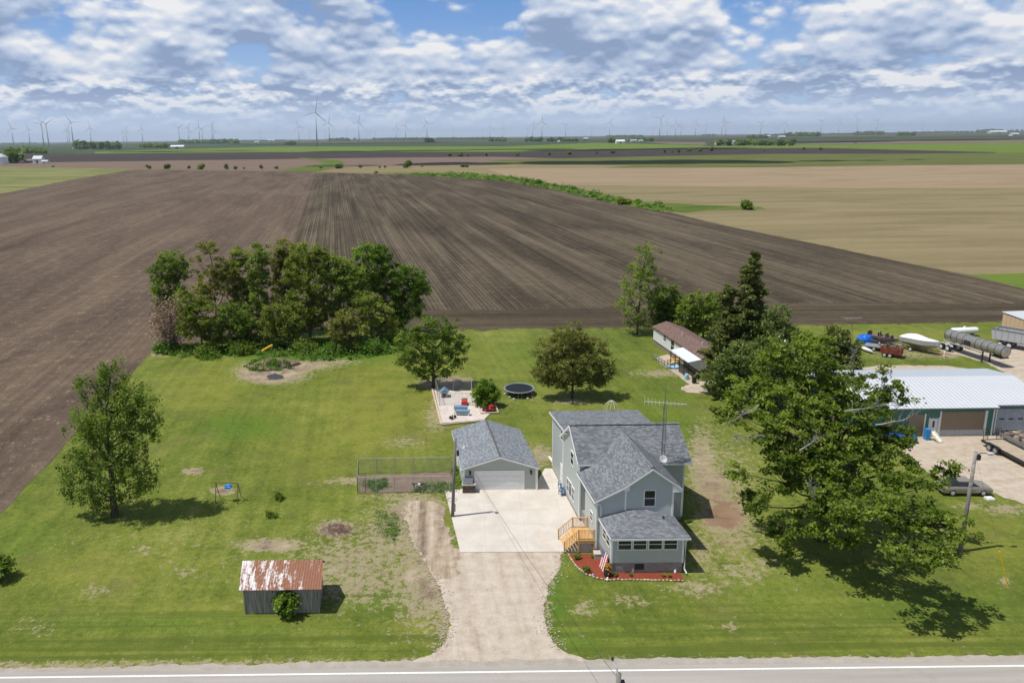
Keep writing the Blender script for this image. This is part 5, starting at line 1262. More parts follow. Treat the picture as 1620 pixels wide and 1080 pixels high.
MB().box(LS + 0.002, 23.5, 0.5, 6.6, 0, 3.5).build('wall', GREENV, shop)
MB().box(0.3, 23.5, 6.602, 11.5, 0, 3.9).build('rear_wall', GREENV, shop)
MB().prism([(-0.4, -0.45, 3.55), (LS + 0.1, -0.45, 3.55), (LS + 0.1, 6.8, 5.0), (-0.4, 6.8, 5.0)], (0, 0, 0.06)).build('roof', RIBROOF, shop)
MB().prism([(LS + 0.103, 0.1, 3.66), (23.5, 0.1, 3.66), (23.5, 6.8, 5.0), (LS + 0.103, 6.8, 5.0)], (0, 0, 0.06)).build('roof', RIBROOF, shop)
MB().prism([(-1.5, 6.803, 4.98), (23.7, 6.803, 4.98), (23.7, 12.0, 4.25), (-1.5, 12.0, 4.25)], (0, 0, 0.06)).build('rear_roof', GREY_ROOF, shop)
MB().box(-0.4, LS + 0.1, -0.5, -0.452, 3.46, 3.62).build('fascia', paint('gutter_green', (0.10, 0.16, 0.15)), shop)
MB().box(LS + 0.104, 23.5, 0.05, 0.098, 3.55, 3.72).build('fascia', paint('gutter_grey', (0.2, 0.23, 0.26)), shop)
sx = lambda px_: atY(px_, 670, YW).x - wl.x
TAND = mat('tan_sectional_door', sidefn((0.23, 0.175, 0.115), (0.27, 0.21, 0.14), 0.19))
x0, x1 = sx(1487.5), sx(1556)
dr = MB().box(x0, x1, -0.06, -0.0, 0.75, 3.0).build('garage_door', TAND, shop)
MB().box(x0, x1, -0.065, -0.0, 0.02, 0.745).build('lower_panel', paint('door_grey', (0.42, 0.44, 0.46)), dr)
for a0, a1 in ((x0 - 0.18, x0 - 0.003), (x1 + 0.003, x1 + 0.3)): MB().box(a0, a1, -0.08, 0, 0, 3.1).build('door_casing', WHITE, shop)
MB().box(LS - 0.3, LS - 0.16, -0.1, 0, 0, 3.5).build('downspout', WHITE, shop)
ex = sx(1470); pd_ = MB().box(ex, ex + 0.95, -0.05, 0, 0.02, 2.2).build('door', paint('door_white', (0.72, 0.72, 0.71), 0.5, 0.04), shop); MB().box(ex + 0.35, ex + 0.6, -0.06, -0.051, 1.1, 1.9).build('pane', GLASS, pd_); MB().box(ex + 1.0, ex + 1.12, -0.07, 0, 0, 2.3).box(ex - 0.1, ex - 0.004, -0.07, 0, 0, 2.3).build('door_casing', WHITE, shop)
x2, x3 = sx(1436), sx(1461); MB().box(x2, x3, -0.06, 0, 0.02, 2.7).build('garage_door', TAND, shop); MB().box(x3 + 0.004, x3 + 0.16, -0.08, 0, 0, 2.8).build('door_casing', WHITE, shop)
gx_ = LS + 0.5
d3 = MB().box(gx_, gx_ + 3.6, 0.43, 0.5, 0.02, 3.1).build('garage_door', paint('roller_grey', (0.30, 0.34, 0.39), 0.5), shop)
for i in range(3): MB().box(gx_ + 0.35 + i * 1.1, gx_ + 0.95 + i * 1.1, 0.42, 0.429, 1.75, 1.95).build('pane', GLASS, d3)
MB().box(gx_ - 0.15, gx_ - 0.004, 0.4, 0.5, 0, 3.2).box(gx_ + 3.604, gx_ + 3.75, 0.4, 0.5, 0, 3.2).build('door_casing', WHITE, shop)
MB().lathe([(0.12, 0), (0.12, 0.5), (0.22, 0.52), (0.22, 0.62), (0.05, 0.68)], (8.2, 8.6, 4.7), 10).build('roof_vent', WHITE, shop)

# tan shed far right and trailers before it
p = at(1590, 541); ts = thing('tan_building', 'tan metal building cut off by the right edge of the photo', 'building', (p.x + 4.6, p.y + 2, 0), R(5))
TANW = mat('tan_metal_wall', vert((0.52, 0.37, 0.24), (0.58, 0.42, 0.28), 0.9))
MB().box(0, 22, 0, 5, 0, 3.2).build('wall', TANW, ts); MB().prism([(-0.1, -0.3, 3.2), (22, -0.3, 3.2), (22, 5.2, 3.5), (-0.1, 5.2, 3.5)], (0, 0, 0.1)).build('roof', RIBROOF, ts)
MB().box(-0.08, 0.12, -0.06, 0.0, 0, 3.1).build('corner_trim', WHITE, ts)

STEEL = paint('dull_stainless', (0.40, 0.385, 0.35), 0.32, 0.12, 0.65, spec=0.5)
A_, B_ = at(1500, 528, 2.5), at(1592, 558.5, 2.35); dd = B_ - A_; LT = math.hypot(dd.x, dd.y); trz = math.atan2(dd.y, dd.x)
tk = thing('tanker_trailer', 'long dull steel tanker trailer with dark bands parked on the gravel', 'tanker trailer', (A_.x, A_.y, 0), trz)
rad = 0.88
MB().lathe([(0.02, -0.02), (0.5, 0.04), (rad, 0.22), (rad, LT - 0.1), (0.55, LT + 0.12), (0.02, LT + 0.2)], (0, 0, 2.5), 28, 'X').build('tank', STEEL, tk, smooth=False)
for i in range(10):
    if i in (4,): continue
    x = 0.22 + i * (LT - 0.35) / 9
    MB().lathe([(rad + 0.003, -0.06), (rad + 0.035, -0.05), (rad + 0.035, 0.05), (rad + 0.003, 0.06)], (x, 0, 2.5), 28, 'X').build('band', paint('band_dark', (0.10, 0.095, 0.09), 0.5), tk)
MB().box(-0.1, LT * 0.66, -0.62, -0.45, 1.32, 1.5).box(-0.1, LT * 0.66, 0.45, 0.62, 1.32, 1.5).build('frame_rail', paint('rail_alu', (0.5, 0.5, 0.5), 0.4, 0.1, 0.4), tk)
for x in (0.2, 1.5):
    for y in (-1.05, 1.05): wheel(tk, x, y, 0.52, 0.5)
MB().prism([(-0.45, -1.32, 1.05), (-0.1, -1.32, 1.2), (1.8, -1.32, 1.2), (2.2, -1.32, 0.95), (2.2, -1.32, 0.9), (1.8, -1.32, 1.13), (-0.1, -1.32, 1.13), (-0.45, -1.32, 1.0)], (0, 0.55, 0)).build('mudguard', paint('rail_alu', (0.5, 0.5, 0.5), 0.4, 0.1, 0.4), tk)
for y in (-0.7, 0.7): MB().box(LT * 0.69, LT * 0.69 + 0.16, y - 0.08, y + 0.08, 0.08, 1.7).box(LT * 0.69 - 0.15, LT * 0.69 + 0.3, y - 0.15, y + 0.15, 0.0, 0.075).build('landing_leg', DARK, tk)
MB().box(LT * 0.4, LT * 0.55, 0.9, 1.35, 2.2, 2.9).build('hose_tray', STEEL, tk)
MB().box(LT * 0.38, LT * 0.48, -0.95, -0.84, 1.9, 2.7).build('equipment_panel', DARK, tk)
MB().box(LT - 2.0, LT - 0.1, -0.75, 0.75, 1.45, 1.6).build('fifth_wheel_plate', DARK, tk)

A_, B_ = at(1512, 526, 1.15), at(1557, 524, 1.15); dd = B_ - A_; LP = dd.length
pr = thing('propane_tank', 'white propane tank lying on the grass behind the tanker', 'tank', (A_.x, A_.y + 1.5, 0), math.atan2(dd.y, dd.x))
MB().lathe([(0.02, 0), (0.3, 0.08), (0.5, 0.3), (0.56, 0.6), (0.56, LP - 0.6), (0.5, LP - 0.3), (0.3, LP - 0.08), (0.02, LP)], (0, 0, 1.0), 20, 'X').build('tank', paint('tank_white', (0.78, 0.79, 0.8), 0.3, 0.03), pr, smooth=True)
MB().lathe([(0.2, 0), (0.2, 0.2), (0.12, 0.28), (0.01, 0.3)], (LP / 2, 0, 1.5), 12).build('valve_dome', WHITE, pr)
for x in (LP * 0.2, LP * 0.8): MB().box(x - 0.12, x + 0.12, -0.4, 0.4, 0, 0.6).build('saddle', BLOCK, pr)

A_ = at(1578, 547); hp = thing('hopper_trailer', 'grey ribbed dump trailer cut off by the right edge behind the tanker', 'trailer', (A_.x, A_.y + 1.0, 0), R(-52))
HG = mat('ribbed_grey_side', vert((0.34, 0.36, 0.37), (0.44, 0.46, 0.47), 0.9))
MB().prism([(0, -1.2, 1.2), (9.5, -1.2, 1.2), (9.5, -1.3, 2.9), (-0.2, -1.3, 2.9)], (0, 0.08, 0)).prism([(0, 1.2, 1.2), (9.5, 1.2, 1.2), (9.5, 1.3, 2.9), (-0.2, 1.3, 2.9)], (0, 0.08, 0)).box(0.0, 0.1, -1.19, 1.19, 1.2, 2.85).box(0.1, 9.5, -1.11, 1.19, 1.2, 1.3).build('box', HG, hp)
MB().box(-0.2, 9.5, -1.36, -1.24, 2.9, 3.02).box(-0.2, 9.5, 1.24, 1.42, 2.9, 3.02).build('top_rail', paint('rail_dark', (0.16, 0.17, 0.18)), hp)
MB().box(0.3, 9.3, -0.5, 0.5, 0.9, 1.19).build('frame', DARK, hp)
for x in (1.2, 2.5):
    for y in (-1.0, 1.0): wheel(hp, x, y, 0.5, 0.4)

# white covered boat on trailer
def boat(name, label, p0, p1, beam, hgt, z0, hullm, topm, shape=1.0, cover=True):
    a, b = at(*p0), at(*p1); d = b - a; L = math.hypot(d.x, d.y)
    o = thing(name, label, 'boat', (a.x, a.y, 0), math.atan2(d.y, d.x)); rings = []; tops = []
    for i in range(11):
        f = i / 10; w_ = beam / 2 * (1 - max(0, (f - 0.45) / 0.55) ** 2.2 * 0.97); k = z0 + hgt * 0.45 * max(0, (f - 0.55) / 0.45) ** 2; zt2 = z0 + hgt * (1 + 0.12 * f)
        rings.append([(L * f, -w_, zt2), (L * f, -w_ * 0.92, z0 + hgt * 0.5 + (k - z0) * 0.5), (L * f, 0, k), (L * f, w_ * 0.92, z0 + hgt * 0.5 + (k - z0) * 0.5), (L * f, w_, zt2)])
        hc = (0.35 * math.sin(min(1, f * 1.6) * math.pi) + 0.12) * hgt if cover else -0.12 * hgt
        tops.append([(L * f, -w_ * 1.01, zt2 + 0.01), (L * f, -w_ * 0.5, zt2 + hc * 0.8), (L * f, 0, zt2 + hc), (L * f, w_ * 0.5, zt2 + hc * 0.8), (L * f, w_ * 1.01, zt2 + 0.01)])
    MB().loft(rings, closed=True).build('hull', hullm, o)
    MB().loft(tops, closed=False).build('cover' if cover else 'deck', topm, o)
    return o, L
BW = paint('boat_white', (0.68, 0.68, 0.68), 0.35, 0.08); TARPW = paint('cover_white', (0.76, 0.76, 0.76), 0.7, 0.06)
bo, L = boat('motor_boat', 'white motor boat under a white cover on a trailer', (1427, 549), (1483, 562), 2.5, 1.35, 0.7, paint('hull_silver', (0.42, 0.42, 0.40), 0.35, 0.15), TARPW)
tl = dup(bo) if False else thing('boat_trailer', 'rusty boat trailer carrying the white covered boat', 'trailer', bo.location, bo.rotation_euler.z)
MB().box(0.8, L + 1.3, -0.5, -0.4, 0.5, 0.6).box(0.8, L + 1.3, 0.4, 0.5, 0.5, 0.6).box(1.6, 1.75, -1.05, 1.05, 0.42, 0.5).build('frame', paint('frame_rust', (0.35, 0.18, 0.09), 0.6, 0.4), tl)
for y in (-1.15, 1.15): wheel(tl, L * 0.35, y, 0.34)
MB().box(L + 0.9, L + 1.1, -0.05, 0.05, 0.0, 0.9).build('winch_post', WHITE, tl)
bo2, L = boat('fishing_boat', 'dark red and silver open fishing boat with black outboard motor', (1377, 540), (1421, 549), 1.9, 0.75, 0.6, paint('hull_red_silver', (0.22, 0.14, 0.13), 0.35, 0.5, scale=1.0), paint('deck_dark', (0.05, 0.06, 0.07), 0.7, 0.4), cover=False)
MB().prism([(-0.45, -0.2, 0.7), (0.0, -0.2, 0.7), (0.1, -0.2, 1.75), (-0.2, -0.2, 2.0), (-0.6, -0.2, 1.7)], (0, 0.4, 0)).build('outboard_motor', DARK, bo2)
for x, y in ((1.6, -0.4), (1.6, 0.4), (2.8, -0.35), (2.8, 0.35)): MB().box(x - 0.25, x + 0.2, y - 0.22, y + 0.22, 1.35, 1.5).box(x - 0.3, x - 0.22, y - 0.22, y + 0.22, 1.5, 1.95).build('seat', DARK, bo2)
MB().prism([(3.3, -0.5, 1.45), (3.7, -0.5, 1.45), (3.5, -0.5, 1.9)], (0, 0.5, 0)).build('console', DARK, bo2)
MB().box(0.5, L + 0.8, -0.35, 0.35, 0.45, 0.55).build('trailer_frame', GALV, bo2)
for y in (-0.95, 0.95): wheel(bo2, 1.9, y, 0.32)
# red stake trailer with brush
RW = mat('red_boards', woodfn((0.12, 0.025, 0.018), (0.23, 0.055, 0.035), (0.32, 0.12, 0.08), 2.0))
a, b = at(1394, 561), at(1414, 566.5); d = b - a
rt = thing('stake_trailer', 'rusty red board sided trailer full of cut brush', 'trailer', (a.x, a.y, 0), R(-38)); 
MB().box(0, 2.9, -0.85, 0.85, 0.5, 0.6).build('floor', RW, rt)
for k in range(4):
    MB().box(0, 2.9, -0.9, -0.853, 0.62 + k * 0.27, 0.83 + k * 0.27).build('side_board', RW, rt); MB().box(0, 2.9, 0.853, 0.9, 0.62 + k * 0.27, 0.83 + k * 0.27).build('side_board', RW, rt)
    MB().box(2.9, 2.95, -0.9, 0.9, 0.62 + k * 0.27, 0.83 + k * 0.27).build('end_board', RW, rt); MB().box(-0.05, -0.003, -0.9, 0.9, 0.62 + k * 0.27, 0.83 + k * 0.27).build('end_board', RW, rt)
for x in (0.6, 1.35):
    for y in (-1.05, 1.05): wheel(rt, x, y, 0.34)
rg = np.random.default_rng(31); bo_ = link('brush', quads_mesh('brush', leaf_quads(rg, rg.normal(size=(260, 3)) * np.array([0.75, 0.4, 0.22]) + np.array([1.45, 0, 1.45]), 0.28), rg.uniform(0, 1, 260)), DEADL, rt); bo_['kind'] = 'stuff'
# grey jon boat / flat trailer bed, blue tarp
a = at(1368, 551); fb = thing('utility_trailer', 'low grey deck trailer between the blue tarp and red trailer', 'trailer', (a.x, a.y, 0), R(-35))
MB().box(0, 3.6, -0.9, 1.2, 0.62, 0.75).build('deck', paint('deck_grey', (0.22, 0.24, 0.26), 0.7, 0.2), fb); MB().box(0.1, 3.5, -0.8, 1.1, 0.4, 0.619).build('frame', DARK, fb)
for y in (-0.75, 1.05): wheel(fb, 1.4, y, 0.32)
bo3, L = boat('jon_boat', 'narrow white boat lying upside down in the grass beside the grey trailer', (1362, 552), (1380, 560), 0.9, 0.35, 0.1, BW, BW)
a = at(1375, 546); bt = thing('tarp_pile', 'pile of junk under a bright blue tarp among the trailers', 'tarp', (a.x, a.y + 1.5, 0), R(-20)); rg_ = random.Random(2)
BT = paint('blue_tarp', (0.01, 0.14, 0.62), 0.4, 0.5, scale=2)
MB().loft([[(1.2 * r * math.cos(R(a)) * rg_.uniform(0.9, 1.1), 0.9 * r * math.sin(R(a)), z * rg_.uniform(0.9, 1.1)) for a in range(0, 360, 30)] for r, z in ((1, 0.02), (1.0, 0.7), (0.75, 1.25), (0.3, 1.45))]).build('tarp', BT, bt)
MB().box(0.6, 1.9, -0.8, 0.5, 0.02, 0.7).build('crate', paint('crate_dark', (0.06, 0.07, 0.09)), bt)

# car, slide, flatbed trailer, pickup with gravel
p = at(1530, 784); car = thing('car', 'beige sedan parked on the grass behind the utility pole', 'car', (p.x, p.y + 0.8, 0), R(178))
CARP = paint('beige_car_paint', (0.30, 0.27, 0.22), 0.3, 0.04, 0.3, spec=0.5)
def carbody(root, L, Wd, sec, m):
    rings = []
    for x, zl, zs, zt2, wt in sec:
        h = Wd / 2
        rings.append([(x, -h * 0.92, zl), (x, -h, zl + 0.15), (x, -h, zs), (x, -h * wt, zt2), (x, h * wt, zt2), (x, h, zs), (x, h, zl + 0.15), (x, h * 0.92, zl)])
    return MB().loft(rings).build('body', m, root)
carbody(car, 4.8, 1.8, [(-2.4, 0.38, 0.6, 0.72, 0.85), (-2.25, 0.28, 0.68, 0.86, 0.88), (-1.35, 0.25, 0.78, 0.96, 0.9), (1.25, 0.25, 0.78, 0.98, 0.9), (2.15, 0.27, 0.74, 0.95, 0.88), (2.4, 0.38, 0.62, 0.8, 0.85)], CARP)
MB().loft([[(x, -w_, z0), (x, -w2, z1), (x, w2, z1), (x, w_, z0)] for x, w_, w2, z0, z1 in ((-1.15, 0.80, 0.78, 0.93, 0.97), (-0.45, 0.80, 0.62, 0.94, 1.38), (0.75, 0.80, 0.62, 0.94, 1.40), (1.65, 0.78, 0.74, 0.94, 0.99))]).build('windows', GLASS, car)
MB().loft([[(x, -0.6, 1.385), (x, -0.58, 1.44), (x, 0.58, 1.44), (x, 0.6, 1.385)] for x in (-0.5, 0.8)]).build('roof', CARP, car)
for x in (-1.5, 1.45):
    for y in (-0.83, 0.83): wheel(car, x, y, 0.33, 0.2)
for y in (-0.6, 0.6): MB().box(-2.42, -2.36, y - 0.2, y + 0.2, 0.55, 0.7).build('headlight', paint('lens', (0.7, 0.7, 0.7), 0.1), car)
tag(MB().box(-0.35, 0.35, -0.3, 0.3, 0.0, 0.22).box(-0.2, 0.2, -0.15, 0.15, 0.22, 0.3).build('white_block', WHITE, None, loc=tuple(at(1565, 790))), 'small white block on the grass edge by the car', 'block')
a, b = atY(1474, 683, at(1480, 700).y + 1.0), at(1487, 700); sl = thing('slide', 'white and blue plastic play slide leaning by the workshop door', 'slide', (b.x, b.y, 0)); d = a - b
SL = paint('slide_cream', (0.72, 0.70, 0.60), 0.4)
MB().prism([(-0.25, 0, 0.05), (0.25, 0, 0.05), (d.x + 0.25, d.y, d.z), (d.x - 0.25, d.y, d.z)], (0, 0.04, 0.08)).build('chute', SL, sl)
for s in (-0.27, 0.25): MB().prism([(s, 0, 0.05), (s + 0.03, 0, 0.05), (d.x + s + 0.03, d.y, d.z), (d.x + s, d.y, d.z)], (0, -0.05, 0.25)).build('slide_side', SL, sl)
MB().box(d.x - 0.75, d.x - 0.3, d.y - 0.3, d.y + 0.3, 0, 1.3).build('play_base', paint('slide_blue', (0.03, 0.22, 0.5), 0.4), sl)
a, b = at(1551, 704), at(1622, 742); d = b - a
ft = thing('flatbed_trailer', 'black tandem flatbed trailer with wooden deck and raised ramps', 'trailer', (a.x, a.y, 0), math.atan2(d.y, d.x)); Lf = 8.0
MB().box(0.2, Lf, 0.1, 2.4, 0.62, 0.70).build('deck', mat('grey_planks', woodfn((0.28, 0.22, 0.16), (0.38, 0.31, 0.23), (0.46, 0.39, 0.30), 3.0)), ft)
MB().box(0.0, Lf, 0.0, 0.098, 0.45, 0.74).box(0.0, Lf, 2.402, 2.5, 0.45, 0.74).box(0.0, 0.198, 0.1, 2.4, 0.45, 0.72).build('frame', DARK, ft)
for x in (1.5, 2.4):
    for y in (-0.18, 2.68): wheel(ft, x, y, 0.4, 0.24, rm=paint('rim_grey', (0.3, 0.3, 0.3)))
MB().prism([(0.95, -0.32, 0.82), (1.3, -0.32, 0.92), (2.6, -0.32, 0.92), (2.95, -0.32, 0.82), (2.6, -0.32, 0.88), (1.3, -0.32, 0.88)], (0, 0.3, 0)).build('mudguard', DARK, ft)
for y in (0.15, 1.75):
    b_ = MB(); b_.tube((0.1, y, 0.7), (-0.05, y, 2.0), 0.04, n=4).tube((0.1, y + 0.55, 0.7), (-0.05, y + 0.55, 2.0), 0.04, n=4)
    for k in range(8): b_.tube((0.1 - k * 0.02, y, 0.75 + k * 0.17), (0.1 - k * 0.02, y + 0.55, 0.75 + k * 0.17), 0.025, n=3)
    b_.build('ramp', DARK, ft)
MB().box(Lf, Lf + 1.2, 1.15, 1.35, 0.5, 0.65).build('hitch', DARK, ft)
a = at(1588, 705); gp = thing('truck', 'flat bed truck heaped with debris behind the flatbed trailer, mostly outside the photo', 'truck', (a.x + 0.2, a.y + 1.2, 0), math.atan2(d.y, d.x))
MB().box(0, 4.6, 0, 2.1, 0.7, 0.85).box(0, 0.08, 0, 2.1, 0.853, 1.5).box(0.08, 4.6, 0, 0.06, 0.853, 1.2).build('bed', paint('bed_grey', (0.22, 0.21, 0.2), 0.7, 0.3), gp)
rg_ = random.Random(6); mm = MB()
for i in range(60):
    x, y = rg_.uniform(0.4, 4.3), rg_.uniform(0.3, 1.8); s = rg_.uniform(0.12, 0.35); mm.box(x - s, x + s, y - s * 0.6, y + s * 0.6, 0.86, 1.0 + rg_.uniform(0, 0.5), rz=rg_.uniform(0, 3))
o = mm.build('debris', paint('debris', (0.32, 0.26, 0.2), 0.9, 0.6, scale=2), gp); o['kind'] = 'stuff'
MB().loft([[(x, 0.05, 0.6), (x, 0.1 if t2 < 1.7 else 0.2, t2), (x, 2.0 if t2 < 1.7 else 1.9, t2), (x, 2.05, 0.6)] for x, t2 in ((4.7, 1.3), (4.8, 2.1), (6.1, 2.15), (6.6, 1.35), (7.6, 1.2))]).build('cab', paint('cab_white', (0.72, 0.72, 0.72), 0.3), gp)
MB().box(4.68, 4.79, 0.35, 1.75, 1.45, 1.95).build('rear_window', GLASS, gp)
for x in (1.0, 6.4):
    for y in (0.05, 2.05): wheel(gp, x, y, 0.42, 0.26)
a = at(1601, 688); pn = thing('panel_fence', 'white corrugated panel standing by the grey workshop door', 'fence panel', (a.x, a.y + 0.6, 0))
MB().box(0, 5, 0, 0.08, 0, 1.7).build('panel', mat('white_corrugated', vert((0.55, 0.56, 0.57), (0.62, 0.63, 0.64), 0.22)), pn)
for i in range(3): MB().box(i * 2.4, i * 2.4 + 0.1, 0.083, 0.18, 0, 1.75).build('post', GALV, pn)
a = at(1583, 700); q_ = MB().lathe([(0.28, 0), (0.3, 0.9), (0.22, 1.0), (0.01, 1.02)], n=12).build('water_barrel', WHITE, None, loc=(a.x, a.y + 2.6, 0)); tag(q_, 'white barrel behind the flatbed trailer', 'barrel')
# blue covered car under the big tree
a = at(1420, 697); bc = thing('blue_car', 'bright blue small car half hidden by the big tree', 'car', (a.x, a.y + 0.5, 0), R(160))
BC = paint('blue_car_paint', (0.01, 0.12, 0.42), 0.3, 0.1)
carbody(bc, 4.2, 1.7, [(-2.1, 0.35, 0.6, 0.72, 0.85), (-1.9, 0.28, 0.7, 0.9, 0.88), (1.2, 0.25, 0.8, 1.0, 0.9), (1.9, 0.27, 0.74, 0.95, 0.88), (2.1, 0.38, 0.62, 0.8, 0.85)], BC)
MB().loft([[(x, -w_, z0), (x, -w2, z1), (x, w2, z1), (x, w_, z0)] for x, w_, w2, z0, z1 in ((-1.0, 0.76, 0.74, 0.95, 0.98), (-0.4, 0.76, 0.6, 0.96, 1.42), (1.0, 0.76, 0.6, 0.96, 1.42), (1.6, 0.74, 0.7, 0.95, 1.0))]).build('windows', GLASS, bc)
for x in (-1.3, 1.3):
    for y in (-0.78, 0.78): wheel(bc, x, y, 0.32, 0.2)
for i, (x, y, lb) in enumerate(((1172, 507, 'white van seen through the gap beside the tall spruce'), (1232, 536, 'white van half hidden by the bushy pines'), (1395, 650, 'white van half hidden by the crown of the big tree, near the workshop'))):
    a = at(x, y + 9); v_ = thing('van', lb, 'van', (a.x, a.y, 0), R((20, 80, 10)[i]))
    carbody(v_, 4.8, 1.9, [(-2.4, 0.4, 0.7, 0.95, 0.85), (-1.6, 0.3, 0.95, 1.15, 0.9), (-0.9, 0.3, 1.1, 1.9, 0.82), (2.3, 0.3, 1.1, 1.95, 0.85), (2.4, 0.4, 1.0, 1.8, 0.85)], paint('van_white', (0.7, 0.7, 0.72), 0.3))
    MB().box(-0.6, 2.0, -0.93, 0.93, 1.25, 1.65).build('windows', GLASS, v_)
    for xx in (-1.5, 1.5):
        for y2 in (-0.85, 0.85): wheel(v_, xx, y2, 0.35, 0.2)
# second antenna tower
p = at(1342, 572); zt3 = atY(1346, 488, p.y).z
tw2 = thing('antenna_tower', 'distant thin TV antenna tower rising behind the dark pines', 'antenna tower', (p.x, p.y, 0)); lattice(tw2, zt3 - 1.5); MB().tube((0, 0, zt3 - 2), (0, 0, zt3), 0.03).build('mast_pipe', ANT, tw2); yagi(tw2, atY(1346, 503, p.y).z, 2.8, R(4), 8)

# ================================================================ trees
def ptree(name, label, cat, bx, by, lumps, lm, **kw):
    b = at(bx, by); L = []
    for l in lumps:
        px, py, rx, rz = l[:4]; dy = l[4] if len(l) > 4 else 0.0
        L.append(lump(px, py, rx, rz, b.y, dy))
    return tree(name, label, cat, b, L, lm, **kw)
# big tree on the right
bigl = [(1325, 595, 38, 24, 6), (1378, 668, 36, 26, 1), (1398, 706, 36, 18, 0), (1352, 632, 36, 26, 3), (1288, 545, 30, 20, 7), (1150, 655, 18, 16, 1), (1350, 705, 50, 26, -1), (1290, 660, 46, 30, 0), (1240, 725, 36, 26, -2), (1320, 800, 46, 30, -5), (1398, 780, 40, 24, -5), (1258, 560, 48, 32, 5), (1225, 590, 38, 30, 4), (1290, 585, 42, 30, 3), (1178, 622, 38, 24, 2), (1228, 640, 50, 34, 1), (1300, 630, 52, 36, 2), (1405, 612, 22, 34, 3), (1438, 628, 16, 9, 3),
        (1382, 640, 24, 18, 3), (1345, 668, 52, 34, 0), (1262, 690, 60, 42, -1), (1205, 672, 36, 26, -1), (1418, 688, 34, 15, 1), (1168, 748, 16, 20, -3), (1196, 800, 20, 30, -3.5),
        (1238, 838, 20, 34, -4.5), (1246, 885, 9, 16, -5), (1300, 760, 56, 44, -2), (1232, 762, 34, 28, -2), (1355, 742, 58, 32, -3), (1425, 745, 54, 22, -3), (1500, 742, 17, 14, -1), (1478, 768, 22, 10, -3), (1375, 815, 56, 34, -8),
        (1440, 815, 52, 32, -9.5), (1490, 832, 48, 24, -11), (1540, 850, 22, 11, -12), (1435, 868, 48, 26, -12), (1488, 874, 26, 14, -12.5), (1330, 840, 38, 26, -6), (1285, 825, 32, 26, -3.5)]
ptree('tree', 'huge spreading green tree with low branches reaching toward the road', 'tree', 1300, 852, bigl, LEAF_B, trunk_r=0.55, leaf=0.21, clump=0.46, dens=0.85, seed=7, per=40, bare=0.12, twigs=1.0, flat=0.5)
# dead grey twigs within it
bt_ = bpy.data.objects['tree']
def deadlimb(px, py, dyy, ang, L, seed):
    rg = random.Random(seed); c = atY(px, py, at(1300, 852).y + dyy); mb = MB()
    d = Vector((math.cos(R(ang)), -0.35, math.sin(R(ang)))).normalized(); pts = [Vector((0, 0, 0))]
    for k in range(6): pts.append(pts[-1] + d * L / 6 + Vector((rg.gauss(0, 0.08), rg.gauss(0, 0.1), rg.gauss(0, 0.09))) * L / 3)
    mb.path([tuple(p) for p in pts], [0.07, 0.06, 0.05, 0.04, 0.03, 0.02, 0.01], 4)
    for k in range(22):
        f = rg.uniform(0.15, 1) * 5.99; p = pts[int(f)].lerp(pts[int(f) + 1], f % 1); q = p + (d * rg.uniform(0.1, 0.8) + Vector((rg.gauss(0, 0.35), rg.gauss(0, 0.35), rg.gauss(0.05, 0.35)))) * L * 0.3
        m2 = p.lerp(q, 0.5) + Vector((rg.gauss(0, 0.06), 0, rg.gauss(0, 0.08))); mb.path([tuple(p), tuple(m2), tuple(q)], [0.022, 0.015, 0.006], 3)
        if rg.random() < 0.6: mb.tube(tuple(m2), tuple(m2 + Vector((rg.gauss(0, 0.25), rg.gauss(0, 0.25), rg.gauss(0, 0.25)))), 0.01, 0.004, 3)
    mb.build('dead_limb', GRAYBARK, bt_, loc=tuple(c - bt_.location))
for i, a_ in enumerate(((1385, 672, -1.5, 35, 3.4), (1210, 690, -4.0, 170, 3.2), (1265, 712, -6, 60, 2.6), (1335, 650, -3, 20, 3.6), (1290, 790, -8.5, 120, 2.2), (1350, 590, 1.5, 100, 2.8), (1200, 640, -1.5, 200, 3.0))):
    deadlimb(*a_, seed=i)
# left birch-like tree
ptree('tree', 'tall airy tree with drooping foliage standing alone on the left lawn', 'tree', 182, 815,
      [(176, 590, 24, 24), (150, 612, 30, 28, .5), (205, 622, 30, 26), (180, 650, 46, 36), (228, 640, 22, 20, -.3), (245, 662, 18, 10), (135, 665, 28, 32), (215, 690, 30, 28), (150, 700, 40, 34, .5), (122, 735, 26, 34), (180, 735, 36, 30, -1), (220, 745, 28, 30), (155, 775, 30, 26, -.5), (112, 772, 14, 16), (205, 775, 22, 16)],
      LEAF_M, trunk_r=0.3, leaf=0.15, clump=0.42, dens=0.85, seed=11, per=38, droop=1.1, bare=0.08, flat=0.9)
ptree('tree', 'dense tree standing over the dog kennel', 'tree', 686, 612,
      [(675, 520, 26, 20), (712, 522, 24, 18), (650, 545, 24, 22), (690, 548, 32, 24), (728, 545, 16, 18), (660, 572, 26, 20), (700, 575, 30, 20), (728, 570, 12, 12), (642, 572, 14, 14), (685, 592, 26, 10)],
      LEAF_M, trunk_r=0.25, leaf=0.21, clump=0.5, dens=0.8, seed=12, per=34, bare=0.05)
ptree('tree', 'rounded bronze green tree behind the house', 'tree', 905, 630,
      [(905, 540, 32, 24), (870, 558, 28, 24), (940, 560, 28, 24), (905, 575, 44, 28), (858, 585, 18, 16), (955, 588, 20, 18), (885, 600, 24, 16), (930, 600, 26, 16), (865, 598, 14, 12), (950, 600, 14, 10), (905, 552, 20, 20)],
      LEAF_R, trunk_r=0.22, leaf=0.18, clump=0.5, dens=1.3, seed=13, per=34, up=0.2, bare=0.05)
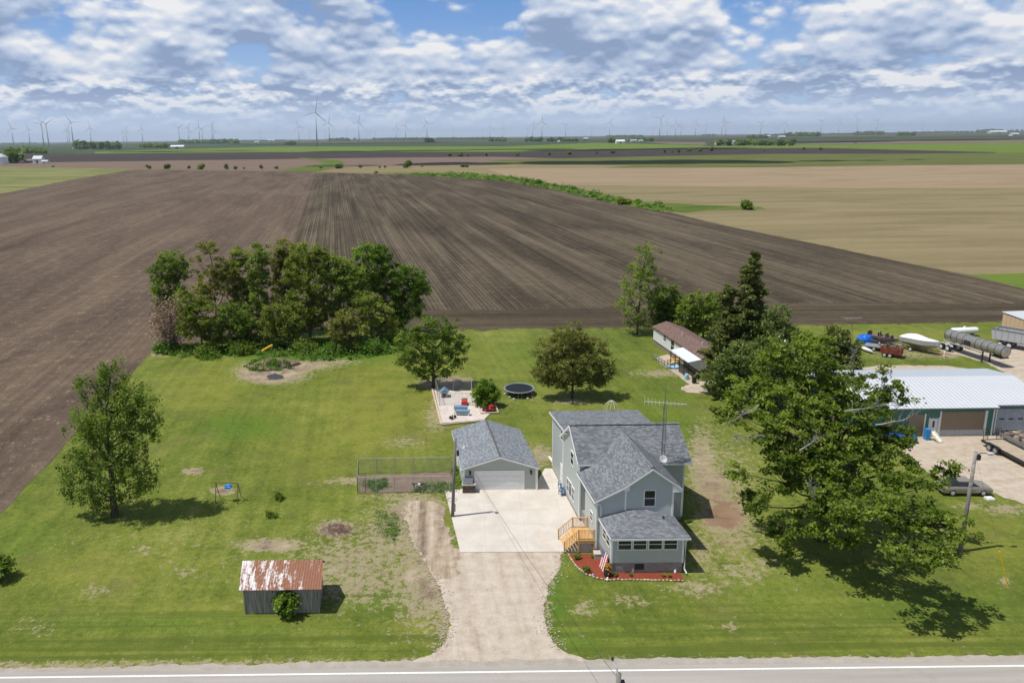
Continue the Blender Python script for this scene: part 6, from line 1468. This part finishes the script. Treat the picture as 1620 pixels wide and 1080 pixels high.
ptree('tree', 'small round dark green tree between kennel and trampoline', 'tree', 769, 642, [(768, 612, 15, 11), (760, 624, 13, 11), (778, 624, 14, 12), (769, 632, 17, 8)], LEAF_G, trunk_r=0.1, leaf=0.2, clump=0.35, dens=1.5, seed=14, per=26)
ptree('tree', 'tall narrow pale green tree at the left end of the mobile home', 'tree', 1008, 528,
      [(1024, 402, 18, 16), (1018, 425, 24, 20), (1015, 450, 32, 26), (1005, 480, 30, 26), (1035, 470, 18, 20), (1000, 505, 20, 14), (1022, 505, 18, 14)], LEAF_Y, trunk_r=0.22, leaf=0.2, clump=0.5, dens=0.6, seed=15, per=30, bare=0.1)
ptree('tree', 'round dark green tree between the tall pale tree and mobile home roof', 'tree', 1055, 522, [(1058, 470, 20, 16), (1050, 490, 22, 16), (1068, 490, 18, 16), (1055, 508, 26, 12)], LEAF_M, trunk_r=0.2, leaf=0.26, clump=0.5, dens=1.3, seed=16, per=28)
ptree('tree', 'round bright green tree behind the mobile home roof', 'tree', 1112, 540, [(1105, 478, 28, 16), (1130, 480, 18, 16), (1088, 500, 20, 20), (1118, 505, 28, 22), (1098, 520, 18, 14), (1140, 510, 16, 20)], LEAF_Y, trunk_r=0.2, leaf=0.26, clump=0.5, dens=1.3, seed=17, per=28)
# conifers
sp = at(1166, 628)
conifer('spruce', 'tallest dark pointed spruce beside the mobile home', (sp.x, sp.y), atY(1179, 396, sp.y).z, 5.6, LEAF_C, 21, lean=(1.0, 0), leaf=0.22, zmin=0.06, per=24, power=0.8)
conifer('spruce', 'second smaller spruce leaning against the left of the tallest one', (at(1140, 622).x, at(1140, 622).y), atY(1152, 452, at(1140, 622).y).z, 3.6, LEAF_C, 22, leaf=0.22, zmin=0.05, per=20, power=0.75)
PINE = dict(bark=BARK, trunk_r=0.22, leaf=0.22, clump=0.5, up=0.3, per=30)
ptree('pine', 'bushy blue green pine to the right of the tall spruce', 'pine tree', 1228, 640, [(1232, 498, 20, 14), (1222, 518, 26, 16), (1245, 528, 22, 14), (1205, 545, 26, 18), (1228, 555, 32, 22), (1250, 560, 16, 12), (1215, 585, 34, 22)], LEAF_P, dens=1.2, seed=23, **PINE)
ptree('pine', 'dark pine behind the left side of the big tree', 'pine tree', 1178, 655, [(1175, 560, 26, 20), (1150, 580, 24, 22), (1185, 590, 30, 24), (1160, 610, 30, 20), (1130, 598, 18, 16)], LEAF_P, dens=1.2, seed=24, **PINE)
ptree('pine', 'left of two small dark pines poking above the big tree', 'pine tree', 1318, 620, [(1319, 522, 8, 9), (1317, 540, 14, 14), (1315, 562, 20, 16), (1312, 585, 24, 16)], LEAF_C, dens=1.5, seed=25, **PINE)
ptree('pine', 'right of two small dark pines poking above the big tree', 'pine tree', 1340, 622, [(1336, 530, 8, 9), (1338, 548, 14, 14), (1342, 568, 22, 16), (1345, 590, 26, 14)], LEAF_C, dens=1.5, seed=26, **PINE)
bush('bush', 'green bush beside the blue tarp', 1357, 552, 16, 14, LEAF_M, 70, 'bush', 0.2, 260)

# the grove
grove = [
 ('left end tree of the grove, round and mid green', 272, 520, [(270, 412, 20, 16), (255, 432, 20, 18), (282, 430, 18, 18), (265, 455, 24, 20), (262, 480, 18, 14)], LEAF_M, .05),
 ('thin bronze tree with sparse crown near the left end of the grove', 345, 540, [(330, 392, 15, 11), (310, 410, 8, 8), (350, 425, 26, 16), (330, 448, 24, 18), (362, 450, 22, 20), (318, 470, 24, 18)], LEAF_R, .35),
 ('low leafy tree at the front left of the grove', 320, 556, [(300, 478, 22, 20), (322, 498, 26, 24), (302, 518, 22, 20), (335, 525, 22, 20)], LEAF_O, .05),
 ('narrow upright pale tree in the left half of the grove', 412, 540, [(410, 400, 14, 16), (405, 425, 18, 18), (412, 450, 20, 20), (405, 480, 24, 22), (418, 505, 22, 18)], LEAF_Y, .1),
 ('olive tree behind the upright pale one', 385, 534, [(380, 408, 18, 14), (372, 432, 22, 20), (388, 462, 22, 24), (372, 488, 20, 18), (380, 514, 22, 14)], LEAF_O, .15),
 ('tall bronze topped tree at the centre back of the grove', 452, 528, [(450, 392, 24, 12), (437, 408, 18, 16), (468, 410, 18, 16), (452, 440, 24, 24), (450, 470, 20, 20)], LEAF_R, .15),
 ('broad olive tree at the centre of the grove', 492, 542, [(485, 402, 24, 16), (505, 415, 20, 20), (470, 432, 24, 22), (498, 445, 28, 26), (480, 475, 28, 24), (505, 490, 26, 22), (485, 512, 26, 18)], LEAF_O, .05),
 ('yellow green tree right of the grove centre', 548, 540, [(525, 425, 20, 22), (545, 430, 20, 20), (560, 448, 22, 24), (535, 460, 26, 24), (552, 485, 26, 24), (530, 505, 24, 20)], LEAF_Y, .08),
 ('bright green topped tree at the back right of the grove', 588, 530, [(582, 400, 26, 14), (605, 405, 14, 14), (590, 425, 28, 20), (575, 450, 24, 22), (600, 450, 20, 20)], LEAF_G, .05),
 ('dense bright green tree at the right end of the grove', 632, 530, [(625, 430, 22, 16), (650, 440, 20, 18), (668, 455, 12, 16), (640, 462, 28, 22), (620, 480, 24, 22), (650, 490, 20, 18), (625, 505, 24, 16)], LEAF_G, .0),
 ('dull olive tree low at the right front of the grove', 598, 545, [(580, 480, 22, 20), (600, 495, 22, 22), (585, 515, 24, 18), (612, 520, 18, 16)], LEAF_O, .1),
 ('small bronze tree in front of the grove, right of the yellow slide', 548, 556, [(545, 505, 18, 14), (535, 522, 18, 16), (555, 528, 18, 14), (545, 543, 20, 10)], LEAF_R, .1),
 ('shaded small tree at the front centre of the grove', 455, 550, [(440, 495, 22, 20), (462, 505, 22, 22), (448, 525, 26, 18), (425, 522, 20, 18)], LEAF_O, .05),
 ('low green tree at the front between centre and left of the grove', 378, 553, [(365, 500, 22, 20), (385, 512, 22, 20), (365, 530, 24, 14), (395, 535, 20, 12)], LEAF_M, .05),
]
for i, (lb, bx, by, lm_l, lm_, br) in enumerate(grove):
    ptree('tree', lb, 'tree', bx, by, lm_l, lm_, trunk_r=0.18, leaf=0.24, clump=0.55, dens=1.2, seed=100 + i, per=34, bare=br * 0.6, group='trees of the grove at the field edge')
bush('dead_brush', 'heap of dry brown brush at the left end of the grove', 273, 552, 62, 78, DEADL, 80, 'brush', 0.22, 4200, stems=60)
for i, (x, y, w_, h_, lm_, lb) in enumerate(((262, 556, 40, 16, LEAF_W, 'low bright bush at the left foot of the grove'), (330, 562, 50, 18, LEAF_M, 'dark bush at the foot of the grove left of the slide'), (385, 558, 44, 20, LEAF_M, 'bush at the foot of the grove just behind the slide'), (480, 556, 50, 20, LEAF_M, 'bush at the foot of the grove right of the weed mound'), (525, 560, 40, 18, LEAF_W, 'bright bush at the foot of the grove right of centre'), (590, 556, 50, 20, LEAF_W, 'bright low bush near the right foot of the grove'), (635, 545, 40, 22, LEAF_M, 'dark bush at the right foot of the grove'))):
    bush('bush', lb, x, y, w_, h_, lm_, 90 + i, 'bush', 0.26, 1100, 'bushes along the foot of the grove')
scatter_leaves('undergrowth', 'bright green undergrowth under the grove', [(248, 548), (620, 535), (650, 545), (640, 560), (560, 568), (500, 572), (400, 560), (330, 570), (262, 562)], 9000, LEAF_W, 0.9, 0.28, 33, clumps=420, spread=0.7)

# ================================================================ far things
def atf(x, y): return at(x, max(y, 225 - TR * x + 3.2))
def farbush(px, py, w_, h_, lb, lm_=LEAF_M, seed=0, group='bushes along the far hedge line'):
    p = atf(px, py); m_ = p.y / F; r = w_ * m_ / 2; h = h_ * m_
    rg = np.random.default_rng(seed); n = 460; u = rg.normal(size=(n, 3)); u /= np.linalg.norm(u, axis=1)[:, None]; lob = rg.integers(0, 4, n); lc = np.stack([rg.uniform(-0.6, 0.6, 4) * r, rg.uniform(-0.4, 0.4, 4) * r, rg.uniform(0.25, 0.62, 4) * h], 1); ls = rg.uniform(0.35, 0.75, 4)
    c = u * (rg.uniform(0.2, 1, n) ** 0.4 * rg.uniform(0.7, 1.25, n) * ls[lob])[:, None] * np.array([r, r, h * 0.55]) + lc[lob]
    root = thing('bush', lb, 'bush', (p.x, p.y, 0), 0, group); c[:, 2] = np.maximum(c[:, 2], 0.1)
    MB().tube((0, 0, -0.2), (0, 0, h * 0.6), r * 0.1, r * 0.03, 5).build('stem', BARK, root)
    link('foliage', quads_mesh('foliage', leaf_quads(rg, c, max(r, h / 2) * 0.34, 0.3), rg.uniform(0.1, 0.8, n)), lm_, root)
hb = [(235, 267, 7, 7), (266, 267, 13, 9), (299, 267, 6, 6), (320.5, 268, 14, 11), (360, 267.5, 8, 9), (374, 268, 7, 5), (386, 267.5, 4, 4), (414.5, 268, 8, 8), (437.5, 268, 6, 5), (508, 266.5, 5, 5), (536, 266.5, 12, 8), (570, 266, 5, 6), (600, 265.5, 5, 4), (609, 265.5, 4, 4), (645, 265.5, 12, 13), (668, 264, 4, 3),
      (712, 247.5, 6, 5), (730, 247.5, 9, 7), (741, 247.5, 5, 4), (770.5, 247.5, 6, 6), (731, 264.5, 8, 5), (739, 264.8, 7, 5), (817, 246.5, 8, 5), (869, 245.5, 6, 6), (901.5, 245, 8, 7), (944, 243.5, 5, 4), (969.5, 243, 9, 7), (1051, 241.5, 6, 6), (1063.5, 241.5, 3, 3), (1074.5, 241, 7, 6), (1091, 240.5, 9, 6), (1105.5, 240, 9, 6), (1127, 239.5, 11, 8), (1209, 239, 4, 4), (1272, 237.5, 5, 5), (1298, 237.5, 6, 4), (1353, 226.5, 4, 2), (84, 264.5, 4, 3),
      (1177, 331.5, 24, 15), (988, 323.5, 20, 11), (835, 288.5, 12, 7), (851, 291, 12, 7), (595, 274.5, 5, 4)]
pos = ['leftmost', 'second', 'third', 'fourth', 'fifth', 'sixth', 'seventh', 'eighth', 'ninth', 'tenth', 'eleventh', 'twelfth', 'thirteenth', 'fourteenth', 'fifteenth', 'sixteenth', 'seventeenth', 'eighteenth', 'nineteenth', 'twentieth']
for i, (x, y, w_, h_) in enumerate(hb):
    if i < 16: lb = f'{pos[i]} bush from the left along the fence line beyond the tilled field'
    elif i < 37: lb = f'dark bush on the dark band, {pos[i - 16] if i - 16 < 20 else "rightmost"} from the left of its row' if i < 36 else 'tiny dark bush alone far out in the bright green field at right'
    else: lb = ['tiny bush at the end of the pale hay meadow', 'lone round bush in the stubble field right of the planted rows', 'round bush in the weedy strip along the planted rows', 'left of two bushes in the weedy strip at the top of the planted field', 'right of two bushes in the weedy strip at the top of the planted field', 'tiny bush above the top edge of the planted field'][i - 37]
    farbush(x, y, w_, h_, lb, LEAF_M if i % 3 else LEAF_O, 500 + i, 'bushes scattered over the far fields')
scatter_leaves('ditch_weeds', 'rank weeds in the ditch along the far edge of the planted field', [(640, 276), (740, 273.5), (830, 282.5), (905, 297), (1010, 318.5), (1065, 326), (1065, 337), (985, 326), (880, 302), (805, 287.5)], 7000, LEAF_W, 1.8, 0.9, 34, clumps=260, spread=1.6)

def grovefar(name, label, x0, x1, yb, h, seed, lm_=LEAF_M, n=None):
    """a far-off wood that reads as one mass"""
    rg = np.random.default_rng(seed); a, b = atf(x0, yb), atf(x1, yb); m_ = a.y / F; L = (b - a).length; H = h * m_; k = max(6, int(L / (H * 0.55))); cs, ti = [], []
    for i in range(k):
        f = (i + rg.uniform(0, 1)) / k; c = a.lerp(b, f); hh = H * rg.uniform(0.55, 1.1); r = hh * rg.uniform(0.45, 0.7); q = 46
        u = rg.normal(size=(q, 3)); u /= np.linalg.norm(u, axis=1)[:, None]
        cs.append(u * rg.uniform(0.3, 1, q)[:, None] ** 0.4 * np.array([r, r, hh * 0.5]) + np.array([c.x, c.y + rg.normal() * H * 0.6, hh * 0.5])); ti.append(np.full(q, rg.uniform(0, 0.8)))
    o = link(name, quads_mesh(name, leaf_quads(rg, np.concatenate(cs), H * 0.34, 0.3), np.clip(np.concatenate(ti) + rg.normal(size=k * 46) * 0.1, 0, 1)), lm_)
    return tag(o, label, kind='stuff')
for i, g_ in enumerate([('wood at the left edge by the grain bin', -30, 34, 258, 24, LEAF_M), ('belt of trees beyond the left grain bin', 30, 81, 243, 10, LEAF_M), ('farm wood left of the white shed', 118, 190, 236, 12, LEAF_M), ('low trees by the long white shed', 225, 266, 234, 7, LEAF_M), ('dark belt of trees right of the white shed', 285, 375, 227.5, 6, LEAF_M),
        ('trees on the horizon left of the big turbine', 450, 466, 229.5, 6, LEAF_M), ('trees right of the big turbine', 520, 552, 223, 4, LEAF_M), ('thin tree line on the horizon', 590, 672, 221.5, 3, LEAF_M), ('single clump at a turbine foot', 676, 684, 226, 7, LEAF_M), ('thin tree line on the horizon', 690, 800, 221, 3, LEAF_M),
        ('trees round a far farmstead', 775, 800, 224, 5, LEAF_M), ('dark block of trees on the horizon', 832, 858, 224, 7, LEAF_M), ('long low tree row beside the dark block', 866, 915, 224, 6, LEAF_M), ('trees by the white domed barn', 965, 974, 226, 8, LEAF_M), ('trees behind the far farm buildings', 998, 1035, 223.5, 5, LEAF_M), ('thin tree line on the horizon', 960, 1016, 217.5, 3, LEAF_M),
        ('green tree belt in front of the horizon', 1136, 1256, 230.5, 9, LEAF_M), ('dark trees above the green belt', 1182, 1214, 218.5, 5, LEAF_M), ('dark belt of trees at the right', 1242, 1296, 216, 6, LEAF_M), ('thin trees on the right horizon', 1110, 1135, 213.5, 3, LEAF_M), ('dark trees on the right horizon', 1352, 1395, 213.5, 5, LEAF_M), ('trees round a far house', 1421, 1445, 215, 5, LEAF_M),
        ('long thin wood on the right horizon', 1420, 1540, 208.5, 3.2, LEAF_M), ('dark wood near the far white sheds', 1548, 1580, 210.5, 5, LEAF_M), ('trees on the far right horizon', 1580, 1680, 208, 4, LEAF_M), ('thin tree line on the left horizon', -20, 60, 227.5, 2.2, LEAF_M), ('thin tree line on the left horizon', 380, 450, 223, 2.2, LEAF_M), ('thin tree line between the turbines', 1210, 1420, 210.3, 2.2, LEAF_M)]):
    grovefar('far_wood', g_[0], g_[1], g_[2], g_[3], g_[4], 700 + i, g_[5])

BARNW = paint('barn_white', (0.72, 0.73, 0.75), 0.5); BARNR = paint('barn_roof_grey', (0.45, 0.48, 0.52), 0.5); BARNT = paint('barn_dark', (0.18, 0.14, 0.13), 0.7)
def barn(label, px, py, w_, h_, wall=BARNW, roof=BARNR, dep=0.7, cat='barn', round_=False):
    p = atf(px, py); m_ = p.y / F; Wm, Hm = w_ * m_, h_ * m_; r = thing('barn' if cat == 'barn' else 'grain_bin', label, cat, (p.x, p.y, 0))
    if round_:
        MB().lathe([(Wm / 2, 0), (Wm / 2, Hm * 0.7)], n=20).build('bin_wall', wall, r); MB().lathe([(Wm / 2 * 1.03, Hm * 0.7), (Wm * 0.08, Hm), (0.01, Hm * 1.02)], n=20).build('roof', roof, r); return
    D_ = Wm * dep; MB().box(-Wm / 2, Wm / 2, 0, D_, 0, Hm * 0.6).build('wall', wall, r)
    MB().prism([(-Wm / 2 * 1.04, -0.05 * D_, Hm * 0.58), (-Wm / 2 * 1.04, D_ / 2, Hm), (-Wm / 2 * 1.04, D_ * 1.05, Hm * 0.58)], (Wm * 1.04, 0, 0)).build('roof', roof, r)
    MB().box(-Wm * 0.12, Wm * 0.12, -0.15, -0.003, 0, Hm * 0.42).build('door', BARNT, r)
for a in [('white round grain bin at the left edge of the photo', 4, 260, 17, 16, BARNW, BARNR, 1, 'grain bin', True), ('white barn with pale metal roof beside the left hay meadow', 59, 258.5, 14, 11.5), ('low white lean-to joined to the white barn at left', 70, 258.5, 10, 5), ('dark shed left of the white barn', 46, 258, 9, 6, BARNT, BARNT),
          ('long white shed beside the bright green crop at left', 280, 235, 20, 5, BARNW, BARNW, 0.4), ('grey farmhouse at the left end of the far farm wood', 128, 236, 12, 7, paint('far_grey', (0.3, 0.33, 0.36)), BARNT), ('small white shed near the left farm wood', 117, 236, 4, 3), ('small white house among trees on the left horizon', 158, 236, 6, 6),
          ('white farm building on the horizon left of the big turbine', 429, 224, 10, 3.5), ('grey grain elevator on the horizon beside a turbine', 561, 224.5, 4, 10, BARNR, BARNR, 1.0), ('small white house below the big turbine', 454, 229.5, 4, 3), ('white barn on the left horizon edge', 406, 226.5, 7, 3),
          ('white domed barn in the bright green crop', 982, 227, 13, 5.5, BARNW, BARNW, 0.8), ('white farm sheds right of the domed barn', 1003, 224.5, 9, 3.5), ('grey shed at the right of the far farm', 1014, 224.5, 7, 3, BARNR, BARNR), ('small white house left of the domed barn', 884, 225.5, 4, 3), ('red brown shed far behind the domed barn', 927, 222, 7, 4, paint('far_red', (0.3, 0.12, 0.08)), BARNR),
          ('white gabled house at the left end of the green tree belt', 1135, 229.5, 6, 7, BARNW, paint('far_red_roof', (0.35, 0.2, 0.16))), ('white house inside the green tree belt', 1161, 228, 5, 5), ('pale green shed at the dark right tree belt', 1238, 219, 10, 4, paint('far_green', (0.35, 0.42, 0.36)), BARNR), ('white shed at the left end of the right dark trees', 1216, 218, 6, 4),
          ('long white sheds on the far right horizon', 1581, 211, 25, 4, BARNW, BARNW, 0.4), ('white shed at the right edge of the horizon', 1607, 215, 11, 4.5), ('small white shed on the far right horizon', 1514, 208.5, 8, 2.5), ('tiny white shed on the far right horizon', 1547, 208.8, 4, 2.2)]:
    barn(*a)

# wind turbines
TW = paint('turbine_white', (0.60, 0.62, 0.66), 0.5, 0.03); HUBH = 150.0
def turbine(hx, hy, rot, label, proto=[None]):
    hor = 225 - TR * hx; q = max(5.5, hor - hy); Zc = (HUBH - CH) * F / q
    p = atY(hx, hy, Zc); s = 1.0
    if proto[0] is None:
        r = thing('wind_turbine', label, 'wind turbine', (p.x, p.y, 0), 0, 'wind turbines along the horizon')
        MB().tube((0, 0, 0), (0, 0, HUBH - 1.5), 3.6, 2.2, 14).build('tower', TW, r, smooth=True)
        n_ = MB().box(-1.9, 1.9, -4.0, 7.0, -1.8, 2.2).build('nacelle', TW, r, loc=(0, 0, HUBH)); 
        hb_ = MB().lathe([(0.05, -3.2), (1.4, -2.4), (2.1, 0)], (0, -4.2, 0), 12, 'Y').build('hub', TW, r, loc=(0, 0, HUBH))
        prof_ = [(0, 2.4, 1.4), (6, 3.6, 1.4), (14, 4.6, 1.1), (30, 3.4, 0.9), (50, 2.4, 0.6), (68, 1.1, 0.3)]
        for k in range(3):
            rings = [[(-w2 * 0.35, -5.3, z), (0, -5.3 - t2 / 2, z), (w2 * 0.65, -5.3, z), (0, -5.3 + t2 / 2, z)] for z, w2, t2 in prof_]
            b_ = MB().loft(rings).build('blade', TW, r, loc=(0, 0, HUBH)); b_['k'] = k; b_.rotation_euler = (0, R(120 * k) + rot, 0)
        proto[0] = r; return r
    r = dup(proto[0], (p.x, p.y, 0), 0, label)
    k = 0
    for c in r.children:
        if c.name.startswith('blade'): c.rotation_euler = (0, R(120 * c['k']) + rot, 0)
    return r
# (hub x, hub y, blade angle in degrees clockwise from straight up)
tb_ = [(499, 180, 12, 'nearest and largest wind turbine, standing left of centre'), (18, 203.7, -20, None), (44.5, 205, -10, None), (65, 198, 45, None), (73, 197.5, 60, None), (112, 195, -30, None), (105, 208, 0, None), (108, 207, 40, None), (142, 204, 0, None), (194, 210, 0, None), (199, 207.5, 20, None), (224, 205.5, 0, None),
       (282.5, 203, 60, None), (297.5, 203.7, 25, None), (314.5, 202.5, 0, None), (319, 205.5, 50, None), (334.5, 201, 30, None), (337, 206, 10, None), (472, 201, -15, None), (490, 209.5, 0, None), (515, 209, 15, None), (520, 196, 10, None), (527, 209, 0, None), (567, 195, 15, None), (548, 208, 0, None), (579, 207.5, 20, None), (585.5, 209.5, 0, None), (592.5, 209.5, 40, None), (627, 203, 5, None), (641, 200, 25, None), (675, 196, -25, None), (717.5, 208, 0, None),
       (775, 202, 0, None), (795.5, 204, 30, None), (412, 209, 10, None), (834, 205, 20, None), (842.5, 199, 25, None), (857.5, 194, 5, None), (895, 199, 55, None), (936, 204, 0, None), (965, 196, 20, None), (1044.5, 189, 45, None), (1056, 199, -20, None), (1069, 197, 0, None), (1078, 199, 50, None), (1101, 197, 0, None), (1117, 199.5, 30, None), (1143, 194, 10, None), (1149, 195, -30, None), (1167.5, 205, 0, None), (1204, 195.5, 45, None), (1242, 196, 15, None), (1300, 193, 55, None), (1328, 195, 10, None), (1357.5, 191, -40, None), (1388, 192, 45, None),
       (763, 207, 0, None), (1033, 204, 20, None), (990, 206, 0, None), (1230, 205, 0, None), (1270, 203.5, 30, None), (1395, 200, 0, None), (1460, 198, 10, None)]
order = sorted(range(1, len(tb_)), key=lambda i: tb_[i][0]); rank = {i: k for k, i in enumerate(order)}
def ordn(n):
    return pos[n] if n < 20 else f'{n + 1}th' if (n + 1) % 10 not in (1, 2, 3) or n + 1 in (11, 12, 13) else f'{n + 1}' + {1: 'st', 2: 'nd', 3: 'rd'}[(n + 1) % 10]
for i, (x, y, a, lb) in enumerate(tb_):
    if lb is None: lb = f'white wind turbine on the horizon, {ordn(rank[i])} from the left, the big one not counted' if rank[i] else 'leftmost white wind turbine on the horizon'
    turbine(x, y, R(a), lb)

# cloud meshes added above the frame to cast shade on the far fields
CLM = paint('cloud_white', (0.85, 0.85, 0.86), 1.0, 0.02)
def shade_cloud(gx_, gy_, rx, ry, seed, z=1250):
    rg = np.random.default_rng(seed); c = Vector((gx_, gy_, 0)) + sd * (z / sd.z); mb = MB()
    for i in range(14):
        a, q = rg.uniform(0, 6.283), rg.uniform(0, 1) ** 0.6; x, y = math.cos(a) * q * rx * 0.75, math.sin(a) * q * ry * 0.75; r = rg.uniform(0.2, 0.42) * min(rx, ry * 2.2)
        mb.lathe([(0.02, -r * 0.12), (r * 0.8, -r * 0.1), (r, 0.05 * r), (r * 0.85, r * 0.3), (r * 0.45, r * 0.5), (0.02, r * 0.55)], (x, y, 0), 14)
    return tag(mb.build('cloud', CLM, None, loc=tuple(c), smooth=True), 'unseen cloud added to shade the far fields', kind='structure')
for i, (px_, py_, rx, ry) in enumerate(((700, 238, 420, 90), (250, 240, 420, 80), (1040, 236, 380, 80), (1050, 257, 260, 70), (840, 258, 220, 50), (1330, 254, 160, 22), (500, 228, 900, 240), (1500, 222, 900, 200), (560, 262, 90, 16))):
    g = at(px_, py_); shade_cloud(g.x, g.y, rx, ry, i)

# haze
def hazefn(t, b):
    t.n.remove(b); v = t.new('ShaderNodeVolumePrincipled'); v.inputs['Color'].default_value = (0.74, 0.86, 1.0, 1); v.inputs['Density'].default_value = HAZE
    v.inputs['Anisotropy'].default_value = 0.2
    t.l.new(v.outputs[0], t.out.inputs['Volume'])
HAZE = 3.6e-5
HM = bpy.data.materials.new('haze'); HM.use_nodes = True; tt = NT(HM.node_tree); tt.n.clear(); tt.out = tt.new('ShaderNodeOutputMaterial'); b_ = tt.new('ShaderNodeBsdfPrincipled'); hazefn(tt, b_)
try: HM.cycles.homogeneous_volume = True
except Exception: pass
hzb = MB().box(-GE - 50, GE + 50, -700, GE + 50, -1.3, 330).build('haze', HM); tag(hzb, 'thin pale air haze over the plain', kind='stuff')

try:
    sc.cycles.max_bounces = 7; sc.cycles.diffuse_bounces = 4; sc.cycles.glossy_bounces = 2; sc.cycles.transmission_bounces = 3; sc.cycles.transparent_max_bounces = 12; sc.cycles.volume_bounces = 0
    sc.cycles.use_denoising = True; sc.cycles.use_adaptive_sampling = True; sc.cycles.adaptive_threshold = 0.02
    sc.render.film_transparent = False
except Exception: pass
